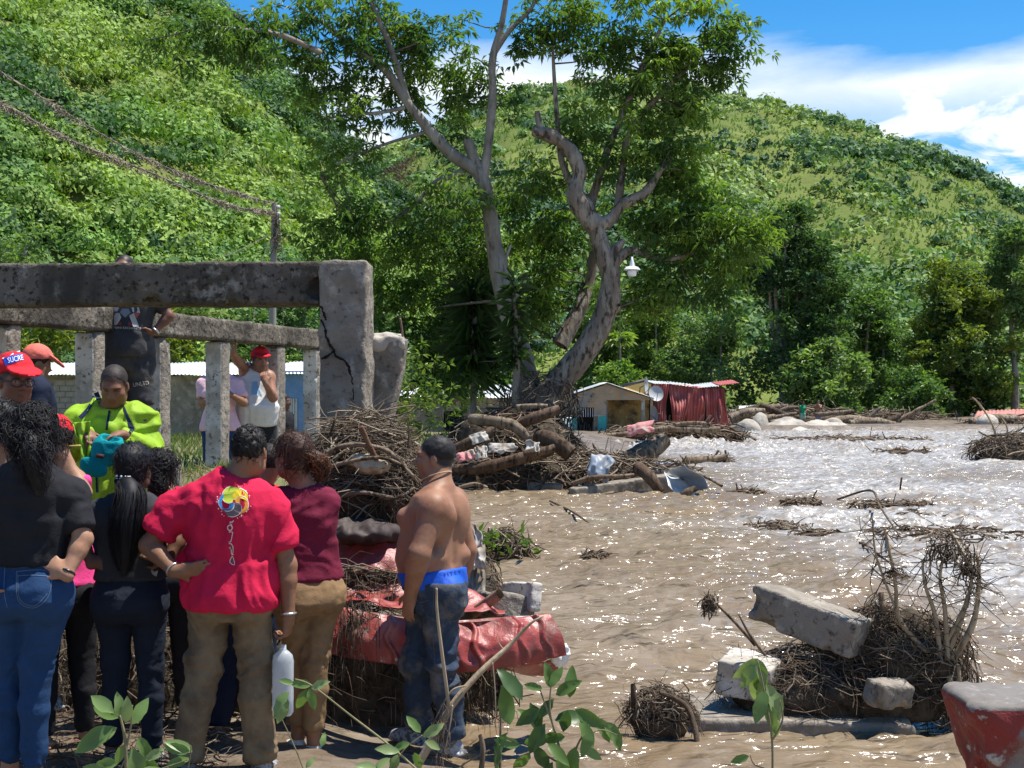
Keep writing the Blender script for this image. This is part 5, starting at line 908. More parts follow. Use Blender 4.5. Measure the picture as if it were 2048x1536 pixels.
for i, (px, py, rx_, rz_, Y_, lb) in enumerate([(1495, 862, .55, .38, 76, 'bluish grey boulder left of the pale boulders'), (1520, 858, .5, .5, 78, 'upright grey boulder beside the bluish one'), (1572, 862, 1.25, .42, 80, 'long flat grey boulder under the distant woman in green'), (1640, 866, 1.35, .42, 79.5, 'big pale tan boulder under the two distant people'), (1685, 866, .6, .26, 79, 'low pale boulder at the right of the tan one'), (1600, 870, .6, .2, 76, 'low tan boulder at the water edge'), (1665, 855, .5, .3, 83, 'grey boulder behind the tan boulder'), (1975, 845, .6, .25, 82, 'pale stone below the far red roof')]):
    rx_ *= 1.2; rz_ *= 1.3; c = W(px, py, Y_); f = Field(c - [rx_ * 1.5 + .2] * 3, c + [rx_ * 1.5 + .2] * 3, .08); f.ell(c, (rx_, rx_ * .8, rz_ + .15), rotM(0, .1 * (i % 3 - 1), i), k=.05); V, Q = f.nets(); V = V + vnormals(V, Q) * (.16 * min(rx_, 1) * fbm(V, 1.1, 3, i))[:, None]; o = nobj('boulder', (V, Q), 'boulder'); tag(o, lb, 'boulder')
# ---- clumps stranded in the river
def twigbush(name, label, stems, Y_, dry, seed, parts=True):
    g = np.random.default_rng(seed); b0 = W(stems[0][0][0], stems[0][0][1], Y_); t = thing(name, label, 'bush', b0); lm = MB()
    for s_, r_ in [(x[:-1], x[-1]) for x in stems]:
        P = np.array([W(a, b_, Y_ + (c[0] if c else 0)) for a, b_, *c in s_]); mb = MB(); limb(mb, P - b0, np.linspace(r_ * 1.15, r_ * .55, 4), 6, knob=.15, seed=seed, c=(1.7, 1.45, 1.1)); mb.obj('stem', MATS['bark_grey'], t)
        Q = bez(P, 24)
        for i in range(int(dry * len(s_))):
            j = g.integers(5, 24); p = Q[j] - b0; d = g.normal(size=3) * [.1, .1, .07]; d[2] += g.choice([.05, -.07]); lm.tube(bez([p, p + d * .6, p + d + g.normal(0, .03, 3)], 5), [.004, .0035, .003, .0025, .0015], 3, stickc(g, .8), cap=False)
    lm.obj('twigs', MATS['stick'], t, kind='stuff'); return t
CY = 9.0
mound('debris_clump', 'dark muddy core of the big clump stranded mid river', W(1680, 1385, CY), (.70, .35, .20), 161, .04, .25); mound('debris_clump', 'upper core of the stranded clump under the tilted beam', W(1775, 1320, CY), (.44, .28, .27), 162, .04, .25)
heap('debris_clump', 'wet roots and grass matted over the big stranded clump', ell_surf(W(1680, 1375, CY), (.78, .38, .27), fill=.12), 950, (.08, .55), (.0015, .006), 163, pale=.25, along=(.7, 0, -.4), spread=.7, hang=160)
heap('debris_clump', 'matted roots on the higher right part of the stranded clump', ell_surf(W(1785, 1322, CY), (.47, .33, .32), fill=.12), 850, (.08, .5), (.0015, .006), 164, pale=.3, along=(.8, 0, -.2), spread=.7, hang=120)
heap('debris_clump', 'peak of twisted roots beside the tilted beam', ell_surf(W(1750, 1265, CY - .1), (.10, .1, .17), fill=.3), 260, (.06, .35), (.0015, .005), 165, along=(.4, 0, 1), spread=.6)
heap('debris_clump', 'roots hanging into the water at the right end of the clump', lambda g: (W(g.uniform(1845, 1945), g.uniform(1300, 1420), CY - .2 * g.random()), np.array([.3, -.9, .1])), 260, (.15, .6), (.0015, .005), 166, along=(.15, 0, -1), spread=.35, hang=130)
o = log('stump of pale wood poking from the clump peak', wp((1768, 1260, CY - .15), (1766, 1225, CY - .15), (1762, 1185, CY - .12)), [.025, .022, .016], 167, (.3, .23, .16), 'stump', 'stump')
e1, e2 = W(1545, 1218, 9.05), W(1715, 1300, 8.75); dx = (e2 - e1); dx = np.array([.54, -.48, -.17]); dx /= np.linalg.norm(dx); sy = np.cross([0, 0, 1.0], dx); sy /= np.linalg.norm(sy); Mb = np.stack([dx, sy, np.cross(dx, sy)], 1)
V, Q = rock(W(1620, 1238, 9.0), (.38, .12, .12), Mb, .014, .008, 7, .012, 5, 168); o = nobj('concrete_beam', (V, Q), 'concrete'); tag(o, 'tilted concrete beam lying on the stranded clump', 'beam')
for i, (a, b_) in enumerate([((1532, 1180), (1512, 1172)), ((1560, 1174), (1530, 1166))]): log(['upper rusty rod sticking out of the tilted beam end', 'longer thin rod above the upper rod of the tilted beam'][i], [W(*a, 9.3), W((a[0] + b_[0]) / 2, (a[1] + b_[1]) / 2, 9.32), W(*b_, 9.35)], [.006, .006, .005], 5, (.1, .08, .07), 'rebar_rod', 'rod', 0)
V, Q = rock(W(1500, 1350, 8.9), (.17, .16, .11), rotM(.12, .12, -.45), .014, .008, 7, .015, 4, 169); o = nobj('concrete_block', (V, Q), 'whitewash'); tag(o, 'white painted concrete block at the left of the stranded clump', 'block')
V, Q = rock(W(1775, 1385, 8.55), (.125, .11, .075), rotM(.1, .1, .3), .012, .015, 8, .02, 5, 170); o = nobj('concrete_chunk', (V, Q), 'concrete'); tag(o, 'grey broken concrete lump before the stranded clump', 'block')
V, Q = rock(np.array([W(1600, 1418, 8.75)[0], 8.95, -.10]), (.68, .38, .13), rotM(0, .02, -.03), .02, .012, 5, .02, 4, 171); o = nobj('concrete_slab', (V, Q), 'concrete_wet'); tag(o, 'flat wet concrete slab ledge awash under the stranded clump', 'slab')
twigbush('dead_bush', 'bare uprooted bush standing at the right end of the stranded clump', [((1860, 1310), (1800, 1240), (1790, 1160), (1770, 1060), .016), ((1880, 1310), (1870, 1230), (1850, 1170), (1845, 1120), .015), ((1895, 1320), (1890, 1220), (1880, 1150), (1895, 1090), .016), ((1905, 1320), (1945, 1250), (1958, 1170), (1955, 1110), .020), ((1900, 1300), (1935, 1200), (1940, 1140), (1900, 1060), .014), ((1890, 1290), (1930, 1210), (1945, 1150), (1935, 1120), .012), ((1800, 1240), (1765, 1150), (1750, 1100), (1745, 1035), .008), ((1900, 1350), (1905, 1400), (1930, 1460), .016), ((1915, 1330), (1920, 1390), (1915, 1430), .014)], 8.75, 9, 172)
heap('dead_leaves', 'withered leaves clinging to the top of the bare bush', ell_surf(W(1900, 1120, 8.75), (.16, .12, .16), fill=.9), 130, (.04, .16), (.003, .007), 173, along=(0, 0, -1), spread=.5, pale=.3)
heap('dead_leaves', 'withered leaves caught low on the right bare stem', ell_surf(W(1935, 1150, 8.75), (.07, .07, .06), fill=.9), 90, (.04, .14), (.002, .006), 174, along=(0, 0, -1), spread=.6, pale=.5)
heap('dead_leaves', 'withered leaves caught on the left bare stem', ell_surf(W(1790, 1155, 8.75), (.07, .06, .05), fill=.9), 60, (.04, .14), (.002, .005), 175, along=(1, 0, 0), spread=.6, pale=.5)
log('thin bent stick rising left of the white block', wp((1510, 1290, 8.8), (1470, 1245, 8.75), (1430, 1205, 8.75), (1412, 1190, 8.75)), [.012, .010, .008, .004], 176, (.27, .21, .15), 'branch', 'branch'); heap('dead_leaves', 'dark withered leaves hanging from the bent stick tip', ell_surf(W(1418, 1215, 8.75), (.05, .04, .05), fill=.9), 70, (.05, .2), (.0025, .006), 177, along=(0, 0, -1), spread=.4)
log('thin forked stick left of the tilted beam', wp((1530, 1310, 8.7), (1500, 1270, 8.7), (1478, 1230, 8.7)), [.01, .009, .005], 178, (.28, .22, .16), 'branch', 'branch')
P0 = W(1320, 1440, 8.35); mound('debris_clump', 'dark core of the low clump left of the slab ledge', P0 + [0, 0, -.02], (.16, .14, .13), 181, .03); heap('debris_clump', 'low dark clump of roots in the water left of the slab ledge', ell_surf(P0, (.21, .16, .18), fill=.15), 420, (.06, .35), (.0015, .006), 182, along=(.8, 0, -.4), spread=.6, hang=80)
log('thick bent root arching from the low clump into the water', wp((1320, 1385, 8.25), (1370, 1410, 8.2), (1388, 1450, 8.15), (1395, 1490, 8.1)), [.012, .016, .018, .014], 183, (.16, .12, .08), 'branch', 'branch'); log('stump standing at the left of the low clump', wp((1270, 1440, 8.25), (1268, 1400, 8.25), (1266, 1368, 8.25)), [.022, .02, .014], 184, (.15, .11, .08), 'stump', 'stump')
P0 = G(2015, 918); mound('debris_clump', 'dark core of the far clump in the right of the river', P0 + [.3, 0, 0], (1.3, .8, .45), 191, .1); heap('debris_clump', 'stranded clump of branches in the right of the river', ell_surf(P0 + [.3, 0, .1], (1.5, .8, .7), fill=.2), 420, (.3, 1.6), (.008, .03), 192, along=(1, 0, .25), spread=.7, pale=.7)
twigbush('dead_bush', 'bare branches sticking up from the far clump in the river', [((2000, 905), (1985, 850), (1960, 810), (1945, 795), .035), ((2005, 900), (2015, 860), (2000, 830), .03), ((1990, 905), (1960, 900), (1935, 908), .025), ((2010, 905), (2030, 880), (2050, 872), .03)], float(P0[1]), 10, 193)
for i, (px, py, w_, h_, lb) in enumerate([(1600, 1008, 40, 14, 'dark clot of flood trash drifting mid river'), (1190, 1112, 26, 6, 'small dark trash drifting on the near river'), (1640, 1070, 60, 12, 'brush streak drifting behind the tilted beam'), (1890, 1070, 170, 20, 'wide band of trash churning behind the bare bush'), (1440, 925, 18, 16, 'grassy clump beside the pale pole in the water'), (1800, 905, 60, 6, 'trash streak on the far river'), (1560, 1052, 60, 6, 'thin dark brush streak on the middle river'), (1780, 1010, 90, 8, 'trash streak trailing right of the mid river clot'), (1500, 985, 30, 6, 'little brush floating left of the mid river clot'), (1700, 880, 160, 7, 'long trash line along the far bank'), (1900, 1030, 120, 9, 'second trash band behind the bare bush'), (1700, 1230, 60, 6, 'brush in the water behind the tilted beam')]):
    P0 = G(px, py); s_ = P0[1] / F; heap('floating_debris', lb, ell_surf(P0, (w_ * s_, w_ * s_ * .8 + .1, h_ * s_ * .7), zmin=-.03, fill=.8), 110 + w_, (.03 * P0[1] / 10, .20 * P0[1] / 10), (.0003 * P0[1], .0010 * P0[1]), 200 + i, along=(1, 0, .1), spread=.6, pale=.2)
for i, (p, lb) in enumerate([(((1675, 1002), (1740, 1012), (1760, 1050), (1800, 1120)), 'thin bent branch rising out of the trash band'), (((1800, 985), (1803, 968), (1805, 960)), 'small stub poking out of mid river'), (((1100, 1005), (1150, 1030), (1190, 1060)), 'thin stick lying on the near water past the kerb'), (((1700, 1082), (1725, 1092), (1745, 1102)), 'dark stick floating behind the bare bush')]): log(lb, [G(a, max(b_, 985)) * [1, 1, 0] + [0, 0, .03 + (.25 if i in (0, 1) and k_ else 0)] for k_, (a, b_) in enumerate(p)], [.02, .02, .01], 220 + i, (.2, .15, .1), 'branch', 'branch')
# ---- red and grey stump at the lower right corner
c = W(2040, 1500, 6.2); f = Field(c - [.5, .5, .9], c + [.75, .5, .55], .014); z1 = W(0, 1388, 6.2)[2]
f.loft([-.2, .25, z1 - .22, z1 - .09, z1 - .03, z1], [c[0] + .13] * 6, [c[1]] * 6, [.30, .31, .36, .40, .415, .40], [.20, .20, .22, .25, .26, .25], n=9, k=.004)
for p, r in (((-.20, -.2, -.15), (.06, .2, .14)), ((-.27, -.15, .05), (.05, .1, .08)), ((.1, -.27, .0), (.12, .03, .1))): f.ell(c + p, r, k=.03, mode='sub')
V, Q = f.nets(); V = V + vnormals(V, Q) * (.014 * fbm(V, 9, 4, 3))[:, None]
mat('red_worn', (0.22, 0.028, 0.025), .6, .35, False, [(2.6, (.20, .17, .15), .56, .64), (6, (.16, .03, .025), .50, .64), (12, (.42, .39, .36), .60, .68), (4, (.05, .04, .035), .64, .70)], [(8, .6), (40, .5), (120, .4)])
mat('grey_worn', (0.17, .155, .14), .85, .2, False, [(5, (.16, .14, .12), .45, .62), (14, (.27, .25, .23), .55, .7)], [(30, .6)])
me = mesh('broken_stump', V, Q); nn = vnormals(V, Q)[Q].mean(1); zc = V[Q][:, :, 2].mean(1); me.materials.append(MATS['red_worn']); me.materials.append(MATS['grey_worn']); me.polygons.foreach_set('material_index', ((zc > z1 - .022)).astype(np.int32)); o = obj('broken_pedestal', me, None); tag(o, 'worn red and grey painted concrete pedestal flaring out at its top', 'pedestal')
# ---- foreground branch and plants
fb = thing('bare_branch', 'long bare forked branch slanting up in front of the man in jeans', 'branch', W(840, 1536, 6.3)); fo = W(840, 1536, 6.3)
for nm, p, r_ in (('main_stem', ((800, 1590, 6.3), (850, 1505, 6.3), (905, 1410, 6.3), (960, 1345, 6.35), (1020, 1290, 6.4), (1060, 1248, 6.4), (1088, 1232, 6.4)), [.018, .017, .016, .014, .011, .007, .003]), ('side_stem', ((898, 1420, 6.3), (895, 1390, 6.28), (882, 1290, 6.25), (874, 1220, 6.25), (873, 1176, 6.25)), [.011, .0085, .008, .007, .005]), ('twig', ((930, 1372, 6.3), (905, 1380, 6.28), (885, 1410, 6.28), (866, 1450, 6.28)), [.005, .004, .003, .0015]), ('twig', ((985, 1325, 6.3), (990, 1380, 6.3), (992, 1460, 6.3)), [.003, .0025, .0015]), ('twig', ((905, 1410, 6.25), (900, 1450, 6.25), (890, 1500, 6.25)), [.004, .003, .002]), ('twig', ((1010, 1300, 6.4), (1000, 1290, 6.4), (992, 1270, 6.4)), [.004, .003, .0015])):
    mb = MB(); limb(mb, np.array(wp(*p)) - fo, r_, 7, knob=.1, seed=3, c=(1.5, 1.3, 1.05)); mb.obj(nm, MATS['bark_grey'], fb)
heap('root_fringe', 'fine dry roots hanging under the bare forked branch', lambda g: (W(g.normal(885, 10), g.uniform(1425, 1520), 6.27), np.array([0, -1.0, 0])), 40, (.05, .2), (.001, .003), 231, along=(.1, 0, -1), spread=.3, pale=.6, hang=20)
def leaf_shape(seed, w=.21):
    g = np.random.default_rng(seed); n_ = 8; t = np.linspace(0, 1, n_); hw = w * np.sin(np.pi * t ** .85) ** .8 * (1 + .07 * g.normal(size=n_)); z = -.18 * t ** 2 + .02 * g.normal(size=n_); V = []
    for i in range(n_): V += [[-hw[i], t[i], z[i] + .35 * hw[i]], [0, t[i], z[i]], [hw[i], t[i], z[i] + .35 * hw[i]]]
    q = [];
    for i in range(n_ - 1): q += [[3 * i, 3 * i + 1, 3 * i + 4, 3 * i + 3], [3 * i + 1, 3 * i + 2, 3 * i + 5, 3 * i + 4]]
    return np.array(V), np.array(q)
mat('leaf_fg', (1, 1, 1), .45, .4, True, [(40, (.72, .75, .6), .45, .7)], [(60, .2)])
m = leafmat('leaf_fg2', .42, .28); LEAFS = []
for i, c_ in enumerate([(.13, .21, .06), (.17, .25, .085), (.10, .17, .04), (.22, .29, .12), (.05, .10, .03)]):
    for j in range(2): V, q = leaf_shape(i * 3 + j); me = mesh('leaf', V, q, np.array(c_)); me.materials.append(m); LEAFS.append(me)
def fgplant(name, label, base, stems, leaves, Y_, seed, pal=range(10)):
    """leaves: (px, py, length px, image angle deg, tilt) ; stems: point lists"""
    g = np.random.default_rng(seed); b0 = W(*base, Y_); t = thing(name, label, 'plant', b0)
    for s_, r_ in stems: mb = MB(); limb(mb, np.array([W(p[0], p[1], Y_ + (p[2] if len(p) > 2 else 0)) for p in s_]) - b0, [r_, r_ * .8, r_ * .45], 6, knob=.08, seed=seed, c=(.95, .95, .62)); mb.obj('stem', MATS['bark_grey'], t)
    for px, py, ln, an, *tl in leaves:
        o = obj('leaf', LEAFS[list(pal)[g.integers(len(list(pal)))]], None, t); L_ = ln / F * Y_; a = R(an); y_ = Vector((math.cos(a), g.uniform(-.45, .35), math.sin(a))).normalized()
        ref = Vector((g.uniform(-.5, .5), -1.0 if not tl else tl[0], g.uniform(.2, .9))); x_ = y_.cross(ref).normalized(); z_ = x_.cross(y_)
        p = W(px, py, Y_) - b0; M = Matrix(((x_[0] * L_, y_[0] * L_, z_[0] * L_, p[0]), (x_[1] * L_, y_[1] * L_, z_[1] * L_, p[1] + g.uniform(-.05, .05)), (x_[2] * L_, y_[2] * L_, z_[2] * L_, p[2]), (0, 0, 0, 1))); o.matrix_local = M
fgplant('sapling', 'broad leaved green sapling in front of the woman with the long ponytail', (250, 1620), [(((250, 1640), (252, 1500), (240, 1430)), .008), (((252, 1500), (262, 1450), (265, 1410)), .004), (((252, 1560), (300, 1545), (375, 1520)), .004), (((375, 1540), (382, 1500), (380, 1490)), .003), (((250, 1520), (235, 1545), (200, 1560)), .004)],
        [(232, 1424, 70, 148), (243, 1438, 55, 98), (232, 1440, 62, 158), (228, 1452, 90, 212), (235, 1455, 75, 205), (262, 1450, 62, 60), (258, 1440, 55, 80), (268, 1480, 60, 300), (250, 1490, 50, 240), (262, 1510, 85, 310), (258, 1500, 90, 285), (232, 1530, 60, 190), (380, 1510, 62, 148), (378, 1505, 55, 168), (330, 1536, 50, 20), (290, 1520, 45, 30), (215, 1545, 55, 170), (280, 1540, 80, 330)], 4.6, 1, (0, 1, 2, 3, 6, 7))
fgplant('sapling', 'dark green leafy branch in the water foreground right of the bare branch', (1140, 1640), [(((1140, 1660), (1120, 1500), (1080, 1380)), .006), (((1120, 1500), (1100, 1420), (1105, 1350)), .005), (((1130, 1560), (1160, 1480), (1200, 1430)), .005), (((1125, 1530), (1070, 1500), (1010, 1480)), .004), (((1160, 1480), (1200, 1460), (1235, 1470)), .003)],
        [(1103, 1378, 55, 100), (1100, 1372, 48, 60), (1085, 1380, 38, 165), (1108, 1400, 50, 230), (1112, 1395, 62, 35), (1020, 1450, 85, 100, .3), (1015, 1470, 90, 245, .4), (1045, 1400, 80, 125), (1060, 1410, 70, 290), (1080, 1420, 62, 215), (1090, 1440, 70, 240), (1140, 1400, 65, 85), (1135, 1420, 55, 260), (1150, 1420, 70, 330), (1160, 1440, 60, 300), (1195, 1440, 60, 300), (1210, 1450, 65, 310), (1180, 1455, 55, 250), (1100, 1470, 62, 200), (1095, 1480, 60, 320), (1070, 1490, 60, 300), (1120, 1500, 70, 280), (1150, 1490, 70, 260), (1060, 1500, 55, 230), (1040, 1490, 55, 170), (1110, 1445, 70, 10), (1130, 1470, 55, 190), (1165, 1500, 50, 330), (1075, 1455, 50, 140), (1225, 1470, 45, 300), (1105, 1520, 50, 250)], 4.7, 2, (2, 4, 5, 8, 9, 0, 1))
fgplant('twig_plant', 'thin leafy twig crossing in front of the woman in brown trousers', (560, 1640), [(((900, 1600), (790, 1500), (700, 1430), (625, 1372), (590, 1358)), .0045), (((640, 1640), (600, 1520), (560, 1430)), .003), (((760, 1600), (800, 1510), (845, 1470)), .003)],
        [(625, 1372, 42, 25), (622, 1372, 45, 175), (618, 1378, 45, 285), (612, 1380, 50, 245), (580, 1380, 62, 235), (575, 1395, 55, 250), (590, 1362, 30, 160), (845, 1475, 50, 30), (840, 1470, 45, 130), (820, 1485, 40, 200), (850, 1480, 40, 330), (800, 1500, 50, 170), (795, 1510, 45, 250), (780, 1520, 45, 210), (830, 1500, 42, 290), (640, 1500, 30, 80), (615, 1530, 28, 50), (760, 1535, 50, 160)], 5.0, 3, (0, 1, 2, 3, 6, 7))
fgplant('wilted_plant', 'wilted leafy stem standing in front of the white concrete block', (1540, 1640), [(((1540, 1660), (1545, 1500), (1530, 1390), (1515, 1320)), .005), (((1545, 1480), (1565, 1440), (1560, 1400)), .004), (((1545, 1540), (1510, 1530), (1500, 1510)), .003)],
        [(1518, 1318, 65, 220), (1520, 1322, 60, 285), (1522, 1330, 75, 275), (1528, 1350, 70, 255), (1535, 1370, 85, 295), (1530, 1380, 70, 250), (1540, 1410, 60, 280), (1550, 1440, 55, 285), (1500, 1515, 40, 200), (1512, 1330, 60, 235)], 4.8, 4, (1, 3, 6, 7))
# sparse upright twigs at the very front
for i, (p, lb) in enumerate([(((960, 1560), (966, 1500), (960, 1470)), 'short broken stick at the waterline beside the bare branch'), (((1000, 1560), (1001, 1460), (1003, 1370)), 'thin upright reed right of the bare branch'), (((940, 1545), (925, 1530), (980, 1500)), 'bent forked twig by the water in front')]): log(lb, [W(a, b_, 5.6) for a, b_ in p], [.006, .005, .003] if i else [.012, .011, .009], 240 + i, (.28, .23, .16), 'branch', 'branch', .05)
# ---- grass on the terrace
g = np.random.default_rng(250); n_ = 14000; x = g.uniform(-5.2, -1.5, n_); y = 10.2 + 6.5 * g.random(n_); kk = fbm(np.stack([x, y, 0 * x], -1), 1.1, 3, 4) > -.25; x, y = x[kk], y[kk]; n_ = len(x)
P = np.stack([x, y, ground_z(x, y)], -1); A = rdir(n_, g) * .7 + [0, 0, .9]; tn = np.where(g.random((n_, 1)) < .45, [[.24, .22, .10]], [[.11, .16, .04]]) * g.uniform(.6, 1.3, (n_, 1))
o = obj('terrace_grass', leaf_mesh('terrace_grass', P, A, rdir(n_, g), g.uniform(.05, .16, n_), np.full(n_, .012), tn), MATS['leaf'], kind='stuff'); tag(o, 'rough dry grass on the ruined house terrace')

n_ = 16000; x = g.uniform(-20, -2.2, n_); y = g.uniform(18, 49, n_); P = np.stack([x, y, ground_z(x, y)], -1); tn = np.where(g.random((n_, 1)) < .3, [[.22, .20, .09]], [[.10, .17, .04]]) * g.uniform(.6, 1.3, (n_, 1))
o = obj('yard_grass', leaf_mesh('yard_grass', P, rdir(n_, g) * .6 + [0, 0, .9], rdir(n_, g), g.uniform(.12, .38, n_), np.full(n_, .035), tn), MATS['leaf'], kind='stuff'); tag(o, 'weedy grass between the ruin and the block house')
# ================================================================== PEOPLE
def fabric(name, base, dark=.55, rough=.85, dirt=None, sheen=.0):
    d = tuple(c * dark for c in base); ns = [(5, d, .48, .72), (28, tuple(c * .88 for c in base), .4, .7)]
    if dirt: ns.append((4.5, dirt, .48, .66))
    return mat(name, base, rough, .2, False, ns, [(160, .25), (34, .22), (12, .30)])
fabric('f_black', (.016, .016, .019), .6); fabric('f_char', (.035, .036, .04), .6); fabric('f_red', (.55, .012, .055), .72); fabric('f_maroon', (.15, .012, .035), .7); fabric('f_khaki', (.20, .145, .085), .6, .9, (.10, .07, .045)); fabric('f_brown', (.24, .15, .075), .62, .9, (.14, .085, .045))
fabric('f_jean', (.016, .048, .12), .6); fabric('f_jean_dark', (.012, .017, .03), .6); fabric('f_jean_mud', (.032, .048, .075), .5, .9, (.17, .15, .125)); fabric('f_lime', (.27, .44, .025), .78, .6); fabric('f_green', (.035, .05, .037), .7); fabric('f_navy', (.012, .018, .04), .6); fabric('f_grey', (.05, .05, .054), .6, .9, (.10, .085, .07)); fabric('f_pink', (.78, .50, .55), .88); fabric('f_white', (.62, .60, .57), .88); fabric('f_hotpink', (.75, .06, .25), .8); fabric('f_blue', (.01, .09, .55), .7, .6); fabric('f_teal', (.0, .24, .26), .65); fabric('f_salmon', (.68, .16, .13), .8); fabric('f_capred', (.62, .02, .03), .75); fabric('f_greenshirt', (.01, .26, .12), .8); fabric('f_palegreen', (.25, .42, .33), .8); fabric('f_bluegrey', (.22, .26, .42), .7)
mat('skin', (1, 1, 1), .55, .32, True, [(7, (.78, .70, .66), .44, .66), (24, (1.12, .95, .9), .50, .70), (5, (.72, .68, .64), .58, .72)], [(25, .12), (90, .22), (260, .3)], sss=.0, rvar=.12)
mat('hair', (1, 1, 1), .62, .28, True, None, [(90, .35)], stretch=(1, 1, .25))
MATS['plastic_white'] = mat('plastic_white', (.72, .75, .76), .3, .5, False, [(9, (.55, .58, .6), .5, .7)]); MATS['plastic_white'].node_tree.nodes['Principled BSDF'].inputs['Transmission Weight'].default_value = .55; mat('shoe_white', (.6, .58, .55), .7, .3, False, [(9, (.3, .25, .2), .5, .65)]); mat('shoe_grey', (.30, .30, .31), .5, .4, False, [(30, (.08, .08, .08), .5, .55)]); mat('pearl', (.85, .83, .8), .2, .6); mat('metal_band', (.5, .5, .5), .3, .6, metal=.8); mat('decal', (1, 1, 1), .7, .2, True); mat('spectacle', (.01, .01, .012), .3, .5)
def gcone(f, a, b, ra, rb, k=.02, mode='add'):
    """round cone with flat ends"""
    a = np.asarray(a, np.float32); b = np.asarray(b, np.float32); ab = b - a; L_ = float(np.linalg.norm(ab)); u = ab / L_; r = max(ra, rb)
    def fn(P):
        q = P - a; t = q @ u; rad = np.linalg.norm(q - t[..., None] * u, axis=-1) - (ra + (rb - ra) * np.clip(t / L_, 0, 1)); return np.maximum(rad, np.abs(t - L_ / 2) - L_ / 2)
    f.put(np.minimum(a, b) - r, np.maximum(a, b) + r, fn, k, mode)
ZT = np.array([.80, .86, .93, 1.00, 1.07, 1.16, 1.26, 1.35, 1.42, 1.46])
BUILDS = {  # half widths, half depths, forward offsets of the trunk
 'man': ([.12, .160, .168, .162, .155, .158, .170, .172, .150, .09], [.085, .115, .122, .112, .106, .112, .122, .118, .090, .06], [0, -.012, -.012, 0, .004, .004, .002, -.006, -.012, -.015]),
 'big': ([.13, .178, .190, .192, .190, .190, .196, .192, .165, .10], [.10, .130, .140, .142, .142, .142, .142, .132, .10, .065], [0, -.01, -.005, .012, .02, .018, .008, -.004, -.012, -.015]),
 'belly': ([.12, .165, .178, .186, .192, .186, .182, .180, .158, .095], [.09, .125, .142, .162, .172, .162, .145, .128, .098, .065], [0, -.01, .004, .032, .045, .038, .018, 0, -.012, -.015]),
 'woman': ([.13, .176, .180, .160, .138, .136, .146, .150, .130, .075], [.095, .128, .125, .105, .092, .096, .110, .105, .080, .055], [0, -.02, -.018, -.004, .006, .006, .008, -.002, -.012, -.015]),
 'curvy': ([.14, .190, .195, .178, .158, .152, .158, .158, .135, .078], [.105, .142, .140, .12, .108, .108, .118, .11, .085, .055], [0, -.025, -.022, -.006, .008, .008, .008, -.002, -.012, -.015]) }
FR = rotM(0, .7, .3) @ np.diag([1.6, .8, .5])
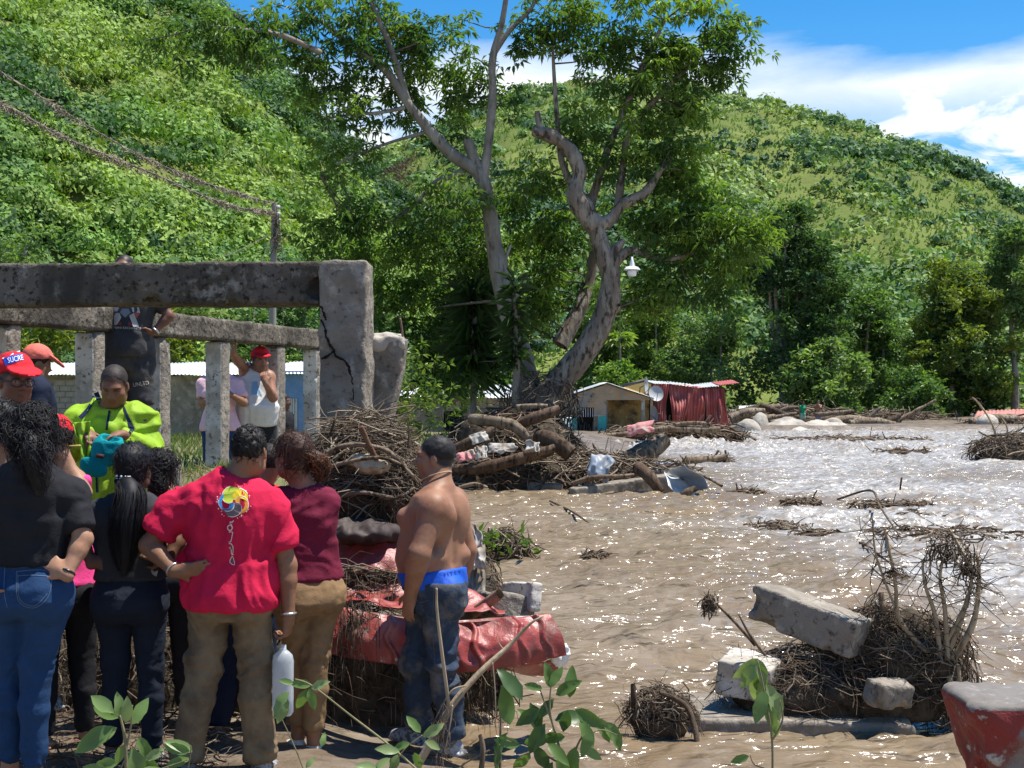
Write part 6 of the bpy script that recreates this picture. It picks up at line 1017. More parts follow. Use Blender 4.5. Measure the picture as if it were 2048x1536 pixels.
class P:   # one person
    def __init__(s, label, px, Y, z0, H, rz=0, build='man', skin=(.30, .155, .085), h=.009, arm=1.0, leg=1.0, group=None):
        s.Y = Y; s.X = (px - 1024) / F * Y; s.z0 = z0; s.s = H / 1.75; s.rz = R(rz); s.h = h / s.s; s.skin = np.array(skin) * .86; s.b = BUILDS[build]; s.build = build
        s.t = thing('person', label, 'person', (s.X, Y, z0), s.rz, group); s.arm = arm; s.leg = leg
        c, n = math.cos(-s.rz), math.sin(-s.rz); s.Ri = np.array([[c, -n, 0], [n, c, 0], [0, 0, 1]])
        s.J = dict(hl=(-.092, -.005, .90), hr=(.092, -.005, .90), kl=(-.105, .015, .49), kr=(.105, .015, .49), al=(-.115, -.02, .085), ar=(.115, -.02, .085), sl=(-.172, -.012, 1.385), sr=(.172, -.012, 1.385), el=(-.25, -.03, 1.13), er=(.25, -.03, 1.13), wl=(-.26, .03, .88), wr=(.26, .03, .88), fl=(-.03, .99, 0), fr=(.03, .99, 0))
        s.J = {k: np.array(v, float) for k, v in s.J.items()}; s.hd = {'l': None, 'r': None}; s.head_c = np.array([0, .02, 1.625]); s.yaw = s.nod = s.roll = 0.0; s.curl = {'l': .55, 'r': .55}; s.neck = 1.0; s.buzz = None
    def im(s, px, py, dy=0.0):
        """a pixel at the depth of the person (+dy) in body coordinates"""
        w = W(px, py, s.Y + dy) - np.array([s.X, s.Y, s.z0]); return (s.Ri @ w) / s.s
    def pose(s, **k):
        for n, v in k.items(): s.J[n] = s.im(*v) if len(v) == 3 and max(abs(x) for x in v) > 10 else np.array(v, float)
        return s
    def head(s, px, py, dy=0.0, yaw=0, nod=0, roll=0): s.head_c = s.im(px, py, dy); s.yaw, s.nod, s.roll = R(yaw), R(nod), R(roll); return s
    def field(s, lo=None, hi=None, m=.14, h=None):
        if lo is not None or hi is not None: h = s.h * 1.3
        pts = np.array(list(v for k, v in s.J.items() if k not in ('fl', 'fr')) + [s.head_c + [0, 0, .13], s.head_c + [0, .1, 0], s.head_c + [0, -.1, 0], (.2, .2, .8), (-.2, -.2, .8)]); a = pts.min(0) - m; b = pts.max(0) + m; a[2] = max(a[2], -.02) if lo is None else lo; b[2] = b[2] if hi is None else hi
        return Field(a, b, h or s.h)
    def Mh(s): return np.array(Matrix.Rotation(s.yaw, 3, 'Z') @ Matrix.Rotation(s.nod, 3, 'X') @ Matrix.Rotation(s.roll, 3, 'Y'))
    def hp(s, *v): return s.head_c + s.Mh() @ np.array(v, float)
    def trunk(s, f, infl=0.0, lo=0, hi=10, k=.03): f.loft(ZT[lo:hi], np.zeros(hi - lo), s.b[2][lo:hi], s.b[0][lo:hi], s.b[1][lo:hi], 2.35, k, infl)
    def shoulders(s, f, i=0.0, k=.05):
        nb = np.array([0, -.02, 1.455])
        for a in 'lr':
            sh = s.J['s' + a]; f.cap(nb, sh, .056 + i * .7, .048 * s.arm + i * .7, k); f.ell(sh + (s.J['e' + a] - sh) * .10, (.059 * s.arm + i * .6,) * 3, k=.04); f.cap((sh[0] * .45, sh[1] + .0, 1.31), sh + [0, 0, -.02], .082 + i, .052 + i * .7, .05)
    def arms(s, f, i=0.0, upper=1.0, lower=1.0, which='lr', flat=False, j=None):
        j = i if j is None else j
        for a in which:
            S_, E, Wr = s.J['s' + a], s.J['e' + a], s.J['w' + a]; g_ = s.arm; T_ = gcone if flat else Field.cap
            if upper > 0: T_(f, S_, S_ + (E - S_) * upper, .054 * g_ + i, (.054 + (.043 - .054) * upper) * g_ + j, .025)
            if upper >= 1 and lower > 0:
                f.cap(E, E, .042 * g_ + i, .042 * g_ + i, .02); m_ = E + (Wr - E) * .3; f.cap(E, m_, .041 * g_ + i, .042 * g_ + i, .02); T_(f, m_, E + (Wr - E) * max(lower, .32), .042 * g_ + i, (.042 + (.028 - .042) * (lower - .3) / .7) * g_ + j, .02)
    def legs(s, f, i=0.0, end=1.0, j=None, flat=False, k=.03):
        j = i if j is None else j; g_ = s.leg
        for a in 'lr':
            Hh, K, A = s.J['h' + a], s.J['k' + a], s.J['a' + a]; T_ = gcone if flat else Field.cap
            f.ell(Hh + [0, -.055, -.01], np.array([.088, .085, .10]) * g_ + i, k=.04)
            if end <= .5: T_(f, Hh, Hh + (K - Hh) * end * 2, .092 * g_ + i, (.092 + (.058 - .092) * end * 2) * g_ + j, k); continue
            f.cap(Hh, K, .092 * g_ + i, .057 * g_ + i * .5 + j * .5, k); m_ = K + (A - K) * .35 + [0, -.012, 0]; e = (end - .5) * 2; f.cap(K, m_, .055 * g_ + (i + j) / 2, .055 * g_ + (i + j) / 2, .025)
            T_(f, m_, K + (A - K) * max(e, .37), .055 * g_ + (i + j) / 2, (.055 + (.036 - .055) * (e - .35) / .65) * g_ + j, .025)
    def hand(s, f, a):
        E, Wr = s.J['e' + a], s.J['w' + a]; d = (Wr - E); hd = s.hd[a]
        if hd is None: d = d / np.linalg.norm(d); n = np.array([-1.0 if a == 'r' else 1.0, .1, .0])
        else: d = np.array(hd[0], float); d /= np.linalg.norm(d); n = np.array(hd[1], float)
        n = n - d * (n @ d); n /= np.linalg.norm(n); t = np.cross(n, d) * (1 if a == 'l' else -1)   # n faces out of the palm
        M = np.stack([t, d, n], 1); f.cap(Wr - d * .01, Wr + d * .03, .027, .03, .015); f.ell(Wr + d * .055, (.042, .05, .017), M, k=.015); c = s.curl[a]
        for i, (o, ln) in enumerate(((.032, .072), (.011, .082), (-.010, .077), (-.030, .060))):
            p0 = Wr + d * .09 + t * o; th = c * 1.0; d1 = d * math.cos(th) + n * math.sin(th); p1 = p0 + d1 * ln * .55; th2 = c * 2.3; d2 = d * math.cos(th2) + n * math.sin(th2); f.cap(p0, p1, .0095, .009, .006); f.cap(p1, p1 + d2 * ln * .5, .009, .0088, .004)
        p0 = Wr + d * .03 + t * .032; p1 = p0 + (d * .6 + t * .7 + n * .2) * .045; f.cap(p0, p1, .014, .011, .012); f.cap(p1, p1 + (d * .95 + t * .15 + n * .35 * c) * .034, .0105, .0085, .006)
    def heads(s, f):
        M = s.Mh(); E = lambda c, r, k=.02, mode='add': f.ell(s.hp(*c), r, M, k, mode); C = lambda a, b, ra, rb, k=.012: f.cap(s.hp(*a), s.hp(*b), ra, rb, k)
        E((0, -.018, .035), (.074, .094, .082)); E((0, .018, -.035), (.060, .072, .082), .03); E((0, .055, -.095), (.030, .028, .022), .03)
        for x in (-1, 1): E((x * .042, .048, -.028), (.026, .028, .022), .025); E((x * .05, .015, -.072), (.02, .04, .025), .03)
        E((0, .070, .022), (.055, .022, .014), .02)
        for x in (-1, 1): E((x * .031, .098, .000), (.019, .016, .012), .012, 'sub'); E((x * .031, .069, .0), (.0145, .0145, .012), .005)
        C((0, .078, .012), (0, .103, -.030), .008, .0125); 
        for x in (-1, 1): E((x * .014, .092, -.034), (.010, .012, .008), .008)
        E((0, .083, -.059), (.023, .012, .0065), .005); E((0, .081, -.071), (.021, .012, .007), .005); E((0, .09, -.0645), (.022, .008, .002), .003, 'sub')
        for x in (-1, 1): E((x * .078, -.008, -.008), (.010, .020, .030), .008); E((x * .088, -.002, -.006), (.006, .010, .016), .006, 'sub')
        nb = np.array([0, -.02, 1.44]); r_ = .054 * s.neck; f.cap(s.hp(0, -.035, -.035), nb, r_, r_ * 1.12, .035); f.cap(s.hp(0, .0, -.075), nb + [0, .03, .02], r_ * .8, r_ * .9, .03)
    def body(s, shoes=False, extra=None, eyes=True, beard=0.0):
        f = s.field(); s.trunk(f); s.shoulders(f); s.arms(f); s.legs(f)
        if s.build in ('woman', 'curvy'):
            for x in (-1, 1): f.ell((x * .072, .10, 1.27), (.062, .058, .062), k=.03)
        for a in 'lr':
            s.hand(f, a); A = s.J['a' + a]; d = s.J['f' + a]; d = d / np.linalg.norm(d); f.cap(A, A + [0, 0, -.045], .034, .034, .02); f.cap(A + d * -.03 + [0, 0, -.052], A + d * .12 + [0, 0, -.062], .032, .026, .02); f.ell(A + d * .15 + [0, 0, -.068], (.042, .042, .016), k=.02)
        s.heads(f)
        if extra: extra(f)
        V, Q = f.nets(); V = lap(V, Q, 1, .35); q = (V - s.head_c) @ s.Mh(); T = np.tile(s.skin, (len(V), 1)); ishead = (np.abs(q) < [.10, .13, .14]).all(1)
        def paint(c, r, col, w=1.0):
            d = np.linalg.norm((q - np.array(c)) / np.array(r), axis=1); m = (np.clip(1.4 - d, 0, .6) / .6 * w * ishead)[:, None]; T[:] = T * (1 - m) + np.array(col) * m
        paint((0, .093, -.065), (.024, .02, .012), s.skin * [.85, .62, .62], .7)
        for x in (-1, 1):
            paint((x * .033, .088, .021), (.021, .02, .0055), (.02, .014, .010), .85); paint((x * .031, .085, .007), (.017, .02, .004), (.015, .01, .008), .8)
            if eyes: paint((x * .031, .088, -.001), (.013, .02, .0055), (.42, .38, .35), .8); paint((x * .031, .088, -.001), (.006, .02, .006), (.01, .008, .006), 1)
        if beard: paint((0, .06, -.08), (.06, .07, .05), s.skin * .35, beard); paint((0, .1, -.052), (.03, .02, .008), s.skin * .3, beard)
        if s.buzz is not None:
            yl = np.interp(q[:, 1], [-.12, -.04, .02, .05, .075, .10], [-.075, -.045, -.002, .028, .062, .075]); hm = np.clip((q[:, 2] - yl) / .012, 0, 1) * (np.abs(q[:, 0]) < .082) * ishead; hm = (hm * s.buzz[1])[:, None]; T[:] = T * (1 - hm) + np.array(s.buzz[0]) * hm
        s.bodyV = V; me = mesh('body', V * s.s, Q, T); o = obj('body', me, MATS['skin'], s.t); md = o.modifiers.new('d', 'DECIMATE'); md.ratio = .42
        m2 = bpy.data.meshes.new_from_object(o.evaluated_get(bpy.context.evaluated_depsgraph_get())); o.modifiers.clear(); o.data = m2; bpy.data.meshes.remove(me); m2.name = 'body'; return o
    def fin(s, name, f, m, folds=0.0, an=(1, 1, 1), seed=1, wr=None, parent=None, sm=1, sc=9, tint=None):
        V, Q = f.nets(); V = lap(V, Q, sm, .4); N_ = vnormals(V, Q)
        if folds:
            q = V * np.array(an); n1 = 1 - 2 * np.abs(vnoise(q + .35 * np.stack([vnoise(V, 4, seed + 5)] * 3, -1), sc, seed)); n2 = 1 - 2 * np.abs(vnoise(q + .1 * np.stack([vnoise(V, 7, seed + 8)] * 3, -1), sc * 2.1, seed + 2)); n3 = 1 - 2 * np.abs(vnoise(q @ FR.T + .2 * np.stack([vnoise(V, 5, seed + 9)] * 3, -1), sc * .9, seed + 4)); d = folds * (.8 * n1 + .45 * n2 + .55 * n3)
            if wr is not None: d = d * wr(V)
            V = V + N_ * d[:, None]
        o = obj(name, mesh(name, V * s.s, Q, tint), MATS[m], parent or s.t); o['_n'] = 0; del o['_n']; s.last = (V, Q, o); return o
    def shirt(s, m, hem=.93, sleeve=.62, infl=.016, loose=.012, folds=.0085, neck=.072, seed=1, name='shirt', sj=.016, long=0.0, bust=True, slant=0.0, tank=False):
        f = s.field(lo=hem - .05, hi=1.56); i0 = np.searchsorted(ZT, hem) - 1; i0 = max(i0, 0)
        s.trunk(f, infl, i0, 10, .03)
        f.loft([hem - .04, hem + .06, hem + .2], [0] * 3, np.interp([hem, hem + .06, hem + .2], ZT, s.b[2]), np.interp([hem, hem + .06, hem + .2], ZT, s.b[0]) + infl + [loose, loose * .8, 0], np.interp([hem, hem + .06, hem + .2], ZT, s.b[1]) + infl + [loose, loose * .8, 0], 2.4, .04)
        if s.build in ('woman', 'curvy') and bust:
            for x in (-1, 1): f.ell((x * .072, .10, 1.27), (.062 + infl, .058 + infl, .062 + infl), k=.04)
        if not tank: s.shoulders(f, infl); s.arms(f, infl * .55, sleeve if not long else 1.0, long, flat=True, j=sj)
        else:
            s.shoulders(f, infl * .8)
            for a in 'lr': sh = s.J['s' + a]; o_ = np.sign(sh[0]); f.ell(sh + [o_ * .045, 0, -.03], (.095, .14, .125), k=.01, mode='sub')
        f.cap((0, -.012, 1.46), s.head_c + [0, -.03, -.03], neck, neck, .008, 'sub'); f.ell((0, .05, 1.485), (neck * .9, neck, .05), k=.01, mode='sub')
        f.cut((0, 0, hem), (slant, 0, -1)); return s.fin(name, f, m, folds, (1.0, 1.0, .55), seed, sc=7)
    def pants(s, m, top=1.0, end=.97, infl=.014, hem=.02, folds=.008, seed=2, name='trousers', slant=0.0, sc=9):
        f = s.field(lo=-.02, hi=top + .06); i1 = np.searchsorted(ZT, top) + 1; s.trunk(f, infl, 0, i1 + 1); s.legs(f, infl, end, hem, True); f.cut((0, 0, top), (slant, 0, 1))
        K = (s.J['kl'][2] + s.J['kr'][2]) / 2; A = .08
        wr = lambda V: .45 + 1.0 * np.exp(-((V[:, 2] - K) / .09) ** 2) + 1.0 * np.exp(-((V[:, 2] - A - .06) / .08) ** 2) + .5 * np.exp(-((V[:, 2] - .82) / .06) ** 2)
        return s.fin(name, f, m, folds, (.55, .55, 1.5), seed, wr, sc=sc)
    def shoes(s, m, which='lr'):
        for a in which:
            f = s.field(lo=-.02, hi=.2); A = s.J['a' + a]; d = s.J['f' + a]; d = d / np.linalg.norm(d); M = np.stack([np.cross(d, [0, 0, 1.0]), d, [0, 0, 1.0]], 1); f.cap(A + [0, 0, .0], A + [0, 0, -.04], .043, .045, .02); f.ell(A + d * .03 + [0, 0, -.045], (.046, .10, .042), M, k=.02); f.ell(A + d * .115 + [0, 0, -.055], (.049, .075, .032), M, k=.02); f.box(A + d * .06 + [0, 0, -.078], (.046, .135, .012), M, .01, .01); s.fin('shoe', f, m)
    def hair(s, style='short', col=(.012, .010, .009), seed=3, amp=.006, line=.0, top=.0, strands=0, slen=.1, sr=.0018, back=0.0):
        M = s.Mh(); f = Field(s.head_c - [.2, .2, .2], s.head_c + [.2, .2, .2], min(s.h, .008)); g = .006 + top
        f.ell(s.hp(0, -.022, .038 + top * .5), np.array([.0765, .096, .084]) + g, M, k=.01)
        if back: f.ell(s.hp(0, -.05, -.03), (.07 + back * .3, .06 + back * .3, .07 + back), M, k=.03)
        f.ell(s.hp(0, .095, -.052 + line), np.array([.105, .092, .10]), M, k=.008, mode='sub'); f.ell(s.hp(0, -.0, -.115), (.13, .2, .075 - back * .6), M, k=.01, mode='sub')
        for x in (-1, 1): f.ell(s.hp(x * .088, .008, -.015), (.03, .027, .038), M, k=.008, mode='sub')
        V, Q = f.nets(); V = lap(V, Q, 1, .4); N_ = vnormals(V, Q); V = V + N_ * (amp * (vnoise(V, 45, seed) + .8 * vnoise(V, 90, seed + 1) + 1.1 * vnoise(V, 18, seed + 2)))[:, None]; c = np.array(col)
        mb = MB(); mb.add(V, q=Q, c=c * (1 + .35 * vnoise(V, 60, 4))[:, None]); gg = np.random.default_rng(seed)
        if strands:
            idx = gg.integers(0, len(V), strands)
            for i in idx:
                d = np.cross(N_[i], gg.normal(size=3)); d = d / (np.linalg.norm(d) + 1e-6); d[2] -= .5; ln = slen * gg.uniform(.4, 1.2); p = V[i]; w = gg.normal(0, .25, 3) * ln
                mb.tube(bez([p - d * ln * .3, p + N_[i] * ln * .12 + w * .3, p + d * ln * .5 + N_[i] * ln * .08 + w, p + d * ln + w * .5 + [0, 0, -ln * .3]], 5), sr * np.array([1, 1.2, 1.1, .8, .3]), 3, c * gg.uniform(.6, 1.45), cap=False)
        s.hmb = mb; s.hc = c; return s
    def tress(s, pts, r, n, seed=1, sr=.0022, wav=.0, spread=1.0, hi=None):
        """a hank of hair along pts: soft core and strands"""
        gg = np.random.default_rng(seed); Pp = bez(pts, 16); rr = np.interp(np.linspace(0, 1, 16), np.linspace(0, 1, len(r)), r); s.hmb.tube(Pp, rr * .82, 10, s.hc)
        for i in range(n):
            a = gg.uniform(0, 6.28); q = np.sqrt(gg.uniform(.5, 1.15)); off = np.stack([np.cos(a) * rr * q * spread, np.sin(a) * rr * q * .9, 0 * rr], -1); w = wav * rr[:, None] * np.stack([np.sin(np.linspace(0, gg.uniform(6, 14), 16) + gg.uniform(0, 6)) for _ in range(3)], -1)
            e = gg.uniform(.7, 1.0); k = max(5, int(16 * e)); s.hmb.tube((Pp + off + w)[:k], sr * np.linspace(1, .35, k), 3, (s.hc * gg.uniform(.6, 1.5) if hi is None or gg.random() < .55 else np.array(hi) * gg.uniform(.7, 1.2)), cap=False)
        return s
    def hair_done(s): o = obj('hair', s.hmb.mesh('hair'), MATS['hair'], s.t); o.data.transform(Matrix.Scale(s.s, 4)); return o
    def cap(s, m, brim=True, dirn=0.0, tilt=0.0, m2=None):
        M = s.Mh(); f = Field(s.head_c - [.26, .26, .2], s.head_c + [.26, .26, .24], .0075); f.ell(s.hp(0, -.015, .058), (.092, .110, .094), M, k=.01); up = M @ np.array([0, -.22, 1.0]); up /= np.linalg.norm(up); f.cut(s.hp(0, 0, .040), -up)
        if brim:
            Mb = M @ rotM(0, 0, dirn) @ rotM(-.22 + tilt, 0, 0); c_ = s.hp(*(rotM(0, 0, dirn) @ np.array([0, .112, .058]))); f.ell(c_, (.085, .095, .0095), Mb, k=.012)
        return s.fin('cap', f, m, .003, (1, 1, 1), 4, sc=14)
    def to_world(s): return Matrix.Translation((s.X, s.Y, s.z0)) @ Matrix.Rotation(s.rz, 4, 'Z')
    def decal(s, name, garment, V2, polys, cols, origin_px, dy=-1.0, off=.0035, parent=None):
        """lay flat shapes, given in photo pixels, on a garment's surface"""
        bvh = BVHTree.FromPolygons([tuple(v) for v in (garment[0] * s.s)], [tuple(q) for q in garment[1]]); out_ = []
        for px, py in V2:
            w = np.array(W(px, py, s.Y)); d = (w - [0, 0, CH]); d /= np.linalg.norm(d); lo = s.Ri @ (np.array([0, 0, CH]) - [s.X, s.Y, s.z0]); ld = s.Ri @ d; hit = bvh.ray_cast(Vector(lo), Vector(ld))
            if hit[0] is None: out_.append(s.Ri @ (w - [s.X, s.Y, s.z0]))
            else: out_.append(np.array(hit[0]) - ld * off)
        me = bpy.data.meshes.new(name); me.from_pydata([tuple(float(x) for x in v) for v in out_], [], polys); me.update(); a = me.attributes.new('tint', 'FLOAT_COLOR', 'POINT'); a.data.foreach_set('color', np.hstack([np.asarray(cols, np.float32), np.ones((len(cols), 1), np.float32)]).ravel()); return obj(name, me, MATS['decal'], parent or garment[2])
def text_px(txt, size):
    cu = bpy.data.curves.new('t', 'FONT'); cu.body = txt; cu.size = 1; cu.align_x = 'CENTER'; cu.align_y = 'CENTER'; cu.resolution_u = 3; ob = bpy.data.objects.new('t', cu); COL.objects.link(ob); dg = bpy.context.evaluated_depsgraph_get(); me = bpy.data.meshes.new_from_object(ob.evaluated_get(dg)); V = np.array([v.co[:2] for v in me.vertices]) * size; Fc = [list(p.vertices) for p in me.polygons]; bpy.data.objects.remove(ob); bpy.data.meshes.remove(me); bpy.data.curves.remove(cu); return V, Fc
def strip(pts, w, closed=False):
    Pp = np.asarray(pts, float); T_ = np.gradient(Pp, axis=0); N_ = np.stack([-T_[:, 1], T_[:, 0]], 1); N_ /= np.linalg.norm(N_, axis=1, keepdims=True) + 1e-9; w = np.broadcast_to(np.asarray(w, float), (len(Pp),))[:, None]; V = np.vstack([Pp + N_ * w, Pp - N_ * w]); n = len(Pp); return V, [[i, i + 1, n + i + 1, n + i] for i in range(n - 1)]
class Dec:
    def __init__(s): s.V = []; s.F = []; s.C = []
    def add(s, V, Fc, c): n = len(s.V); s.V += [tuple(v) for v in V]; s.F += [[i + n for i in f] for f in Fc]; s.C += [c] * len(V)
    def poly(s, pts, c): s.add(pts, [list(range(len(pts)))], c)
    def text(s, txt, cx, cy, size, ang, c, sx=1.0):
        V, Fc = text_px(txt, size); a = R(ang); V = V * [sx, 1]; x = V[:, 0] * math.cos(a) - V[:, 1] * math.sin(a); y = V[:, 0] * math.sin(a) + V[:, 1] * math.cos(a); s.add(np.stack([cx + x, cy - y], 1), Fc, c)
def rings(p, name, mtl, pt, ax, r, tr=.004, parent=None):
    ax = np.asarray(ax, float); ax /= np.linalg.norm(ax); a_ = np.cross(ax, [.3, .9, .2]); a_ /= np.linalg.norm(a_); b_ = np.cross(ax, a_); th = np.linspace(0, 2 * np.pi, 22); mb = MB(); mb.tube((np.asarray(pt) + r * (np.cos(th)[:, None] * a_ + np.sin(th)[:, None] * b_)) * p.s, tr, 6, cap=False); return mb.obj(name, MATS[mtl], p.t)
BROWN = (.27, .135, .075); TAN = (.40, .22, .135); DARK = (.15, .072, .042); MID = (.33, .17, .10)
# ---- man in red shirt
p = P('man in muddy red T-shirt and khaki trousers seen from behind, hand on hip', 462, 7.0, .08, 1.78, 0, 'big', BROWN, .0088, 1.06, 1.0)
p.head(500, 905, 0, -6, -4); p.pose(sl=(352, 1018, 0), sr=(545, 1014, 0), el=(298, 1090, -.05), wl=(350, 1143, -.16), er=(574, 1130, .0), wr=(577, 1232, -.02), kl=(412, 1320, .0), kr=(508, 1320, .02), al=(372, 1520, -.02), ar=(522, 1522, .03)); p.J['fl'] = np.array([-.35, .93, 0]); p.J['fr'] = np.array([.2, .97, 0])
p.hd['l'] = ((.95, -.05, .12), (.0, .75, .3)); p.curl['l'] = .18; p.hd['r'] = ((-.1, .1, -1), (-.9, .3, 0)); p.curl['r'] = .95; p.body()
p.shirt('f_red', .862, .70, .022, .020, .013, .066, 21, sj=.030); sg = p.last
p.pants('f_khaki', .91, .985, .010, .034, .012, 22, sc=8); p.hair('short', (.014, .012, .011), 5, .006, .02, strands=900, slen=.022, sr=.0016).hair_done(); p.shoes('shoe_grey')
rings(p, 'bracelet', 'metal_band', p.J['wl'] * .93 + p.J['el'] * .07, p.J['wl'] - p.J['el'], .036, .005); rings(p, 'bracelet', 'metal_band', p.J['wr'] * .95 + p.J['er'] * .05, p.J['wr'] - p.J['er'], .036, .006)
D = Dec(); cx, cy, Rr = 468, 1003, 32
for i, c in enumerate([(.75, .55, .03), (.75, .30, .04), (.16, .12, .13), (.03, .25, .55), (.42, .50, .05)]):
    a0 = R(100 - 72 * i); n = 14; u = np.linspace(0, 1, n); o_ = []; i_ = []
    ang = a0 - u * 1.9; V1 = np.stack([cx + Rr * (.12 + .86 * np.sin(u * np.pi / 2) ** .6) * np.cos(a0 - u * 1.75 + .55), cy - Rr * (.12 + .86 * np.sin(u * np.pi / 2) ** .6) * np.sin(a0 - u * 1.75 + .55)], 1); V2 = np.stack([cx + Rr * (.10 + .80 * u ** 1.2) * np.cos(a0 - u * 1.75 - .62 * (1 - u) - .08), cy - Rr * (.10 + .80 * u ** 1.2) * np.sin(a0 - u * 1.75 - .62 * (1 - u) - .08)], 1)
    D.add(np.vstack([V1, V2]), [[k, k + 1, n + k + 1, n + k] for k in range(n - 1)], c); Vs, Fs = strip(V1, .8); D.add(Vs, Fs, (.72, .62, .55))
g = np.random.default_rng(4)
for i in range(26): a = g.uniform(0, 6.28); r_ = Rr * g.uniform(.95, 1.1); x, y = cx + r_ * math.cos(a), cy + r_ * math.sin(a); q = g.uniform(.6, 1.6); D.poly([(x - q, y), (x, y + q), (x + q, y), (x, y - q)], (.75, .62, .6))
W_ = (.72, .55, .52); Z = lambda L_: [(420 + a * 100 / 853, 960 + b * 180 / 1536) for a, b in L_]
for L_, w in (([(400, 690), (380, 720), (345, 715), (345, 745), (375, 760)], .9), ([(340 + 40 * math.cos(t), 815 + 45 * math.sin(t)) for t in np.linspace(0, 6.28, 14)], 1.1), ([(320, 890), (350, 885), (385, 895), (375, 960), (355, 1050), (320, 1058)], .8), ([(320, 1085), (360, 1090), (390, 1140), (392, 1200), (385, 1270)], .8), ([(325, 1165), (355, 1160), (370, 1270), (400, 1270)], .7), ([(380, 1300), (350, 1350), (340, 1400), (380, 1440), (420, 1440), (400, 1340), (380, 1300)], .7)): Vs, Fs = strip(bez(np.array(Z(L_)), len(L_) * 3), w); D.add(Vs, Fs, W_)
D.poly(Z([(345, 1100), (375, 1105), (388, 1180), (385, 1260), (365, 1200), (350, 1150)]), (.12, .08, .09)); D.poly(Z([(378, 1315), (400, 1400), (375, 1420), (352, 1370)]), (.12, .08, .09))
p.decal('print', sg, D.V, D.F, D.C, None)
# pockets and seam on the trousers
D = Dec()
for L_ in ([(372, 1250), (378, 1300), (405, 1312), (428, 1290)], [(478, 1262), (498, 1300), (530, 1300), (548, 1250)], [(458, 1245), (459, 1275), (460, 1308)], [(365, 1262), (380, 1290), (400, 1298)]): Vs, Fs = strip(bez(np.array(L_, float), 16), .7); D.add(Vs, Fs, (.05, .035, .02))
p.decal('stitching', p.last, D.V, D.F, D.C, None, off=.006) if False else None
# clear jug in his hand
jp = W(566, 1300, 6.97); jt = thing('water_jug', 'cloudy white plastic water jug hanging from the hand of the man in red', 'jug', jp + [0, 0, -.32]); V, Q = lathe([(.005, 0), (.038, .002), (.046, .018), (.047, .12), (.0455, .14), (.047, .16), (.047, .265), (.041, .295), (.026, .312), (.014, .322), (.013, .345), (.004, .346)], 20); g_ = vnoise(V, 30, 2) * .0025; V = V * [1.12, .85, 1] + np.stack([g_, g_, g_], 1); obj('bottle', mesh('bottle', V, Q), MATS['plastic_white'], jt)
# ---- woman in black tee and blue jeans
p = P('woman in black T-shirt and blue jeans with curly black hair, hand on hip', 62, 6.46, .20, 1.74, -8, 'woman', TAN, .0088, .98, 1.04)
p.head(72, 876, .02, 8, -4); p.pose(sr=(140, 985, .03), er=(166, 1078, -.03), wr=(133, 1150, -.12), el=(-75, 1080, 0), wl=(-40, 1150, -.1), kl=(22, 1330, .06), kr=(72, 1335, .0), al=(20, 1545, .08), ar=(68, 1552, .0)); p.hd['r'] = ((-.75, .1, .55), (-.2, .8, -.3)); p.curl['r'] = .25
p.body(); p.shirt('f_black', 1.035, .80, .015, .006, .009, .062, 31, sj=.020); p.pants('f_jean', 1.065, .945, .010, .010, .0065, 32, sc=11); jg = p.last
p.hair('full', (.011, .010, .011), 7, .014, .01, .018, 900, .09, .0016, .03); p.tress([p.hp(.0, -.11, .02), p.hp(.03, -.15, -.06), p.hp(.05, -.14, -.16), p.hp(.06, -.12, -.26)], [.05, .065, .05, .02], 160, 3, .0024, .45, 1.1); p.tress([p.hp(-.05, -.07, .06), p.hp(-.03, -.13, .0), p.hp(.02, -.15, -.08)], [.04, .05, .03], 110, 4, .0024, .5); p.hair_done()
D = Dec()
for L_ in ([(33, 1143), (36, 1200), (68, 1216), (98, 1190), (96, 1143), (33, 1143)], [(36, 1147), (39, 1197), (68, 1212), (95, 1187)], [(10, 1130), (8, 1180), (14, 1215)], [(34, 1152), (65, 1150), (96, 1152)]): Vs, Fs = strip(bez(np.array(L_, float), 22), .55); D.add(Vs, Fs, (.10, .15, .22))
p.decal('stitching', jg, D.V, D.F, D.C, None); rings(p, 'bracelet', 'spectacle', p.J['wr'] * .93 + p.J['er'] * .07, p.J['wr'] - p.J['er'], .031, .006)
# ---- woman with ponytail
p = P('woman in charcoal top and black jeans with a long straight ponytail', 262, 7.18, .12, 1.62, 2, 'curvy', DARK, .0088, .98, 1.04)
p.head(270, 938, .0, -14, 2); p.pose(el=(158, 1072, -.02), wl=(185, 1128, -.08), er=(362, 1070, -.0), wr=(335, 1122, -.10), kl=(232, 1330, .02), kr=(302, 1335, .0), al=(225, 1500, .02), ar=(305, 1502, -.0)); p.hd['l'] = ((.8, .0, .35), (.2, .8, -.3)); p.hd['r'] = ((-.8, .0, .35), (-.2, .8, -.3)); p.curl['l'] = p.curl['r'] = .2
p.body(); p.shirt('f_char', 1.02, .55, .012, .004, .006, .066, 41, sj=.014); p.pants('f_jean_dark', 1.05, .965, .010, .008, .0065, 42, sc=11); p.shoes('shoe_grey')
p.hair('sleek', (.007, .007, .009), 8, .002, .012, .014, 350, .06, .0013, .02); p.tress([p.hp(-.01, -.11, -.045), p.im(262, 985, -.16), p.im(255, 1040, -.20), p.im(250, 1100, -.19), p.im(248, 1152, -.17)], [.04, .07, .085, .07, .015], 420, 5, .0018, .06, 1.1); p.hair_done()
mb = MB(); g = np.random.default_rng(5)
for i in range(13):
    a, z = g.uniform(-.045, .045), g.uniform(-.010, .018); V, Q = lathe([(.0005, -.006), (.0045, -.004), (.006, 0), (.0045, .004), (.0005, .006)], 8); mb.add((p.hp(a, -.150 + abs(a) * .5, -.045 + z) * p.s) + V * 1.15, q=Q)
mb.obj('pearl_hair_tie', MATS['pearl'], p.t)
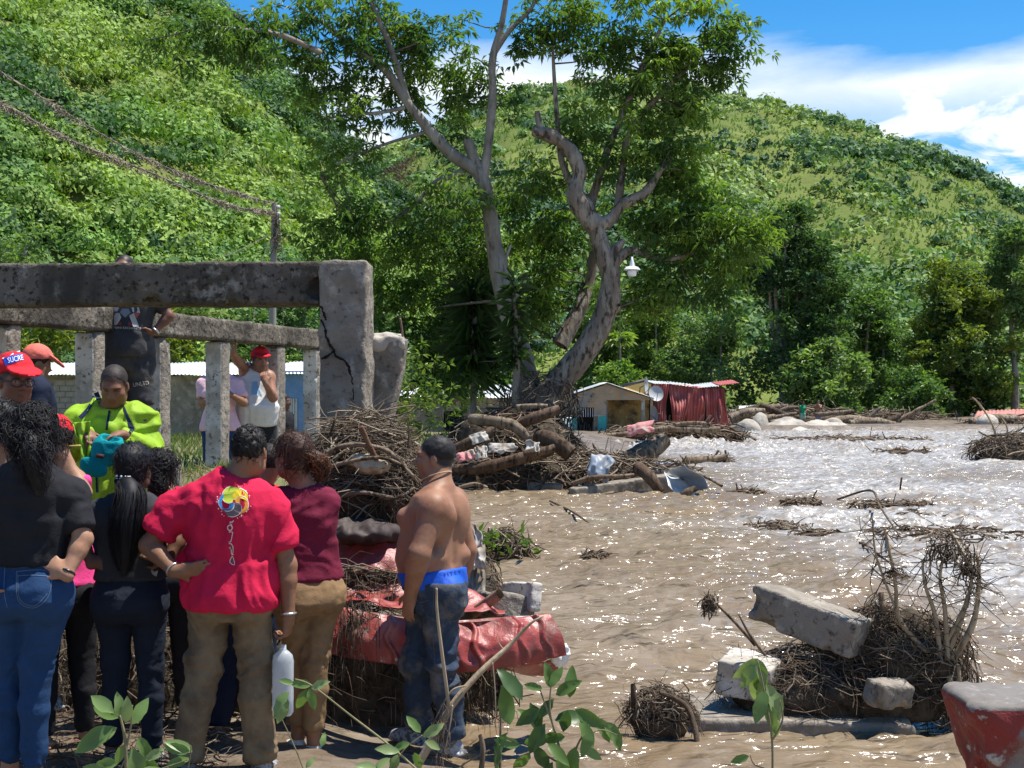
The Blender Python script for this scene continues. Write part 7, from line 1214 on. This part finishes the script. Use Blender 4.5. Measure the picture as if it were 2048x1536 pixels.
# ---- woman in maroon
p = P('woman in maroon top and brown trousers with reddish hair tied back', 612, 7.6, .05, 1.70, 30, 'curvy', MID, .0088, .98, 1.05)
p.head(583, 915, .0, 22, 2); p.pose(sr=(648, 1000, .0), er=(655, 1045, .05), wr=(600, 1060, .22), sl=(560, 1000, -.02), el=(545, 1055, .12), wl=(600, 1048, .25), kl=(598, 1310, .06), kr=(628, 1312, .0), al=(596, 1480, .08), ar=(628, 1492, .02)); p.body(); p.shirt('f_maroon', .985, 1, .012, .004, .008, .066, 51, long=.95, sj=.012); p.pants('f_brown', 1.05, .90, .012, .012, .0085, 52, sc=10); p.shoes('shoe_white')
p.hair('full', (.055, .026, .016), 9, .003, .01, .010, 500, .08, .0012, .025); p.tress([p.hp(.02, -.08, .03), p.hp(.055, -.13, .0), p.hp(.07, -.15, -.03)], [.05, .055, .045], 180, 6, .002, .3, 1.1, (.22, .09, .04)); p.tress([p.hp(.07, -.14, -.02), p.hp(.085, -.15, -.07), p.hp(.08, -.13, -.13)], [.045, .035, .012], 130, 7, .002, .4, 1.2, (.24, .10, .045)); p.hair_done(); mb = MB(); mb.tube(np.array([p.hp(-.082, .0, -.035), p.hp(-.084, .0, -.05)]) * p.s, .004, 6); mb.obj('earring', MATS['metal_band'], p.t)
# ---- bare-backed man
p = P('bare backed heavy man in blue underwear and muddy jeans, hand in pocket', 872, 7.77, .02, 1.76, 52, 'belly', (.33, .17, .10), .0085, 1.36, 1.08); p.buzz = ((.014, .012, .012), .96)
p.head(868, 915, .03, 33, 0); p.neck = 1.15; p.pose(sl=(868, 1012, -.16), el=(838, 1108, -.24), wl=(822, 1186, -.14), sr=(905, 1000, .17), er=(932, 1100, .22), wr=(915, 1180, .24), hl=(880, 1185, -.07), hr=(862, 1185, .07), kl=(884, 1330, -.10), kr=(836, 1325, .06), al=(905, 1475, -.10), ar=(832, 1455, .12)); p.hd['l'] = ((.0, .25, -1), (1, .1, 0)); p.curl['l'] = .3
def bk(f):
    for x in (-1, 1): f.ell((x * .10, .105, 1.30), (.085, .055, .06), k=.03); f.ell((x * .085, -.095, 1.30), (.075, .045, .11), k=.05); f.ell((x * .115, -.05, 1.09), (.078, .078, .05), k=.04)
    f.cap((0, -.155, 1.40), (0, -.135, 1.06), .012, .014, .03, 'sub'); f.cap((-.17, -.06, 1.165), (-.10, -.135, 1.15), .006, .006, .014, 'sub')
p.body(extra=bk, beard=.25); p.pants('f_jean_mud', .955, .985, .010, .024, .015, 62, slant=0, sc=8); jg = p.last
f = p.field(lo=.90, hi=1.10); p.trunk(f, .010, 1, 6); f.ell(p.J['hl'] + [0, -.055, -.01], np.array([.095, .09, .10]) + .008, k=.04); f.ell(p.J['hr'] + [0, -.055, -.01], np.array([.095, .09, .10]) + .008, k=.04); f.cut((0, 0, 1.01), (0, .12, 1)); f.cut((0, 0, .92), (0, 0, -1)); p.fin('underwear', f, 'f_blue', .003, (.5, .5, 1), 5, sc=12); ug = p.last
D = Dec(); D.text('F I T E V', 905, 1147, 11, 12, (.01, .03, .12), .9); p.decal('waistband_print', ug, D.V, D.F, D.C, None); p.hair('short', (.014, .012, .012), 11, .0022, .024, -.004).hair_done(); p.shoes('shoe_grey')
th = np.linspace(0, 2 * np.pi, 40); mb = MB(); cn = (p.head_c * .45 + np.array([0, -.02, 1.455]) * .55); mb.tube((cn + np.stack([.078 * np.cos(th), .080 * np.sin(th), -.012 + .030 * -np.sin(th)], 1)) * p.s, .0045, 6); mb.obj('neck_cord', MATS['sack_tan'], p.t)
D = Dec()
for L_ in ([(868, 1172), (866, 1240), (868, 1300), (872, 1360)], [(826, 1190), (840, 1205), (856, 1200)], [(890, 1200), (900, 1240), (920, 1235), (930, 1195)]): Vs, Fs = strip(bez(np.array(L_, float), 16), .6); D.add(Vs, Fs, (.10, .09, .075))
p.decal('stitching', jg, D.V, D.F, D.C, None)
# ---- man in the lime jacket
p = P('man in lime green rain jacket with navy trim looking down at a cap', 220, 8.6, .44, 1.76, 176, 'man', (.24, .115, .068), .0088, 1.0); p.buzz = ((.03, .02, .016), .8)
p.head(228, 772, -.07, 8, -27); p.neck = 1.1; p.pose(sr=(158, 838, .0), sl=(288, 836, .0), er=(136, 905, -.08), wr=(170, 862, -.28), el=(306, 912, -.06), wl=(245, 870, -.28)); p.hd['r'] = ((-.5, .5, -.3), (-.3, .3, -.9)); p.hd['l'] = ((.6, .5, -.1), (.3, .3, -.9)); p.curl['l'] = p.curl['r'] = .7; p.body(eyes=False, beard=.12)
p.shirt('f_lime', .86, 1, .020, .022, .018, .070, 71, name='jacket', long=.92, sj=.024); jg = p.last
D = Dec(); NV = (.008, .015, .05)
for L_, w in (([(188, 792), (178, 815), (160, 836)], [2.5, 3.5, 4.5]), ([(247, 812), (256, 838), (264, 858), (258, 866)], [1.5, 3.5, 5, 2]), ([(220, 815), (216, 840), (213, 860)], [2.2, 2.2, 2.2]), ([(192, 785), (203, 806), (222, 814), (240, 806), (252, 786)], [5, 5, 3, 5, 5]), ([(192, 940), (193, 965), (194, 985)], [2, 2, 2])): Pp = bez(np.array(L_, float), 14); Vs, Fs = strip(Pp, np.interp(np.linspace(0, 1, 14), np.linspace(0, 1, len(w)), w)); D = Dec(); D.add(Vs, Fs, NV); p.decal('navy_trim', jg, D.V, D.F, D.C, None, off=.006)
p.pants('f_navy', .98, .98, .015, .02, .008, 72); p.hair('short', (.028, .021, .017), 12, .0012, .036, -.0045).hair_done(); p.shoes('shoe_grey')
# teal cap he holds and the loose jacket flap
c0 = W(205, 905, 8.22); f = Field(c0 - [.25, .2, .25], c0 + [.25, .2, .25], .008); Mc = rotM(0, .55, 0); f.ell(c0 + [.03, 0, .02], (.09, .06, .105), Mc, k=.01); f.ell(c0 + [.055, -.01, .09], (.05, .035, .06), Mc, k=.02, mode='sub'); f.ell(c0 + [-.045, -.03, -.085], (.085, .02, .06), rotM(.2, .35, .1), k=.015); V, Q = f.nets(); V = V + vnormals(V, Q) * (.005 * (1 - 2 * np.abs(vnoise(V, 16, 3))))[:, None]
ct = thing('cap', 'crumpled teal baseball cap held by the man in the lime jacket', 'cap', c0); nobj('crown', rel((V, Q), c0), 'f_teal', ct); mb = MB(); mb.tube(np.array([(-.01, -.085, -.015), (.03, -.088, -.02)]), .014, 6, (.05, .02, .02)); mb.obj('badge', MATS['decal'], ct)
u, v = np.meshgrid(np.linspace(0, 1, 26), np.linspace(0, 1, 40)); A_, B_, C_, D_ = W(148, 845, 8.28), W(186, 842, 8.26), W(178, 960, 8.24), W(168, 930, 8.22); Pq = (A_ * (1 - u[..., None]) + B_ * u[..., None]) * (1 - v[..., None]) + (D_ * (1 - u[..., None]) + C_ * u[..., None]) * v[..., None]; Pq[..., 1] += .025 * np.sin(u * 11 + v * 2) * (.3 + v) + .012 * vnoise(np.stack([u, v, 0 * u], -1), 6, 2); Pq[..., 0] += .012 * vnoise(np.stack([u, v, 0 * u], -1), 4, 5); o = sheet('cloth', Pq, 'f_lime', None, .003); tag(o, 'loose lime cloth flap hanging from the fingers above the teal cap', 'cloth')
# ---- man with the red cap and glasses
p = P('man in dark green shirt, glasses and red and blue SUCRE cap looking aside', 42, 7.35, .38, 1.80, 218, 'big', (.22, .10, .06), .0088, 1.05); p.buzz = ((.02, .017, .015), .9)
p.head(30, 763, -.02, 4, -2); p.pose(el=(118, 900, .05), wl=(125, 1000, .0), er=(-60, 900, .1), wr=(-50, 1000, .05)); p.body(beard=.15); p.shirt('f_green', .88, .7, .02, .012, .010, .072, 81, sj=.025); p.pants('f_navy', .98, .98, .015, .02, .008, 82); p.cap('f_capred', True, 0, -.05); cg = p.last; p.shoes('shoe_grey')
D = Dec(); D.add(*(lambda G_: (G_.reshape(-1, 2), grid_faces(5, 7).tolist()))(np.array([[(6 + 40 * u + 5 * v * (1 - u), 716 - 10 * u + 15 * v - 2 * u * v) for u in np.linspace(0, 1, 7)] for v in np.linspace(0, 1, 5)])), (.015, .06, .42)); p.decal('cap_panel', cg, D.V, D.F, D.C, None, off=.003)
D = Dec(); D.text('SUCRE', 31, 718, 15, 12, (.8, .8, .8), .72); Vs, Fs = strip(np.array([(5, 717), (25, 708), (40, 702)], float), 1.0); D.add(Vs, Fs, (.8, .8, .8)); p.decal('cap_lettering', cg, D.V, D.F, D.C, None, off=.0055)
mb = MB(); th = np.linspace(0, 2 * np.pi, 20)
for x in (-1, 1): mb.tube(np.array([p.hp(x * .034 + .027 * math.cos(t), .105 - .012 * abs(math.cos(t)) * (1 if x * math.cos(t) > 0 else 0), -.004 + .020 * math.sin(t)) for t in th]) * p.s, .0028, 5, cap=False); mb.tube(np.array([p.hp(x * .061, .094, .004), p.hp(x * .078, .03, .004), p.hp(x * .082, -.02, .0)]) * p.s, .0025, 5)
mb.tube(np.array([p.hp(-.008, .107, .002), p.hp(.008, .107, .002)]) * p.s, .0025, 5); mb.obj('glasses', MATS['spectacle'], p.t)
# ---- man with the salmon cap
p = P('man in navy shirt and faded salmon cap turned away beyond the crowd', 70, 10.1, .74, 1.64, -60, 'man', BROWN, .014); p.head(76, 728, 0, -5, -12); p.body(); p.shirt('f_navy', .9, .7, .018); p.pants('f_navy', .98, .98); p.hair('short', (.015, .012, .01), 3, .002).hair_done(); p.cap('f_salmon', True, 0, -.25)
# ---- tall man behind the beam
p = P('man in muddy black logo T-shirt and grey shorts standing on a block behind the beam', 258, 11.6, 1.40, 1.74, 178, 'man', (.22, .105, .065), .011, .95); p.buzz = ((.02, .015, .012), .95)
p.head(248, 537, 0, 0, 4); p.pose(sl=(312, 590, 0), el=(338, 632, .0), wl=(309, 663, -.05), er=(205, 640, .05), wr=(215, 700, .1)); p.hd['l'] = ((.9, .2, -.3), (.1, -.5, .8)); p.curl['l'] = .6; p.body(); p.shirt('f_grey', .90, .7, .022, .012, .010, .07, 91); sg = p.last; p.pants('f_grey', .98, .47, .025, .035, .008, 92, name='shorts'); pg = p.last; 
Z = lambda L_: [(190 + a * 160 / 1170, 590 + b * 210 / 1536) for a, b in L_]; D = Dec(); Wt = (.46, .44, .42); Rd = (.25, .05, .045); Gy = (.22, .24, .27)
for L_, c in (([(245, 125), (385, 125), (325, 240), (228, 238)], Wt), ([(520, 125), (625, 125), (662, 262), (552, 250)], Wt), ([(245, 245), (325, 245), (268, 310)], Rd), ([(570, 255), (662, 268), (610, 340)], Rd), ([(395, 200), (490, 200), (520, 260), (440, 330), (365, 258)], Gy), ([(300, 262), (355, 262), (385, 330), (320, 440), (270, 440), (248, 390)], Wt), ([(500, 300), (570, 262), (645, 460), (560, 465)], Wt), ([(365, 375), (400, 440), (340, 440)], Rd), ([(500, 370), (545, 450), (480, 440)], Rd)): D.poly(Z(L_), c)
D.text('ARMANI EXCHANGE', 250, 656, 6.6, -2, (.55, .53, .5), 1.05); p.decal('chest_print', sg, D.V, D.F, D.C, None, off=.006)
D = Dec(); D.text('UNLTD', 282, 768, 11.5, 9, (.55, .47, .38), .85); p.decal('leg_print', pg, D.V, D.F, D.C, None, off=.008); rings(p, 'watch', 'metal_band', p.J['wl'] * .95 + p.J['el'] * .05, p.J['wl'] - p.J['el'], .034, .010)
# ---- person in pink behind the column
p = P('person in pale pink T-shirt standing half hidden behind a whitewashed column', 440, 14.35, .80, 1.64, 180, 'woman', MID, .014); p.head(434, 712, .05, 0, 0); p.pose(er=(404, 805, -.05), wr=(425, 800, -.25), el=(487, 805, -.05), wl=(466, 792, -.32)); p.hd['l'] = ((.5, .6, .3), (.8, .3, 0)); p.body(); p.shirt('f_pink', .88, .75, .018, .012, .007, .066, 101, sj=.03); p.pants('f_jean', 1.0, .97, .012, .012, .005); p.hair('short', (.015, .012, .01), 3, .004).hair_done()
# ---- man in the white tank top
p = P('man in white sleeveless top and red cap leaning his raised arm on a column', 512, 14.6, .78, 1.76, 200, 'belly', (.34, .175, .11), .0095, 1.05); p.buzz = ((.02, .015, .012), .95)
p.head(521, 722, -.05, 8, 0); p.pose(sr=(492, 740, .02), er=(476, 722, -.25), wr=(466, 706, -.42), sl=(537, 752, -.02), el=(546, 795, -.14), wl=(532, 768, -.26)); p.hd['r'] = ((-.2, .3, .9), (.9, .2, 0)); p.curl['r'] = 1.0; p.hd['l'] = ((.25, -.1, .9), (-.2, -.9, 0)); p.curl['l'] = .8; p.body(beard=.45); p.shirt('f_white', .885, .5, .016, .01, .008, .078, 111, tank=True, name='tank_top'); sg = p.last; p.pants('f_black', .97, .47, .02, .03, .006, 112, name='shorts'); p.cap('f_capred', True, -.15, .0)
D = Dec()
for L_ in ([(505, 763), (514, 762), (520, 790), (503, 789)], [(517, 775), (521, 790), (525, 791)]): D.poly(L_, (.20, .36, .52))
p.decal('print', sg, D.V, D.F, D.C, None, off=.006)
# ---- person in black beyond the columns
p = P('person in black T-shirt waiting beside the blue wall beyond the columns', 567, 20.0, .40, 1.62, 250, 'man', DARK, .014); p.head(569, 803, 0, 0, 0); p.body(); p.shirt('f_black', .9, .6); p.pants('f_navy', .98, .97); p.hair('short', (.012, .01, .01), 3, .003).hair_done()
# ---- girl in pink with red cap
p = P('person in hot pink top and dark red cap resting chin on hand', 128, 7.35, .15, 1.58, 30, 'woman', TAN, .013); p.head(112, 882, .0, 0, -8); p.pose(sr=(150, 960, 0), er=(168, 985, -.05), wr=(136, 922, -.02)); p.hd['r'] = ((-.5, .2, .7), (-.6, .2, -.6)); p.curl['r'] = .9; p.body(); p.shirt('f_hotpink', .95, .6, .014, .006, .007, .066, 121); p.pants('f_black', 1.0, .97, .012, .012, .006); p.hair('full', (.02, .012, .01), 4, .006, .01, .008, 200, .06).hair_done(); p.cap('f_capred', True, 0, 0)
mb = MB(); a_, b_ = W(134, 893, 7.3), W(160, 891, 7.25); mb.tube([a_ - (a_ + b_) / 2, b_ - (a_ + b_) / 2], .005, 6, (.75, .55, .15)); mb.obj('pencil', MATS['decal'], label='short yellow pencil held by the person in hot pink', cat='pencil', loc=(a_ + b_) / 2)
# ---- dark-haired woman beyond
p = P('woman with loose dark hair and red top between the ponytail and the red shirt', 332, 7.85, .18, 1.52, 15, 'woman', MID, .013); p.head(322, 945, 0, -20, 0); p.pose(er=(392, 1090, -.02), wr=(340, 1090, -.1)); p.body(); p.shirt('f_red', .95, .6, .014, .006, .007); p.pants('f_black', 1.0, .97, .012, .012, .006); p.hair('full', (.012, .010, .010), 6, .012, .005, .016, 400, .09, .0022, .03); p.tress([p.hp(0, -.1, 0), p.hp(.03, -.13, -.08), p.hp(.05, -.11, -.15)], [.05, .05, .02], 140, 8, .0022, .5); p.hair_done()
# ---- woman at the frame edge
p = P('woman in black with dark tied hair and bare feet beside the curly haired woman', -6, 7.0, .16, 1.68, 0, 'woman', TAN, .013); p.head(8, 858, 0, -25, 0); p.pose(al=(8, 1470, 0), ar=(44, 1470, -.03)); p.J['fr'] = np.array([.7, .7, 0]); p.body(); p.shirt('f_black', .95, .6, .014, .006, .007); p.pants('f_black', 1.0, .88, .012, .012, .006); p.hair('full', (.010, .010, .011), 8, .008, .005, .014, 400, .08, .002, .02); p.tress([p.hp(0, -.1, .0), p.hp(.0, -.14, -.02), p.hp(0, -.14, -.07)], [.045, .05, .02], 120, 9, .002, .4); p.hair_done()
# ---- man between red shirt and maroon
p = P('man in dark trousers and grey trainers almost hidden beyond the red shirted man', 492, 7.95, .10, 1.66, 20, 'man', MID, .013); p.head(532, 930, .03, 30, -5); p.pose(al=(432, 1462, -.05), ar=(520, 1460, .05), kl=(455, 1320, 0)); p.J['fl'] = np.array([-.1, -.9, 0]); p.body(); p.shirt('f_capred', .9, .6, .016); p.pants('f_navy', .98, .95, .018, .025, .009); p.hair('short', (.015, .012, .01), 3, .003).hair_done(); p.shoes('shoe_grey')
# ---- two people far away
p = P('distant woman in green top and pale skirt standing on the boulders', 1605, 83, .05, 1.50, 200, 'woman', MID, .022, group=None); p.pose(el=(-.36, -.05, 1.16), wl=(-.2, .05, 1.02)); p.head_c = np.array([-.02, .08, 1.60]); p.nod = R(-25); p.body(); p.shirt('f_greenshirt', .78, .2, .025, .02, .004); p.pants('f_palegreen', .95, .42, .04, .06, .004, name='skirt'); p.hair('full', (.03, .015, .01), 3, .004).hair_done()
p = P('distant shirtless man in blue patterned shorts standing on the boulders', 1637, 83, .05, 1.56, 150, 'man', MID, .022); p.pose(el=(-.2, .2, 1.25), wl=(-.08, .22, 1.45)); p.body(); p.pants('f_bluegrey', .97, .46, .03, .04, .004, name='shorts'); p.hair('short', (.06, .05, .045), 3, .003).hair_done()
